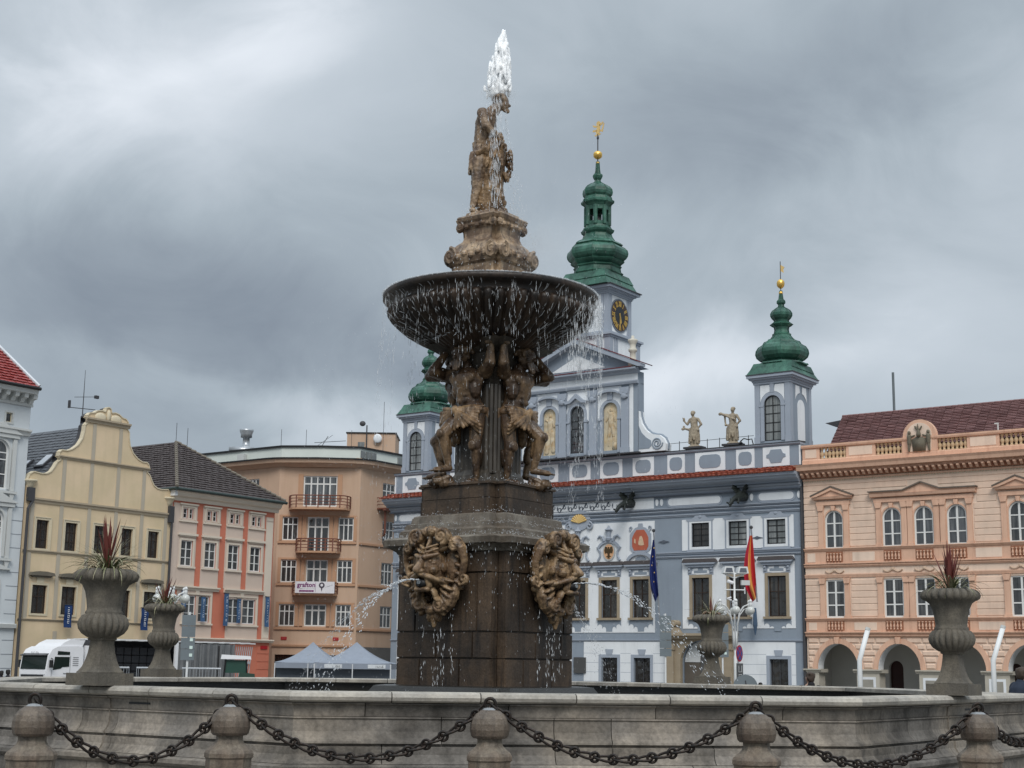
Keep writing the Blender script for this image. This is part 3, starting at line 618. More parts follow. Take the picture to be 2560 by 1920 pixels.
m_.mould(GA - .05, GB + .05, [(GO + .02, 22.3), (GO - .22, 22.3), (GO - .28, 22.45), (GO - .28, 22.53), (GO + .02, 22.53)])
m_.mould(GA - .1, GB + .1, [(GO + .02, 23.05), (GO - .2, 23.05), (GO - .3, 23.2), (GO - .6, 23.3), (GO - .62, 23.42), (GO + .02, 23.42)])
build_each(m_, 'gable_trim', bluel, gab)
m_ = MB(); m_.prism([(GA - .4, 23.42), (GB + .4, 23.42), (17.6, 25.75)], GO - .02, .5); m_.build('pediment', blue, gab)
m_ = MB(); m_.prism([(15.2, 23.75), (20.0, 23.75), (17.6, 24.85)], GO - .05, GO - .02); m_.build('pediment_panel', white, gab)
m_ = MB()
for s_ in (-1, 1):
    x_ = 17.6; e_ = [(x_ + s_ * 5.45, 23.42), (x_, 25.72), (x_, 26.05), (x_ + s_ * 5.72, 23.62), (x_ + s_ * 5.72, 23.42)]
    m_.prism(e_[::-s_], GO - .6, GO)
m_.build('raking_cornice', bluel, gab)
m_ = MB(); m_.box(GA + .2, GB - .2, GO - .64, GO - .3, 23.43, 23.5)
for s_ in (-1, 1): m_.prism([(17.6 + s_ * 5.77, 23.63), (17.6, 26.06), (17.6, 26.12), (17.6 + s_ * 5.8, 23.69)][::-s_], GO - .64, .55)
m_.build('pediment_tiles', mat('dark red edge tiles', (.12, .025, .03), .7, .3, 6), gab)
m_ = MB(); m_.mould(GA - .2, GB + .2, [(GO, 17.26), (GO - .3, 17.26), (GO - .3, 17.35), (GO, 17.36)]); m_.build('ledge_sheet', darkm, gab)
cream = mat('ochre painted niche', (.47, .36, .21), .85, .2, 2, c2=(.55, .47, .34)); fig = mat('pale painted saint', (.55, .47, .34), .85, .25, 3, c2=(.42, .30, .17), mixs_=.3)
for (a, b, c, d, _), kind in zip((gops[0], gops[2]), (0, 1)):
    u = (a + b) / 2
    n_ = MB().prism([(b, c)] + arc(u, d - (b - a) / 2, (b - a) / 2 - .01, 0, pi, 12) + [(a, c)], GO + .12, GO + .16).build('niche_painting', cream, gab)
    m_ = MB(); y_ = GO + .1
    m_.cap((u, y_, 20.55), (u, y_, 20.6), .13, .12, 8); m_.cap((u, y_, 20.2), (u - .03, y_, 19.4), .24, .2, 8)
    m_.cap((u - .2, y_, 20.2), (u - .4, y_ - .02, 19.8 if kind else 20.3), .09, .07, 6); m_.cap((u + .2, y_, 20.2), (u + .35, y_ - .02, 19.75), .09, .07, 6)
    for s_, e in ((-.1, -.18), (.12, .2)): m_.cap((u + s_, y_, 19.4), (u + e, y_, 18.2 if not kind else 18.7), .16, .13, 8)
    if not kind: m_.cap((u - .25, y_, 19.3), (u - .3, y_, 17.9), .16, .2, 8); m_.cap((u + .2, y_, 19.3), (u + .3, y_, 18.0), .15, .22, 8)
    else:
        m_.cap((u - .18, y_, 18.8), (u - .22, y_, 18.0), .09, .06, 6); m_.cap((u + .2, y_, 18.8), (u + .22, y_, 17.95), .09, .06, 6); m_.box(u + .1, u + .5, y_, y_ + .05, 17.65, 18.2)
        m_.cap((u - .3, y_, 20.5), (u + .4, y_, 19.2), .02, .02, 5)
    sc_ = Matrix.Scale(.35, 4, (0, 1, 0)); me = m_.mesh('painted_figure', fig, True); me.transform(Matrix.Translation((0, y_, 0)) @ sc_ @ Matrix.Translation((0, -y_, 0))); link('painted_figure', me, n_)
a, b, c, d, _ = gops[1]; window(gab, a, b, c, d, 2, (.2, .36, .52, .68), True, y=GO + .14, fm=black, gm=gl_g, fw=.06, bar=.045, split=False)
m_ = MB()                                             # volutes
for s_ in (-1, 1):
    X = lambda q: 17.5 + s_ * q
    cv = [(5.24, 20.3), (5.28, 19.9), (5.45, 19.4), (5.75, 18.95), (6.1, 18.65), (6.55, 18.5), (6.9, 18.45), (7.25, 18.2), (7.45, 17.8), (7.4, 17.32)]
    m_.prism([(X(q), z) for q, z in cv + [(5.24, 17.32)]][::s_], GO + .05, .5)
build_each(m_, 'volute', white, gab)
m_ = MB()
for s_ in (-1, 1):
    X = lambda q: 17.5 + s_ * q
    m_.prism([(X(5.26), 19.2), (X(5.5), 18.7), (X(5.85), 18.35), (X(6.25), 18.1), (X(6.3), 17.75), (X(6.1), 17.55), (X(5.26), 17.55)][::s_], GO + .02, GO + .05)
    m_.tube([(X(q), .1, z + .04) for q, z in [(5.24, 20.3), (5.28, 19.9), (5.45, 19.4), (5.75, 18.95), (6.1, 18.65), (6.55, 18.5), (6.9, 18.45), (7.25, 18.2), (7.45, 17.8), (7.4, 17.4)]], .1, 5)
    m_.tube([(x, GO + .03, z) for x, z in spiral(X(6.75), 17.88, .46, 0, -s_ * 2.2, .85, 30)], .055, 5)
build_each(m_, 'volute_scroll', blue, gab)
vt = MB()
vt.lathe([(.34, 23.9), (.34, 24.3), (.22, 24.4), (.2, 24.9), (.3, 25.0), (.32, 25.15), (.2, 25.25), (.24, 25.55), (.36, 25.75), (.36, 25.85), (.12, 25.95), (.1, 26.15)], 14, (0, 0))
urn = vt.mesh('urn', mat('cream stucco urn', (.52, .49, .42), .8, .15, 3), True)
for u in (22.35, 12.85): link('urn', urn, gab, (u, GO - .1, -.35))

# two sandstone statues standing on the parapet
pst_ = mat('beige weathered parapet stone', (.40, .34, .25), .8, .25, 2, c2=(.24, .20, .15), mixs_=.5, bump=.01, fine=.15)
def parapet_statue(u, z, label, kind):
    t = thing('parapet_statue', label, 'statue', facP(TO, TD, u, .25, z), TD, 'sandstone statues on the town hall parapet'); t.scale = (1.15, 1.15, 1.13)
    MB().box(-.62, .62, -.28, .35, 0, .12).build('plinth', darkm, t)
    m_ = MB(); B = m_.ball; Cc = m_.cap; lean = .06 if kind else -.04; random.seed(31 + kind)
    B((0, 0, .14), (.42, .26, .12), 12, 6); Cc((-.14, 0, .2), (-.10, -.06, .85), .13, .15); Cc((.16, 0, .2), (.12, -.02, .85), .14, .17); Cc((0, 0, .8), (.02, 0, 1.35), .30, .24); Cc((.02, 0, 1.3), (-.02, 0, 1.75), .20, .24); B((-.02, 0, 1.85), (.3, .17, .14))
    Cc((-.02, 0, 1.9), (-.03 + lean, -.03, 2.08), .09, .08); B((-.03 + lean, -.05, 2.2), (.125, .14, .17)); B((-.02 + lean, .0, 2.28), (.15, .15, .12))
    for k in range(10): a = 2 * pi * k / 10; Cc((.28 * cos(a), .2 * sin(a), 1.2), (.34 * cos(a), .24 * sin(a), .35 + .1 * (k % 3)), .07, .06, 7)
    Cc((-.28, 0, 1.25), (.3, -.1, 1.15), .09, .1); Cc((.26, 0, 1.85), (.48, .02, 1.5), .09, .075); Cc((.48, .02, 1.5), (.28, -.08, 1.25), .07, .06)
    if kind == 0:
        Cc((-.28, 0, 1.85), (-.42, -.05, 1.55), .09, .075); Cc((-.42, -.05, 1.55), (-.62, -.1, 1.75), .07, .05); B((-.64, -.1, 1.85), (.08, .06, .14)); Cc((-.6, -.08, 1.3), (-.3, -.08, 1.2), .06, .08); B((-.72, -.08, 1.28), (.13, .08, .09)); B((-.66, -.08, 1.42), (.08, .05, .08)); Cc((-.66, -.1, 1.85), (-.74, -.1, 2.0), .04, .02)
    else:
        Cc((-.28, 0, 1.88), (-.55, -.08, 1.95), .09, .07); Cc((-.75, -.1, 2.02), (.3, -.22, 1.55), .085, .05); B((-.78, -.1, 2.0), (.12, .08, .1)); Cc((-.5, -.06, 1.85), (-.45, -.04, 1.35), .06, .05); Cc((-.34, -.05, 1.1), (-.38, 0, .4), .06, .09); B((-.42, -.05, 1.3), (.1, .08, .08))
    sculpt('body', m_, pst_, t, .022, 1, .012, 9)
parapet_statue(26.9, 17.33, 'beige female statue with hand on hip on the parapet, nearer the volute', 0)
parapet_statue(29.9, 17.33, 'beige statue holding a horn across its chest on the parapet, nearer the tower', 1)
# clock tower
CX, CY = 17.6, 2.75
def sq(h, cx=CX, cy=CY, ey=0): return [(cx - h, cy - h - ey), (cx + h, cy - h - ey), (cx + h, cy + h + ey), (cx - h, cy + h + ey)]
ctw = MB().prismz(sq(1.62), 26.6, 30.0).prismz(sq(2.1), 22, 26.3).build('clock_tower', white, TH)
m_ = MB()
for h, z0, z1 in ((2.1, 22, 26.3), (1.62, 26.9, 29.75)):
    for sx in (-1, 1):
        for sy in (-1, 1):
            x, y = CX + sx * h, CY + sy * h; w_ = .32 if h < 2 else .42
            m_.box(min(x + sx * .06, x - sx * w_), max(x + sx * .06, x - sx * w_), min(y + sy * .06, y - sy * w_), max(y + sy * .06, y - sy * w_), z0, z1)
    for t_ in (.45, .75):
        q_ = h - t_ if h < 2 else h - t_ - .25
        if h < 2 and t_ > .5: continue
        for s_ in (-1, 1):
            m_.box(CX + s_ * q_ - .1, CX + s_ * q_ + .1, CY - h - .05, CY - h, z0, z1)
            m_.box(CX + h, CX + h + .05, CY + s_ * q_ - .1, CY + s_ * q_ + .1, z0, z1)
for h, z0, z1 in ((2.22, 26.3, 26.45), (2.35, 26.45, 26.6), (2.0, 26.6, 26.78), (1.78, 26.78, 26.9), (1.74, 29.75, 29.87), (1.8, 29.87, 30.0), (1.95, 30.0, 30.12), (2.18, 30.12, 30.3)): m_.prismz(sq(h), z0, z1)
m_.build('tower_trim', bluel, ctw)
MB().prismz(sq(2.28), 30.3, 30.37).build('tower_sheet', darkm, ctw)
def clockface(px, ax):
    X = CX + 1.62; m_ = MB()
    R_ = 1.2; rim = [(CX + 1.62 + .04, CY + R_ * 1.08 * cos(a), 28.3 + R_ * 1.08 * sin(a)) for a in [2 * pi * i / 32 for i in range(32)]]
    vs = [(X, y, z) for _, y, z in rim] + [(X + .06, y, z) for _, y, z in rim]; m_.add(vs, [tuple(range(32, 64))] + [(i, (i + 1) % 32, (i + 1) % 32 + 32, i + 32) for i in range(32)])
    f_ = m_.build('clock_face', mat('clock rim blue grey', (.13, .15, .18), .6), ctw)
    m_ = MB(); vs = [(X + .065, CY + R_ * .99 * cos(2 * pi * i / 32), 28.3 + R_ * .99 * sin(2 * pi * i / 32)) for i in range(32)]; m_.add(vs, [tuple(range(32))]); m_.build('dial', mat('brown black dial ring', (.055, .03, .02), .5), f_)
    m_ = MB(); vs = [(X + .075, CY + R_ * .58 * cos(2 * pi * i / 32), 28.3 + R_ * .58 * sin(2 * pi * i / 32)) for i in range(32)]; m_.add(vs, [tuple(range(32))]); m_.build('dial_centre', mat('black dial centre', (.012, .014, .018), .4), f_)
    # roman numerals as gilded bars, XII at the top
    ro = ['XII', 'I', 'II', 'III', 'IIII', 'V', 'VI', 'VII', 'VIII', 'IX', 'X', 'XI']; m_ = MB()
    def bar(A, p, q, w=.035):
        ra, ta = p; rb, tb = q
        def P(r, t, e): return (X + .085, CY + (r) * cos(A) - (t + e) * sin(A), 28.3 + r * sin(A) + (t + e) * cos(A))
        m_.add([P(ra, ta, -w), P(ra, ta, w), P(rb, tb, w), P(rb, tb, -w)], [(0, 1, 2, 3)])
    for i, s_ in enumerate(ro):
        A = pi / 2 - 2 * pi * i / 12; wd = {'I': .1, 'V': .2, 'X': .2}; tot = sum(wd[ch] for ch in s_); t_ = tot / 2
        for ch in s_:
            c_ = t_ - wd[ch] / 2; t_ -= wd[ch]
            if ch == 'I': bar(A, (.7, c_), (1.12, c_))
            if ch == 'V': bar(A, (.7, c_), (1.12, c_ + .08)); bar(A, (.7, c_), (1.12, c_ - .08))
            if ch == 'X': bar(A, (.7, c_ + .07), (1.12, c_ - .07)); bar(A, (.7, c_ - .07), (1.12, c_ + .07))
    m_.build('numerals', gold, f_)
    m_ = MB()
    for A, l, w in ((rad(-75), .62, .075), (rad(-90), .98, .05)):
        P = lambda r, e: (X + .1, CY + r * cos(A) - e * sin(A), 28.3 + r * sin(A) + e * cos(A)); m_.add([P(-.2, -w), P(-.2, w), P(l * .8, w * 1.3), P(l, 0), P(l * .8, -w * 1.3)], [(0, 1, 2, 3, 4)])
    m_.build('clock_hands', gold, f_)
clockface(0, 0)
def sharp(o): 
    return o
def dome(prof, c, parent, skirt, name='dome', lantern=None, ey=0):
    m_ = MB()
    if skirt:
        (h0, z0), (h1, z1), (h2, z2) = skirt
        m_.prismz(sq(h0, *c, ey), z0, z1, sq(h1, *c, ey)); m_.prismz(sq(h1 * 1.03, *c, ey * .7), z1, z2, sq(h2, *c, ey * .3))
    a0 = pi / 8
    if lantern:
        za, zb = lantern; lo = [p for p in prof if p[1] <= za]; hi = [p for p in prof if p[1] >= zb]
        m_.lathe(lo, 8, c, a0); m_.lathe(hi, 8, c, a0)
        for i in range(8):
            a = a0 + 2 * pi * i / 8; x, y = c[0] + .9 * cos(a), c[1] + .9 * sin(a); m_.tube([(x, y, za), (x, y, zb)], .17, 6)
            b = a + pi / 8; r_ = .9 * cos(pi / 8); M = Matrix.Rotation(b + pi / 2, 3, 'Z'); w_ = .34; 
            for z0, z1 in ((za, za + .25), (zb - .3, zb)):
                vs = [Vector((c[0] + r_ * cos(b), c[1] + r_ * sin(b), 0)) + M @ Vector((sx * w_, sy * .06, 0)) + Vector((0, 0, z)) for z in (z0, z1) for sx, sy in ((-1, -1), (1, -1), (1, 1), (-1, 1))]
                m_.add(vs, [(0, 3, 2, 1), (4, 5, 6, 7), (0, 1, 5, 4), (1, 2, 6, 5), (2, 3, 7, 6), (3, 0, 4, 7)])
    else: m_.lathe(prof, 8, c, a0)
    o = m_.build(name, copper, parent)
    # standing seams of the copper sheets along the ridges
    s_ = MB()
    for i in range(8):
        a = a0 + 2 * pi * i / 8; seg = []
        for r, z in prof:
            if lantern and lantern[0] < z < lantern[1]:
                if len(seg) > 1: s_.tube(seg, .03, 4)
                seg = []; continue
            if lantern and z >= lantern[1] and seg and seg[-1][2] <= lantern[0]: s_.tube(seg, .03, 4); seg = []
            seg.append((c[0] + (r + .01) * cos(a), c[1] + (r + .01) * sin(a), z))
        if len(seg) > 1: s_.tube(seg, .03, 4)
    s_.build('seam', copper, o) if False else s_.build(name + '_seams', copper, parent)
    return o
def fin(c, zs, r, parent, parts=None):
    m_ = MB(); m_.lathe([(.05, zs - .35), (r * .5, zs - .3), (r * .9, zs - .18), (r, zs - .05), (r, zs + .05), (r * .9, zs + .18), (r * .5, zs + .28), (.06, zs + .33)], 16, c)
    m_.lathe([(.1, zs - .75), (.14, zs - .7), (.14, zs - .6), (.06, zs - .55)], 10, c); return m_.build('gilded_ball', gold, parent, True)
PC = [(1.9, 31.55), (1.98, 31.66), (1.8, 31.8), (1.76, 32.1), (1.86, 32.2), (1.74, 32.35), (1.98, 32.5), (2.08, 32.62), (2.0, 32.7), (2.2, 32.85), (2.33, 33.05), (2.36, 33.25), (2.3, 33.5), (2.1, 33.7), (1.85, 33.85), (1.95, 33.95), (1.75, 34.1), (1.35, 34.3), (1.15, 34.6), (1.06, 34.85), (1.22, 35.0), (1.28, 35.15), (1.1, 35.25), (1.0, 35.4), (.95, 35.55),
      (.95, 37.05), (1.05, 37.2), (1.26, 37.35), (1.28, 37.5), (1.12, 37.6), (1.08, 37.8), (1.0, 37.85), (1.12, 38.0), (1.16, 38.2), (1.12, 38.45), (.95, 38.65), (.65, 38.85), (.38, 38.98), (.24, 39.1), (.2, 39.25), (.3, 39.4), (.36, 39.58), (.34, 39.68), (.2, 39.78), (.15, 40.1), (.11, 40.75)]
dome(PC, (CX - .2, CY - .2), ctw, ((2.25, 30.37), (1.95, 31.0), (1.75, 31.6)), lantern=(35.55, 37.05))
CX, CY = CX - .2, CY - .2
fin((CX, CY), 41.3, .35, ctw)
m_ = MB(); m_.tube([(CX, CY, 40.7), (CX, CY, 43.0)], .045, 6); m_.ball((CX, CY, 42.7), (.1, .1, .16), 8, 6); m_.build('spire_rod', darkm, ctw)
m_ = MB()                                             # gilded rampant lion vane: flat cut metal
lz = 43.0
for P_ in ([(-.1, .0), (.12, .0), (.22, .3), (.2, .62), (.28, .85), (.12, 1.05), (-.08, 1.0), (-.14, .8), (-.02, .7), (-.1, .45), (-.22, .25)], [(.15, .6), (.4, .72), (.5, .9), (.42, .95), (.3, .82), (.12, .75)], [(-.08, .55), (-.38, .62), (-.48, .78), (-.4, .8), (-.3, .72), (-.05, .7)], [(-.1, .35), (-.4, .4), (-.5, .3), (-.42, .22), (-.25, .26), (-.1, .2)], [(.15, .2), (.45, .1), (.52, .45), (.6, .8), (.52, .82), (.42, .5), (.35, .28), (.15, .35)], [(-.1, .0), (-.3, -.08), (-.26, -.14), (.1, -.12), (.3, -.02), (.12, .06)]):
    m_.prism([(CX + x, lz + z) for x, z in P_], CY - .02, CY + .02)
m_.build('lion_vane', goldp, ctw)
m_ = MB(); m_.lathe([(.35, 35.7), (.32, 36.0), (.2, 36.3), (.1, 36.45)], 12, (CX, CY)); m_.tube([(CX - .8, CY, 36.5), (CX + .8, CY, 36.5)], .05, 5); m_.build('bell', darkm, ctw, True)

# corner towers
PR = [(1.75, 22.8), (1.7, 22.9), (1.3, 22.95), (1.28, 23.05), (1.5, 23.15), (1.72, 23.35), (1.8, 23.6), (1.76, 23.85), (1.6, 24.1), (1.3, 24.28), (1.24, 24.4), (1.18, 24.48), (.92, 24.56), (.75, 24.7), (.6, 24.9), (.62, 25.0), (.5, 25.08), (.46, 25.3), (.5, 25.5), (.62, 25.56), (.78, 25.68), (.62, 25.78), (.48, 25.9), (.5, 26.0), (.62, 26.12), (.72, 26.3), (.72, 26.48), (.6, 26.68), (.4, 26.82), (.2, 26.93), (.16, 27.1), (.27, 27.22), (.26, 27.36), (.14, 27.5), (.1, 27.8), (.07, 28.1)]
EY = .35
for side, cu in ((1, 33.05), (-1, 2.05)):
    cc = (cu, 1.6); h = 1.3
    op = [(cu - .62, cu + .62, 17.4, 20.5, True)]
    mb = wall(MB(), cu - h, cu + h, 17.25, 21.6, op, -.05, .2); mb.box(cu - h, cu + h, .3, 3.25, 17.25, 21.6); mb.box(cu - h, cu - h + .02, -.05, .31, 17.25, 21.6); mb.box(cu + h - .02, cu + h, -.05, .31, 17.25, 21.6)
    tw = mb.build('corner_tower', blue, TH)
    tw['label'] = 'right corner tower with green onion dome' if side > 0 else 'left corner tower with green onion dome'
    m_ = MB(); surround(m_, cu - .62, cu + .62, 17.4, 20.5, .26, -.1, -.04, arch=True); m_.box(cu - .98, cu - .62, -.13, -.05, 19.75, 19.88); m_.box(cu + .62, cu + .98, -.13, -.05, 19.75, 19.88)
    m_.box(cu - .14, cu + .14, -.12, -.05, 20.7, 21.3)
    for a, b in ((-h, -.92), (.92, h)): m_.box(cu + a - .04 * (a < 0), cu + b + .04 * (a > 0), -.14, -.05, 17.25, 17.7); m_.box(cu + a, cu + b, -.09, -.05, 17.7, 21.3)
    # side face with a blind arch
    for y0, y1 in ((-.05, .3), (2.9, 3.25)): m_.box(cu + h, cu + h + .04, y0, y1, 17.7, 21.3); m_.box(cu + h, cu + h + .09, y0 - .05, y1, 17.25, 17.7)
    for za, zb, w_ in ((21.3, 21.45, .08), (21.45, 21.6, .14), (21.6, 21.72, .3), (21.72, 21.9, .42)): m_.prismz(sq(h + w_, *cc, EY), za, zb)
    m_.build('tower_trim', bluel, tw)
    m_ = MB()
    for s_ in (-1, 1):
        pts = [(cu + s_ * .14, 20.82), (cu + s_ * .2, 21.22), (cu + s_ * .88, 21.22), (cu + s_ * .88, 20.05)] + [(cu + s_ * .9 * cos(a), 19.88 + .9 * sin(a)) for a in [rad(20 + 60 * i / 6) for i in range(7)]]
        m_.prism(pts[::-s_], -.07, -.05)
    # white blind arch on the side
    ys = [.75, 1.75]; P_ = [(2.15, 17.5)] + arc(1.6, 19.75, .55, 0, pi, 12) + [(1.05, 17.5)]
    vs = [(cu + h + .03, y, z) for y, z in P_] + [(cu + h - .01, y, z) for y, z in P_]; n_ = len(P_); m_.add(vs, [tuple(range(n_))] + [(i, (i + 1) % n_, (i + 1) % n_ + n_, i + n_) for i in range(n_)])
    for s_ in (-1, 1):
        P_ = [(1.6 + s_ * y, z) for y, z in ((.16, 20.75), (.22, 21.2), (.85, 21.2), (.9, 20.2), (.75, 20.45), (.48, 20.65))]; m_.add([(cu + h + .03, y, z) for y, z in P_], [tuple(range(6))])
    build_each(m_, 'painted_panel', white, tw)
    window(tw, cu - .62, cu + .62, 17.4, 20.5, 2, (.2, .4, .6, .78), True, y=.05, fm=black, gm=gl_b, fw=.07, bar=.05, split=False)
    m_ = MB(); m_.prismz(sq(h + .46, *cc, EY), 21.9, 21.96); m_.build('tower_sheet', darkm, tw)
    dome(PR, cc, tw, ((1.72, 21.96), (1.5, 22.35), (1.42, 22.8)), ey=EY)
    fin(cc, 28.6, .27, tw)
    m_ = MB(); m_.tube([(*cc, 28), (*cc, 30.2)], .03, 5); m_.build('spire_rod', darkm, tw)
    m_ = MB(); m_.prism([(cu + .02, 29.5), (cu + .25, 29.35), (cu + .22, 29.6), (cu + .32, 29.75), (cu + .02, 29.95)], 1.59, 1.61); m_.build('pennant_vane', goldp, tw)

# dragons that spout rain water
def dragon(u, label):
    m_ = MB(); c_ = lambda x, y, z: (x, y, z)
    m_.cap((0, .2, 0), (0, -.55, -.02), .30, .36); m_.cap((0, -.5, -.02), (0, -1.6, -.32), .36, .15); m_.cap((0, -1.6, -.32), (0, -1.95, -.55), .15, .12)
    m_.cap((0, -1.9, -.55), (0, -2.2, -.72), .15, .07); m_.cap((0, -1.9, -.6), (.0, -2.15, -.86), .1, .05)
    for s_ in (-1, 1):
        m_.cap((s_ * .08, -1.85, -.45), (s_ * .2, -1.7, -.22), .05, .02, 6); m_.cap((s_ * .15, -1.2, -.2), (s_ * .35, -1.55, -.6), .08, .05, 6); m_.cap((s_ * .35, -1.55, -.6), (s_ * .38, -1.8, -.55), .05, .06, 6)
        m_.cap((s_ * .15, -.5, .2), (s_ * .38, -.15, .62), .1, .05, 8); m_.cap((s_ * .38, -.15, .62), (s_ * .5, -.75, .75), .05, .03, 6); m_.cap((s_ * .38, -.15, .62), (s_ * .42, -1.05, .5), .05, .03, 6)
        m_.add([(s_ * .15, -.5, .2), (s_ * .38, -.15, .62), (s_ * .5, -.75, .75), (s_ * .42, -1.05, .5), (s_ * .2, -.9, .15)], [(0, 1, 2, 3, 4)])
    o = m_.build('gargoyle', mat('black green bronze', (.018, .022, .02), .5, .3, 5, bump=.01), TH, True, (u, -.02, 13.75)); o['label'] = label; return o
dragon(22.0, 'black winged dragon spout left of the two, over the red cartouche')
dragon(30.85, 'black winged dragon spout right of the two, beside the long white panel')

# ================================================================== PINK BUILDING
PB = thing('arcaded_building', 'salmon pink building with ground floor arcade and balustraded roof right of the town hall', 'building', (*TO, 0), TD)
A0, A1 = 35.15, 66
pcs = [37.22, 41.12, 43.2, 45.3, 49.1, 53.0, 55.1, 57.2, 61.1]
pw2 = [(c - .62, c + .62, 10.05, 12.52, True) for c in pcs]
pcs1 = [37.2, 41.1, 43.15, 45.28, 49.05, 53.0, 55.1, 57.2, 61.1]
pw1 = [(c - .64, c + .64, 5.64, 8.06) for c in pcs1]
acs = [37.25, 41.3, 45.35, 49.4, 53.45, 57.5, 61.55]
arcs_ = [(c - 1.38, c + 1.38, 0, 4.02, 1.62) for c in acs]
mb = wall(MB(), A0, A1, 0, 15, pw2 + pw1, 0, .25)
mb = MB(); wall(mb, A0, A1, 4.42, 15, pw2 + pw1, 0, .25); mb.box(A0, A1, .4, 12, 4.42, 15.5); mb.box(A0, A0 + .02, 0, .41, 4.42, 15); mb.box(A1 - .02, A1, 0, .41, 4.42, 15)
mb.build('wall', pinkp, PB)
mb = wall(MB(), A0, A1, 0, 4.42, arcs_, 0, .8); mb.box(A0, A0 + .02, 0, .8, 0, 4.42)
mb.build('arcade_wall', pinkp, PB)
mb = MB(); wall(mb, A0, A1, 0, 4.42, [(39.2, 40.15, 0, 3.0, .5), (46.9, 47.8, 0, 2.9, .5)], 3.6, .3); mb.box(A0, A1, .8, 4.3, 4.2, 4.42); mb.box(A0, A0 + .05, .8, 3.6, 0, 4.2); mb.build('arcade_rear_wall', mat('pale grey arcade plaster', (.60, .585, .54), .9, .1, .5), PB)
mb = MB(); mb.box(39.2, 40.15, 3.88, 3.92, 0, 3.0); mb.box(46.9, 47.8, 3.88, 3.92, 0, 2.9); build_each(mb, 'door', mat('dark oxblood door', (.05, .018, .014), .5), PB)
for u, z0, z1, w_ in ((42.1, 1.75, 2.95, .5), (43.6, 1.65, 2.35, .45)):
    o = MB().box(u - w_, u + w_, 3.52, 3.59, z0, z1).build('framed_notice', mat('brass notice frame', (.22, .16, .07), .5), PB)
    MB().box(u - w_ + .1, u + w_ - .1, 3.5, 3.52, z0 + .1, z1 - .1).build('notice_sheet', mat('yellowish paper notice', (.5, .45, .25), .7, .15, 6), o)
for z in (2.45, 1.9): MB().box(38.05, 38.3, 3.5, 3.59, z - .12, z + .12).build('red_box', mat('dark red enamel box', (.22, .015, .02), .5), PB)
for u in (38.2, 42.3, 46.3, 50.4): MB().prism([(u - .18, 3.3), (u - .16, 2.95), (u, 2.78), (u + .16, 2.95), (u + .18, 3.3)][::-1], 3.54, 3.6).build('plaster_shield', mat('grey plaster shield', (.36, .35, .32)), PB)
# piers with caps and sunk panels, arch mouldings, keystones
prs = [(A0, 35.95)] + [(c + 1.3, c + 2.75) for c in acs[:-1]]
pst = mat('light grey sandstone pier', (.42, .39, .33), .85, .1, 1)
for a, b in prs:
    m_ = MB(); m_.box(a - .02, b + .02, -.1, .85, 0, 2.2); m_.mould(a - .22, b + .22, [(.9, 2.2), (-.14, 2.2), (-.18, 2.3), (-.26, 2.34), (-.26, 2.42), (.9, 2.42)])
    pier = m_.build('pier', pst, PB)
    if b - a > 1: MB().box(a + .22, b - .22, -.12, -.1, .5, 1.95).build('pier_panel', white, pier); MB().box(a + .38, b - .38, -.135, -.12, .6, 1.8).build('panel_inset', mat('mid grey stone inset', (.28, .265, .23)), pier)
for c in acs:
    ar = arc(c, 2.42, 1.38, 0, pi, 20, 1.6); br = arc(c, 2.42, 1.68, pi, 0, 20, 1.92)
    m_ = MB()
    for i in range(20): m_.prism([ar[i], br[20 - i], br[19 - i], ar[i + 1]][::-1], -.08, .01)
    m_.prism([(c - .12, 4.0), (c + .12, 4.0), (c + .18, 4.42), (c - .18, 4.42)], -.18, -.05); m_.build('arch_moulding', pinkt, PB)
    m_ = MB(); ir = arc(c, 2.42, 1.36, 0, pi, 20, 1.58); jr = arc(c, 2.42, 1.379, 0, pi, 20, 1.6)
    for i in range(20): m_.prism([ir[i], jr[i], jr[i + 1], ir[i + 1]][::-1], .0, .82)
    m_.build('arch_soffit', white, PB)
# rusticated blocks between arches
blk = {}
for r in range(5):
    z0, z1 = 2.48 + r * .39, 2.48 + r * .39 + .33
    for i, (a, b) in enumerate([(A0 + .08, acs[0] - 1.7)] + [(acs[k] + 1.7, acs[k + 1] - 1.7) for k in range(6)]):
        ext = [0, .05, .22, .55, 1.2][r]; a_, b_ = (a if i == 0 else a - ext), b + ext; n_ = max(1, round((b_ - a_) / .95)) + (r % 2 if b_ - a_ > 1.2 else 0)
        for k in range(n_):
            x0, x1 = a_ + (b_ - a_) * k / n_ + .03, a_ + (b_ - a_) * (k + 1) / n_ - .03
            key = round(x1 - x0, 2)
            if key not in blk:
                w_ = x1 - x0; blk[key] = MB().add([(0, 0, 0), (w_, 0, 0), (w_, 0, .33), (0, 0, .33), (.06, -.07, .06), (w_ - .06, -.07, .06), (w_ - .06, -.07, .27), (.06, -.07, .27)], [(0, 1, 5, 4), (1, 2, 6, 5), (2, 3, 7, 6), (3, 0, 4, 7), (4, 5, 6, 7)]).mesh('rusticated_block', pinkw)
            if i < 5: link('rusticated_block', blk[key], PB, (x0, -.004, z0))
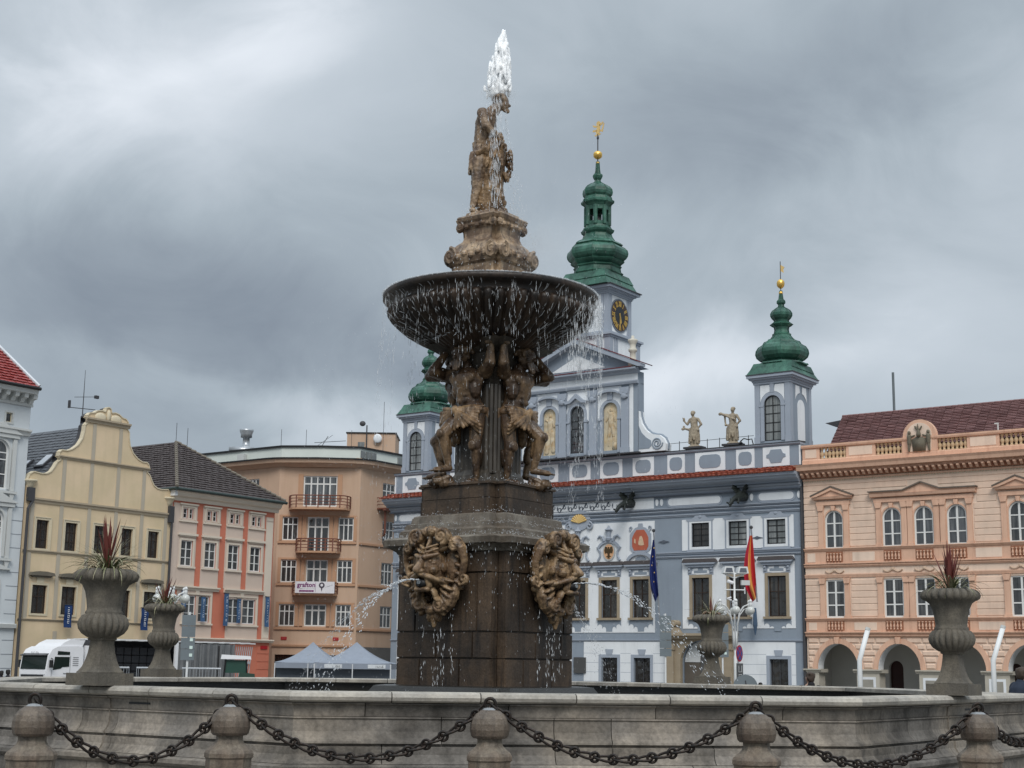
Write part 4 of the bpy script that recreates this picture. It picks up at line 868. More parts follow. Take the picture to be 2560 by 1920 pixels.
# banded upper wall: flat courses between joints
mb = MB()
gaps2 = [(A0, 36.25), (38.3, 40.05), (46.4, 48.1), (50.1, 52)]
def courses(z0, z1, st, gaps, full=()):
    z = z0
    while z < z1 - .05:
        zt = min(z + st, z1) - .045
        for a, b in (full if z > full_z else gaps): mb.mould(a + .01, b - .01, [(0, z), (-.035, z + .02), (-.035, zt - .02), (0, zt)][::1])
        z += st
full_z = 99; courses(10.15, 12.6, .405, gaps2); courses(5.7, 8.1, .405, [(A0, 36.15), (38.3, 40.1), (46.2, 48.1), (50, 52)])
for z, gg in ((12.6, [(A0, 36.0), (38.6, 39.8), (46.6, 47.8), (50.3, 52)]), (13.0, [(A0, 36.1), (38.5, 39.8), (46.6, 47.9), (50.2, 52)]), (13.42, [(A0, 36.6), (37.8, 39.9), (46.5, 48.3), (49.8, 52)]), (13.82, [(A0, 42.2), (44.2, 52)]), (14.2, [(A0, 52)])):
    for a, b in gg: mb.mould(a + .01, b - .01, [(0, z), (-.035, z + .02), (-.035, z + .34), (0, z + .36)])
build_each(mb, 'banded_course', pinkw, PB)
# cornice with brackets
m_ = MB(); m_.mould(A0 - .3, A1, [(0, 14.98), (-.3, 14.98), (-.35, 15.1), (-.75, 15.14), (-.8, 15.34), (-.9, 15.5), (0, 15.6)]); m_.mould(A0, A1, [(0, 14.5), (-.1, 14.5), (-.14, 14.62), (0, 14.64)])
build_each(m_, 'cornice', pinkt, PB)
m_ = MB(); m_.mould(A0 - .1, A1, [(0, 14.66), (-.22, 14.66), (-.26, 14.97), (0, 14.97)]); m_.build('cornice_band', pinkd, PB)  # shade between the brackets is put into the band's dark colour
br_ = MB(); br_.prism([(0, 0), (.16, 0), (.16, .3), (0, .3)], 0, .1); br_.mould(0, .16, [(0, 0), (-.14, .02), (-.22, .12), (-.34, .16), (-.36, .26), (0, .27)]); br_ = br_.mesh('cornice_bracket', pinkt)
u = A0 + .05
while u < 52.5: link('cornice_bracket', br_, PB, (u, -.25, 14.7)); u += .385
m_ = MB(); u = A0 + .1
while u < 52: m_.box(u, u + .1, -.1, -.0, 14.64, 14.7); m_.ball((u + .07, -.06, 14.46), (.05, .05, .05), 6, 4); u += .17
o = m_.build('dentils', yeld, PB); o['kind'] = 'stuff'
# strings
m_ = MB()
for z0, z1, d in ((9.9, 10.08, .2), (8.84, 8.98, .14), (8.98, 9.1, .2), (8.18, 8.4, .1), (5.44, 5.62, .2), (4.42, 4.55, .18), (4.55, 4.74, .28)): m_.mould(A0 - .02, A1, [(0, z0), (-d * .5, z0), (-d * .8, z0 + (z1 - z0) * .5), (-d, z1 - .05), (-d, z1), (0, z1)])
m_.box(A0, A1, -.05, .0, 9.1, 9.9); m_.box(A0, A1, -.05, 0, 4.74, 5.44); build_each(m_, 'string_course', pinkt, PB)
m_ = MB()
for z0, z1 in ((9.2, 9.78), (4.85, 5.34)):
    for a, b in ((35.25, 36.0), (38.35, 40.05), (46.3, 48.1), (50.1, 52)): m_.box(a + .1, b - .1, -.07, -.05, z0, z1)
build_each(m_, 'sunk_panel', pinkp, PB)
# balusters
bal = MB().lathe([(.07, 0), (.07, .04), (.04, .07), (.05, .12), (.075, .2), (.06, .28), (.035, .36), (.04, .42), (.07, .46), (.07, .5)], 8).mesh('baluster', pinkt, True)
for cs, z in ((pcs, 9.24), (pcs1, 4.88)):
    for c in cs[:6]:
        MB().box(c - .58, c + .58, -.06, -.05, z - .05, z + .6).build('painted_recess_shade', pinkd, PB)  # flat dark plate, paints the shade of a hollow behind the balusters
        for k in range(5): link('baluster', bal, PB, (c - .44 + k * .22, -.12, z))
big = MB().lathe([(.12, 0), (.12, .07), (.07, .1), (.09, .18), (.14, .3), (.11, .42), (.055, .5), (.055, .58), (.1, .64), (.12, .7), (.12, .76)], 10).mesh('roof_baluster', mat('ochre stone baluster', (.50, .36, .22), .8, .2, 3), True)
m_ = MB(); m_.mould(A0, A1, [(.35, 15.6), (-.12, 15.6), (-.12, 15.86), (-.06, 15.92), (.35, 15.92)]); m_.mould(A0 - .05, A1, [(.4, 16.68), (-.14, 16.68), (-.18, 16.78), (-.18, 16.88), (.4, 16.88)])
secs = [(36.35, 38.2), (40.2, 42.1), (44.25, 46.15), (48.15, 50.1), (52.1, 54)]
bl = [A0] + [q for s_ in secs for q in s_] + [A1]
for i in range(0, len(bl) - 1, 2): m_.box(bl[i], bl[i + 1], -.05, .25, 15.92, 16.68); 
m_.build('roof_balustrade', pinkt, PB)
for i in range(0, len(bl) - 1, 2):
    if bl[i] < 51: MB().box(bl[i] + .2, bl[i + 1] - .2, -.07, -.05, 16.02, 16.58).build('balustrade_panel', pinkp, PB)
for a, b in secs[:4]:
    for k in range(7): link('roof_baluster', big, PB, (a + .14 + (b - a - .28) * k / 6, .1, 15.92))
# round headed coat of arms in the balustrade
m_ = MB(); m_.prism([(42.0, 15.9), (44.3, 15.9), (44.3, 16.9), (44.25, 16.9)] + arc(43.15, 16.9, 1.08, 0, pi, 14) + [(42.0, 16.9)], -.1, .3); dl = m_.build('dormer_arch', pinkt, PB)
m_ = MB(); m_.prism(arc(43.15, 16.95, .82, 0, pi, 14) + [(42.4, 15.95), (43.9, 15.95)], -.13, -.1); m_.build('arch_field', pinkp, dl)
m_ = MB(); m_.prism([(42.75, 15.95), (43.55, 15.95), (43.62, 16.7), (43.15, 16.95), (42.68, 16.7)], -.2, -.12)
for s_ in (-1, 1):
    x = 43.15 + s_ * .62; m_.cap((x, -.2, 17.12), (x, -.2, 17.16), .11, .11, 8); m_.cap((x, -.2, 16.9), (x, -.2, 16.45), .15, .13, 8); m_.cap((x, -.2, 16.45), (x + .04 * s_, -.2, 16.0), .11, .07, 8); m_.cap((x, -.2, 16.85), (x - s_ * .35, -.22, 16.95), .06, .05, 6)
m_.cap((43.15, -.22, 17.0), (43.15, -.22, 17.2), .16, .1, 8); m_.cap((43.15, -.2, 17.2), (43.1, -.2, 17.65), .05, .03, 6); m_.cap((43.15, -.2, 17.2), (43.35, -.2, 17.5), .05, .05, 6); m_.cap((43.15, -.2, 17.2), (42.95, -.2, 17.5), .05, .07, 6)
m_.build('stone_arms', mat('dark greenish stone arms', (.13, .115, .085), .85, .2, 4), dl, True)
# windows with their pilasters and pediments
for k, c in enumerate(pcs[:6]):
    window(PB, c - .62, c + .62, 10.05, 12.52, 2, (.33, .66), True, y=.1, fm=winw, gm=(gl_g if k != 4 else gl_m), fw=.1, bar=.07, mid=.12)
m_ = MB()
def pil(x, z0, z1, w=.17, d=.12): m_.box(x - w, x + w, -d, 0, z0, z1); m_.box(x - w - .05, x + w + .05, -d - .05, 0, z0, z0 + .14); m_.prism([(x - w, z1 - .35), (x + w, z1 - .35), (x + w + .07, z1), (x - w - .07, z1)], -d - .07, 0)
for c in (37.22, 49.1):
    for s_ in (-1, 1): pil(c + s_ * .87, 10.08, 12.85)
    m_.box(c - 1.15, c + 1.15, -.16, 0, 12.86, 13.1); m_.mould(c - 1.32, c + 1.32, [(0, 13.2), (-.3, 13.25), (-.36, 13.4), (0, 13.4)]); m_.prism([(c - 1.35, 13.41), (c + 1.35, 13.41), (c, 13.9)], -.3, 0); m_.prism([(c - 1.42, 13.42), (c, 13.98), (c + 1.42, 13.42), (c + 1.42, 13.36), (c + 1.0, 13.41), (c, 13.8), (c - 1.0, 13.41), (c - 1.42, 13.36)][::-1], -.42, -.3)
    m_.prism([(c - .1, 12.5), (c + .1, 12.5), (c + .14, 12.8), (c - .14, 12.8)], -.16, 0)
for x in (40.28, 41.97, 42.35, 44.05, 44.45, 46.13): pil(x, 10.08, 12.85)
c = 43.2; m_.box(40.0, 46.4, -.16, 0, 12.86, 13.1); m_.mould(39.8, 46.6, [(0, 13.15), (-.3, 13.2), (-.36, 13.38), (0, 13.38)])
m_.prism([(39.75, 13.39), (46.65, 13.39), (46.6, 13.5), (44.4, 13.5), (43.2, 13.95), (42.0, 13.5), (39.8, 13.5)], -.3, 0)
for q in (41.12, 43.2, 45.3): m_.prism([(q - .1, 12.5), (q + .1, 12.5), (q + .14, 12.8), (q - .14, 12.8)], -.16, 0)
for c in pcs[:5]: surround(m_, c - .62, c + .62, 10.08, 12.52, .1, -.04, 0, arch=True)
for c in (37.2, 49.05):
    for s_ in (-1, 1): pil(c + s_ * .84, 5.62, 8.15)
for x in (40.25, 41.95, 42.32, 44.0, 44.42, 46.12): pil(x, 5.62, 8.15)
build_each(m_, 'window_trim', pinkt, PB)
m_ = MB(); 
for c in (37.22, 49.1): m_.prism([(c - 1.45, 13.42), (c, 13.99), (c + 1.45, 13.42), (c + 1.45, 13.5), (c, 14.08), (c - 1.45, 13.5)][::-1], -.46, 0)
m_.prism([(39.7, 13.5), (42.0, 13.5), (43.2, 13.95), (44.4, 13.5), (46.7, 13.5), (46.7, 13.57), (44.42, 13.58), (43.2, 14.04), (41.98, 13.58), (39.7, 13.57)], -.42, 0); m_.build('pediment_sheet', mat('brown grey pediment sheeting', (.13, .105, .085), .6, .2, 2), PB)
for k, c in enumerate(pcs1[:6]): window(PB, c - .64, c + .64, 5.64, 8.06, 2, (.33, .66), y=.1, fm=winw, gm=gl_m, fw=.1, bar=.08, mid=.12)
m_ = MB()                                             # swags
for c in pcs1[:5]:
    for s_ in (-1, 1): m_.tube([(c + s_ * (.08 + .55 * t / 6), -.06, 8.62 - .14 * sin(pi * t / 6)) for t in range(7)], .05, 5)
    m_.ball((c, -.06, 8.65), (.12, .05, .1), 8, 5)
build_each(m_, 'garland_relief', mat('pale swag relief', (.52, .38, .28), .85), PB)
# roof
tiles('roof_tiles', PB, (36.55, .8, 16.5), (66, .8, 16.5), (36.3, 4.0, 19.3), (66, 4.0, 19.3), 22, .6, pnkt, .09, wave=.0)
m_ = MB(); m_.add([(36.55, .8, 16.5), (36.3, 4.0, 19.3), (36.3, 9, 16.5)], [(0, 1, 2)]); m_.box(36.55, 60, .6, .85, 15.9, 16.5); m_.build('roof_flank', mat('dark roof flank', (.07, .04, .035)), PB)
m_ = MB(); u = 36.3
while u < 60: m_.tube([(u, 4.0, 19.34), (u + .38, 4.0, 19.31)], [.1, .12], 6); u += .4
o = m_.build('ridge_tiles', pnkt, PB); o['kind'] = 'stuff'
m_ = MB(); m_.prism([(35.1, 18.95), (36.35, 19.08), (36.3, 18.7), (35.6, 18.74)], 3.8, 5.2); m_.build('roof_vent', darkm, PB)
m_ = MB(); m_.tube([(39.9, 4.2, 19.0), (39.9, 4.2, 22.06)], .09, 8); m_.build('roof_mast', mat('grey steel mast', (.12, .14, .15), .5), PB)
m_ = MB(); m_.tube([(47.9, .6, 17.0), (47.9, .6, 17.4)], .05, 5); m_.box(47.7, 47.95, .55, .65, 17.38, 17.46); m_.build('roof_fixture', greyt, PB)
# ================================================================== YELLOW GABLED HOUSE
YH = thing('gabled_house', 'pale yellow house with curved gable and grey lesenes, left behind the lorry', 'house', (*LO, 0), LD)
U0, U1, UC = -23.42, -10.66, -17.03
yw1 = [(c - .5, c + .5, 9.63, 11.54) for c in (-21.93, -19.56, -17.08, -14.7, -12.28)]
yw2 = [(c - .6, c + .6, 5.32, 7.2) for c in (-21.8, -19.4, -17.05, -14.7, -12.25)]
HG = [(6.37, 12.9), (6.37, 14.1), (6.2, 14.5), (5.9, 14.68), (5.3, 14.62), (4.85, 14.66), (4.5, 14.85), (4.25, 15.2), (4.05, 15.55), (3.8, 15.72), (3.8, 15.9), (3.95, 16.0), (3.93, 16.25), (3.75, 16.42), (3.3, 16.42), (2.85, 16.6), (2.4, 16.95), (2.08, 17.45), (1.95, 18.0), (1.93, 18.4), (1.75, 18.62), (1.5, 18.72), (1.55, 18.95), (1.8, 19.0), (1.8, 19.1), (1.6, 19.3), (1.25, 19.36), (.95, 19.55), (.6, 19.62), (.25, 19.55), (.18, 19.85), (0, 19.93)]
prf = [(UC + x, z) for x, z in HG] + [(UC - x, z) for x, z in HG[::-1][1:]]
mb = wall(MB(), U0, U1, 0, 12.9, yw1 + yw2 + [(-21.9, -18.8, 0, 3.45, 1.1)], 0, .22); body(mb, U0, U1, 0, 12.9, 14); mb.prism(prf[::-1], 0, .45); mb.build('wall', yelw, YH)
m_ = MB()                                             # coping that follows the curve, dark sheet on its back
for i in range(len(prf) - 1):
    (x0, z0), (x1, z1) = prf[i], prf[i + 1]
    if i in (0, len(prf) - 2): continue
    d = Vector((x1 - x0, z1 - z0)); l = d.length
    if l < .02: continue
    n_ = Vector((d.y, -d.x)) / l * -1; 
    if n_.dot(Vector(((x0 + x1) / 2 - UC, (z0 + z1) / 2 - 15.5))) < 0 and False: n_ = -n_
    o_ = -n_ * .07
    m_.prism([(x0, z0), (x1, z1), (x1 + o_.x, z1 + o_.y), (x0 + o_.x, z0 + o_.y)], -.06, .3)
m_.build('gable_coping', yeld, YH)
m_ = MB()
for i in range(len(prf) - 1):
    (x0, z0), (x1, z1) = prf[i], prf[i + 1]; m_.add([(x0, .3, z0 + .06), (x1, .3, z1 + .06), (x1, .75, z1 + .02), (x0, .75, z0 + .02)], [(0, 1, 2, 3)]); m_.add([(x0, .75, z0 + .02), (x1, .75, z1 + .02), (x1, .75, z1 - .5), (x0, .75, z0 - .5)], [(0, 1, 2, 3)])
m_.build('gable_back_sheet', darkm, YH)
m_ = MB()
for x in (-22.85, -20.48, -18.14, -15.8, -13.45, -11.2):
    m_.box(x - .15, x + .15, -.04, 0, 4.97, 12.7)
for x in (-20.48, -18.14, -15.8, -13.45): m_.box(x - .15, x + .15, -.04, 0, 12.98, 15.9)
for x in (-18.14, -15.8): m_.box(x - .15, x + .15, -.04, 0, 16.06, 18.6)
build_each(m_, 'lesene', yelg, YH)
m_ = MB()
cw = lambda a, b, z0, z1, d=.18: m_.mould(a, b, [(0, z0), (-d * .4, z0), (-d * .55, z0 + (z1 - z0) * .5), (-d, z0 + (z1 - z0) * .65), (-d, z1), (0, z1)])
cw(U0, U1, 12.65, 12.98); cw(UC - 4.0, UC + 4.0, 15.84, 16.06); cw(UC - 1.95, UC + 1.95, 18.66, 19.0, .25); cw(U0, U1, 9.32, 9.5, .12); cw(U0, U1, 4.83, 4.97, .1)
build_each(m_, 'string_course', mat('grey beige cornice plaster', (.36, .30, .22), .85, .1, 1.5), YH)
m_ = MB()                                             # shell at the top of the gable
for s_ in (-1, 1): m_.ball((UC + s_ * .68, -.02, 19.12), (.52, .12, .36), 14, 8)
m_.ball((UC, -.04, 19.35), (.17, .14, .42), 10, 8); m_.build('gable_shell', yeld, YH, True)
for s_ in (-1, 1):
    m_ = MB(); m_.lathe([(.12, 13.35), (.28, 13.75), (.42, 14.0), (.5, 14.05), (.5, 14.15)], 12, (UC + s_ * 6.1, .1)); m_.build('corner_vase', yeld, YH, True)
sy = MB(); surround(sy, -.5, .5, 9.63, 11.54, .14, -.05, 0, bottom=True); surround(sy, -.64, .64, 9.5, 11.68, .06, -.09, 0, bottom=True); sy = sy.mesh('window_surround', yeld)
sy2 = MB(); surround(sy2, -.6, .6, 5.32, 7.2, .14, -.05, 0, bottom=True); sy2.box(-.3, .3, -.06, 0, 7.34, 7.8); sy2 = sy2.mesh('window_surround', yeld)
hdy = MB(); hdy.prism([(-1.0, 7.82), (1.0, 7.82), (.9, 8.02), (.3, 8.1), (-.3, 8.1), (-.9, 8.02)], -.32, 0); hdy.prism([(-.85, 7.82), (.85, 7.82), (.7, 7.7), (-.7, 7.7)][::-1], -.2, 0); hdy = hdy.mesh('window_hood', mat('grey brown hood cornice', (.13, .115, .09), .8, .15, 3))
for a, b, c, d in yw1: link('window_surround', sy, YH, ((a + b) / 2, 0, 0)); window(YH, a, b, c, d, 2, (.33, .66), y=.16, fm=wind, gm=gl_d, fw=.07)
for a, b, c, d in yw2: link('window_surround', sy2, YH, ((a + b) / 2, 0, 0)); link('window_hood', hdy, YH, ((a + b) / 2, 0, 0)); window(YH, a, b, c, d, 2, (.6,), y=.16, fm=wind, gm=gl_d, fw=.08)
m_ = MB(); ar = arc(-20.35, 2.35, 1.75, pi, 0, 16, 1.28); br = arc(-20.35, 2.35, 1.55, 0, pi, 16, 1.1)
for i in range(16): m_.prism([ar[i], ar[i + 1], br[15 - i], br[16 - i]], -.05, 0)
m_.box(-20.5, -20.2, -.06, 0, 3.5, 4.2); m_.build('gate_arch', yelg, YH)
MB().box(-21.9, -18.8, .2, .24, 0, 3.5).build('gate', mat('dark timber gate', (.03, .022, .018), .7), YH)
tiles('roof_slates', YH, (U0 + .2, .8, 13.0), (U0 + .2, 14, 13.0), (UC, .8, 18.75), (UC, 14, 18.75), 22, .38, slate, .045, wave=.01)
tiles('roof_slates', YH, (U1 - .2, .8, 13.0), (U1 - .2, 14, 13.0), (UC, .8, 18.75), (UC, 14, 18.75), 8, 1.2, slate, .03)
for uu, v in ((-20.15, 2.5), (-20.5, 4.5)):
    sl = MB(); M = Matrix.Translation((uu, v, 13.02 + (uu + 23.22) * .929)) @ Matrix.Rotation(-atan2(5.75, 6.2), 4, 'Y')
    me = MB().box(-.75, .75, -.5, .5, .0, .16).mesh('skylight', darkm); me.transform(M); sk = link('skylight', me, YH)
    me = MB().box(-.6, .6, -.36, .36, .16, .19).mesh('skylight_pane', mat('glass painted with sky reflection', (.45, .47, .5), .1)); me.transform(M); link('skylight_pane', me, sk)  # the sky's reflection is put into the pane's pale colour
m_ = MB(); m_.tube([(UC - .2, 2.6, 18.7), (UC - .2, 2.6, 22.9)], [.05, .015], 5); m_.tube([(UC - 1.4, 2.6, 20.0), (UC + .9, 2.6, 20.15)], .03, 5); m_.tube([(UC - 1.0, 2.6, 20.8), (UC + .9, 2.6, 21.1)], .02, 5); m_.box(UC - 1.45, UC - 1.35, 2.5, 2.7, 19.95, 20.5); m_.box(UC + .8, UC + 1.1, 2.5, 2.7, 20.98, 21.2); m_.build('aerial', darkm, YH)
m_ = MB(); m_.tube([(U0 + .1, -.2, 0), (U0 + .1, -.2, 12.2), (U0 + .4, -.2, 12.7)], .1, 8); m_.box(U0, U0 + .5, -.3, -.02, 12.7, 13.6); m_.tube([(U1 - .12, -.2, 0), (U1 - .12, -.2, 12.3)], .09, 8); m_.box(U1 - .4, U1, -.3, -.02, 12.3, 13.5); build_each(m_, 'downpipe', darkm, YH)
navy = mat('navy blue banner cloth', (.010, .035, .12), .7, .1, 2); navyl = mat('faded blue banner cloth', (.045, .10, .20), .7, .1, 2)
lett = mat('white print', (.75, .77, .8), .7)
def banner(par, u, z0, z1, w, t, group, label, y=-.55, tilt=0):
    """cloth banner with its own bracket, hanging square to or along the wall"""
    ob = thing('banner', label, 'banner', facP(LO, LD, u, y, z0), LD, group)
    h = z1 - z0; m_ = MB()
    vs = []; 
    for i in range(7):
        for j in range(2): vs.append((-w / 2 + w * j, .03 * sin(i * 1.3 + u), h * i / 6))
    m_.add(vs, [(2 * i, 2 * i + 1, 2 * i + 3, 2 * i + 2) for i in range(6)]); m_.add([(x, y_ + .02, z) for x, y_, z in vs], [(2 * i, 2 * i + 2, 2 * i + 3, 2 * i + 1) for i in range(6)])
    m_.build('cloth', navyl if abs(y) < .5 else navy, ob)
    m_ = MB(); m_.tube([(-w / 2 - .05, 0, h + .03), (w / 2 + .05, 0, h + .03)], .025, 5); m_.tube([(0, 0, h + .03), (0, -y - .02, h + .03)], .02, 5); m_.build('bracket', darkm, ob)
    print_marks(ob, lett, (-w * .13, -.06, h * .9), (0, 0, -1), (1, 0, 0), 9, h * .78, w * .3, 'print', int(abs(u) * 10)); return ob
banner(YH, -19.75, 4.45, 5.95, .62, 'expozice', 'blue banners on the left houses', 'navy banner hanging left on the yellow house, left of the big stone vase')
banner(YH, -13.1, 4.45, 6.0, .64, 'Budvarka', 'blue banners on the left houses', 'navy banner hanging on the yellow house, right of the big stone vase')

# ================================================================== RED AND CREAM HOUSE
RH = thing('coral_house', 'coral red and cream house with dark hipped roof between yellow and orange houses', 'house', (*LO, 0), LD)
R0, R1 = -10.62, .02
rc = [-9.05, -6.68, -4.28, -1.95]
rw0 = [q for c in (-9.08, -6.68, -4.3, -1.98) for q in ((c - .45, c - .06, 12.78, 13.5), (c + .1, c + .49, 12.78, 13.5))]
rw1 = [(c - .58, c + .58, 9.25, 11.15) for c in rc]
rw2 = [(-9.0, -7.88, 5.2, 7.13), (-7.6, -6.5, 5.2, 7.13), (-4.65, -3.35, 5.2, 7.08), (-3.05, -1.72, 5.2, 7.08)]
mb = wall(MB(), R0, R1, 0, 14.4, rw0 + rw1 + rw2, 0, .2); body(mb, R0, R1, 0, 14.4, 12); mb.build('wall', coral, RH)
def rfield(a, b, c, d, ops, m__=crempk, y=-.03, nm='cream_panel'):
    q = MB(); wall(q, a, b, c, d, ops, y, 0); q.box(a, a + .01, y, 0, c, d); q.box(b - .01, b, y, 0, c, d); q.box(a, b, y, 0, c, c + .01); q.box(a, b, y, 0, d - .01, d); return q.build(nm, m__, RH)
for c in rc: rfield(c - .9, c + .9, 7.8, 13.85, rw0 + rw1)
rfield(-9.75, -6.2, 4.04, 7.5, rw2); rfield(-4.72 - .05, -1.4, 4.04, 7.5, rw2); rfield(-.9, -.1, 4.04, 13.6, []); rfield(-10.5, -9.95, 7.8, 13.85, [])
m_ = MB()
for c in rc:
    surround(m_, c - .58, c + .58, 9.25, 11.15, .14, -.08, -.02); m_.box(c - .85, c + .85, -.16, -.02, 9.1, 9.24); m_.box(c - .95, c + .95, -.2, -.02, 11.5, 11.66); m_.box(c - .8, c + .8, -.14, -.02, 11.42, 11.5); m_.box(c - .9, c + .9, -.14, -.02, 12.5, 12.62)
    surround(m_, c - .62, c + .62, 12.68, 13.6, .12, -.08, -.02); m_.box(c - .9, c + .9, -.16, -.02, 13.75, 13.87)
    m_.box(c - .06 + .08, c + .1, -.06, -.02, 12.7, 13.55)
for a, b in ((-9.15, -6.4), (-4.8, -1.6)): surround(m_, a, b, 5.1, 7.2, .12, -.08, -.02); m_.box(a - .2, b + .2, -.16, -.02, 5.0, 5.12); m_.box((a + b) / 2 - .18, (a + b) / 2 + .18, -.1, -.02, 7.2, 7.5)
for a, b in ((-10.6, -5.65), (-5.1, -.95)): m_.mould(a, b, [(0, 7.5), (-.1, 7.5), (-.14, 7.65), (-.26, 7.7), (-.26, 7.8), (0, 7.82)])
m_.mould(R0 - .05, R1 + .25, [(0, 3.84), (-.16, 3.84), (-.2, 3.95), (-.3, 3.98), (-.3, 4.06), (0, 4.08)])
m_.mould(R0 - .1, R1 + .3, [(0, 14.0), (-.12, 14.0), (-.16, 14.25), (-.4, 14.35), (-.5, 14.6), (-.6, 14.64), (-.6, 14.8), (0, 14.85)])
m_.box(R0, R1, .0, .5, 14.4, 14.85)
for a, b in ((-.95, -.05),): m_.box(a + .12, b - .12, -.06, -.02, 13.3, 13.5); m_.box(a + .1, b - .1, -.05, -.02, 4.2, 13.2)
build_each(m_, 'stucco_trim', crem2, RH)
for k, (a, b, c, d) in enumerate(rw0): window(RH, a, b, c, d, 1, (.5,), y=.08, fm=winw, gm=gl_d, fw=.05, bar=.04)
for a, b, c, d in rw1: window(RH, a, b, c, d, 2, (.33, .66), y=.08, fm=winw, gm=gl_m, fw=.08, bar=.05, mid=.09)
for a, b, c, d in rw2: window(RH, a, b, c, d, 2, (.33, .66), y=.08, fm=winw, gm=gl_g, fw=.08, bar=.05, mid=.09)
m_ = MB()
for z in (.6, 1.2, 1.8, 2.4, 3.0): m_.box(-1.3, R1, -.03, 0, z, z + .52)
build_each(m_, 'banded_course', coral, RH)
ap = (-5.3, 6.0, 19.45); ez = 14.95
tiles('roof_tiles', RH, (R0 - .3, -.7, ez - .1), (R1 + .45, -.7, ez - .1), ap, ap, 22, .35, dart, .07)
tiles('roof_tiles', RH, (R0 - .3, 12, ez - .1), (R0 - .3, -.7, ez - .1), (-5.3, 12, 19.45), ap, 22, .35, dart, .07)
tiles('roof_tiles', RH, (R1 + .45, -.7, ez - .1), (R1 + .45, 12, ez - .1), ap, (-5.3, 12, 19.45), 12, .7, dart, .06)
m_ = MB(); A_ = Vector((R0 - .3, -.7, ez - .05)); B_ = Vector(ap)
for i in range(22): p, q = A_.lerp(B_, i / 22), A_.lerp(B_, (i + 1) / 22); m_.tube([p + Vector((0, 0, .07)), q + Vector((0, 0, .03))], [.15, .12], 6)
A_ = Vector((R1 + .45, -.7, ez - .05))
for i in range(22): p, q = A_.lerp(B_, i / 22), A_.lerp(B_, (i + 1) / 22); m_.tube([p + Vector((0, 0, .07)), q + Vector((0, 0, .03))], [.13, .1], 6)
o = m_.build('hip_tiles', mat('lichen grey hip tiles', (.16, .14, .115), .85, .3, 6), RH); o['kind'] = 'stuff'
m_ = MB(); m_.tube([(R0 - .3, -.78, ez - .16), (R1 + .5, -.78, ez - .16)], .12, 8); m_.tube([(R0 - .4, -.78, ez - .16), (R0 - .4, 11, ez - .16)], .12, 8); m_.build('gutter', mat('dark green grey gutter', (.03, .045, .042), .5), RH)
m_ = MB(); m_.box(R0 - .25, R0, -.5, 12, 14.3, 14.8); m_.box(R0 - .02, R0, 0, 12, 12, 14.8); build_each(m_, 'side_eaves', white, RH)
m_ = MB(); m_.tube([(ap[0], ap[1], 19.4), (ap[0], ap[1], 21.0)], .02, 4); m_.tube([(ap[0] + .1, ap[1] - 1.2, 18.7), (ap[0] + .1, ap[1] - 1.2, 20.5)], .02, 4); build_each(m_, 'lightning_rod', darkm, RH)
MB().box(-.95, -.25, -.1, -.04, 3.35, 3.6).build('street_sign', mat('red enamel street sign', (.35, .015, .02), .4), RH)
for k, (u, z0, z1, w_, t, lb) in enumerate(((-9.36, 6.1, 7.4, .45, 'muzeum', 'navy banner at the left edge of the coral house behind the small vase'), (-7.4, 5.25, 7.05, .42, 'galerie', 'navy banner in front of the left first floor window pair of the coral house'), (-5.06, 5.0, 7.42, .45, 'expozice', 'navy banner on the coral strip between the two first floor window pairs'), (-3.74, 5.25, 7.05, .4, 'vinoteka', 'navy banner inside the right first floor window pair of the coral house'), (-.7, 5.05, 7.35, .45, 'muzeum', 'navy banner at the right edge of the coral house'))):
    banner(RH, u, z0, z1, w_, t, 'blue banners on the left houses', lb, -.35)

# ================================================================== ORANGE CORNER HOUSE
OH = thing('corner_house', 'orange functionalist corner house with curved balconies and white attic storey', 'house', (-16.1, 125, 0), 0)
fx = lambda X: X + 16.1
rows = [(5.34, 7.12), (8.95, 10.8), (12.45, 14.38)]
ops = []
for z0, z1 in rows: ops += [(fx(-19.1), fx(-17.8), z0, z1), (fx(-16.98), fx(-15.18), z0 - (.0 if z0 < 6 else 1.0 if z0 > 12 else .85), z1 + .03), (fx(-14.4), fx(-13.14), z0, z1)]
ops.append((fx(-17.46), fx(-14.62), 15.3, 17.88))
ops += [(fx(-19.3), fx(-16.6), 0, 3.0), (fx(-15.6), fx(-13), 0, 3.0)]
X0, X1 = fx(-19.55), fx(-12.65)
mb = wall(MB(), X0, X1, 0, 18.6, ops, 0, .25); mb.box(X0, X1, .4, 6, 0, 19.5); mb.box(X0, X1, 0, .42, 18.58, 18.6); mb.build('wall', orng, OH)
def wing(x, y, az, u0, u1, wops, flip=0):
    q = wall(MB(), u0, u1, 0, 18.6, wops, 0, .25); q.box(u0, u1, .4, 9, 0, 19.5); q.box(u0, u0 + .02, 0, .42, 0, 18.6); q.box(u1 - .02, u1, 0, .42, 0, 18.6); o = q.build('wing_wall', orng, OH, False, (x, y, 0), az)
    for w_ in wops:
        if w_[3] > 3.5: window(o, w_[0], w_[1], w_[2], w_[3], 3, (.62,), y=.12, fm=winw, gm=gl_m, fw=.09, bar=.09, split=False)
    return o
rw_ = [(3.0, 4.5, z0, z1 + .03) for z0, z1 in rows] + [(2.9, 4.6, 15.95, 17.65), (7.5, 9, 5.34, 7.1), (7.5, 9, 8.95, 10.8), (7.5, 9, 12.4, 14.3)]
RWG = wing(X1, 0, LD, 0, 14, rw_); LWG = wing(X0, 0, TD, -12, 0, [(-3.7, -2.35, 16.2, 17.75), (-7.5, -6.1, 16.2, 17.75), (-3.7, -2.35, 12.45, 14.3)])
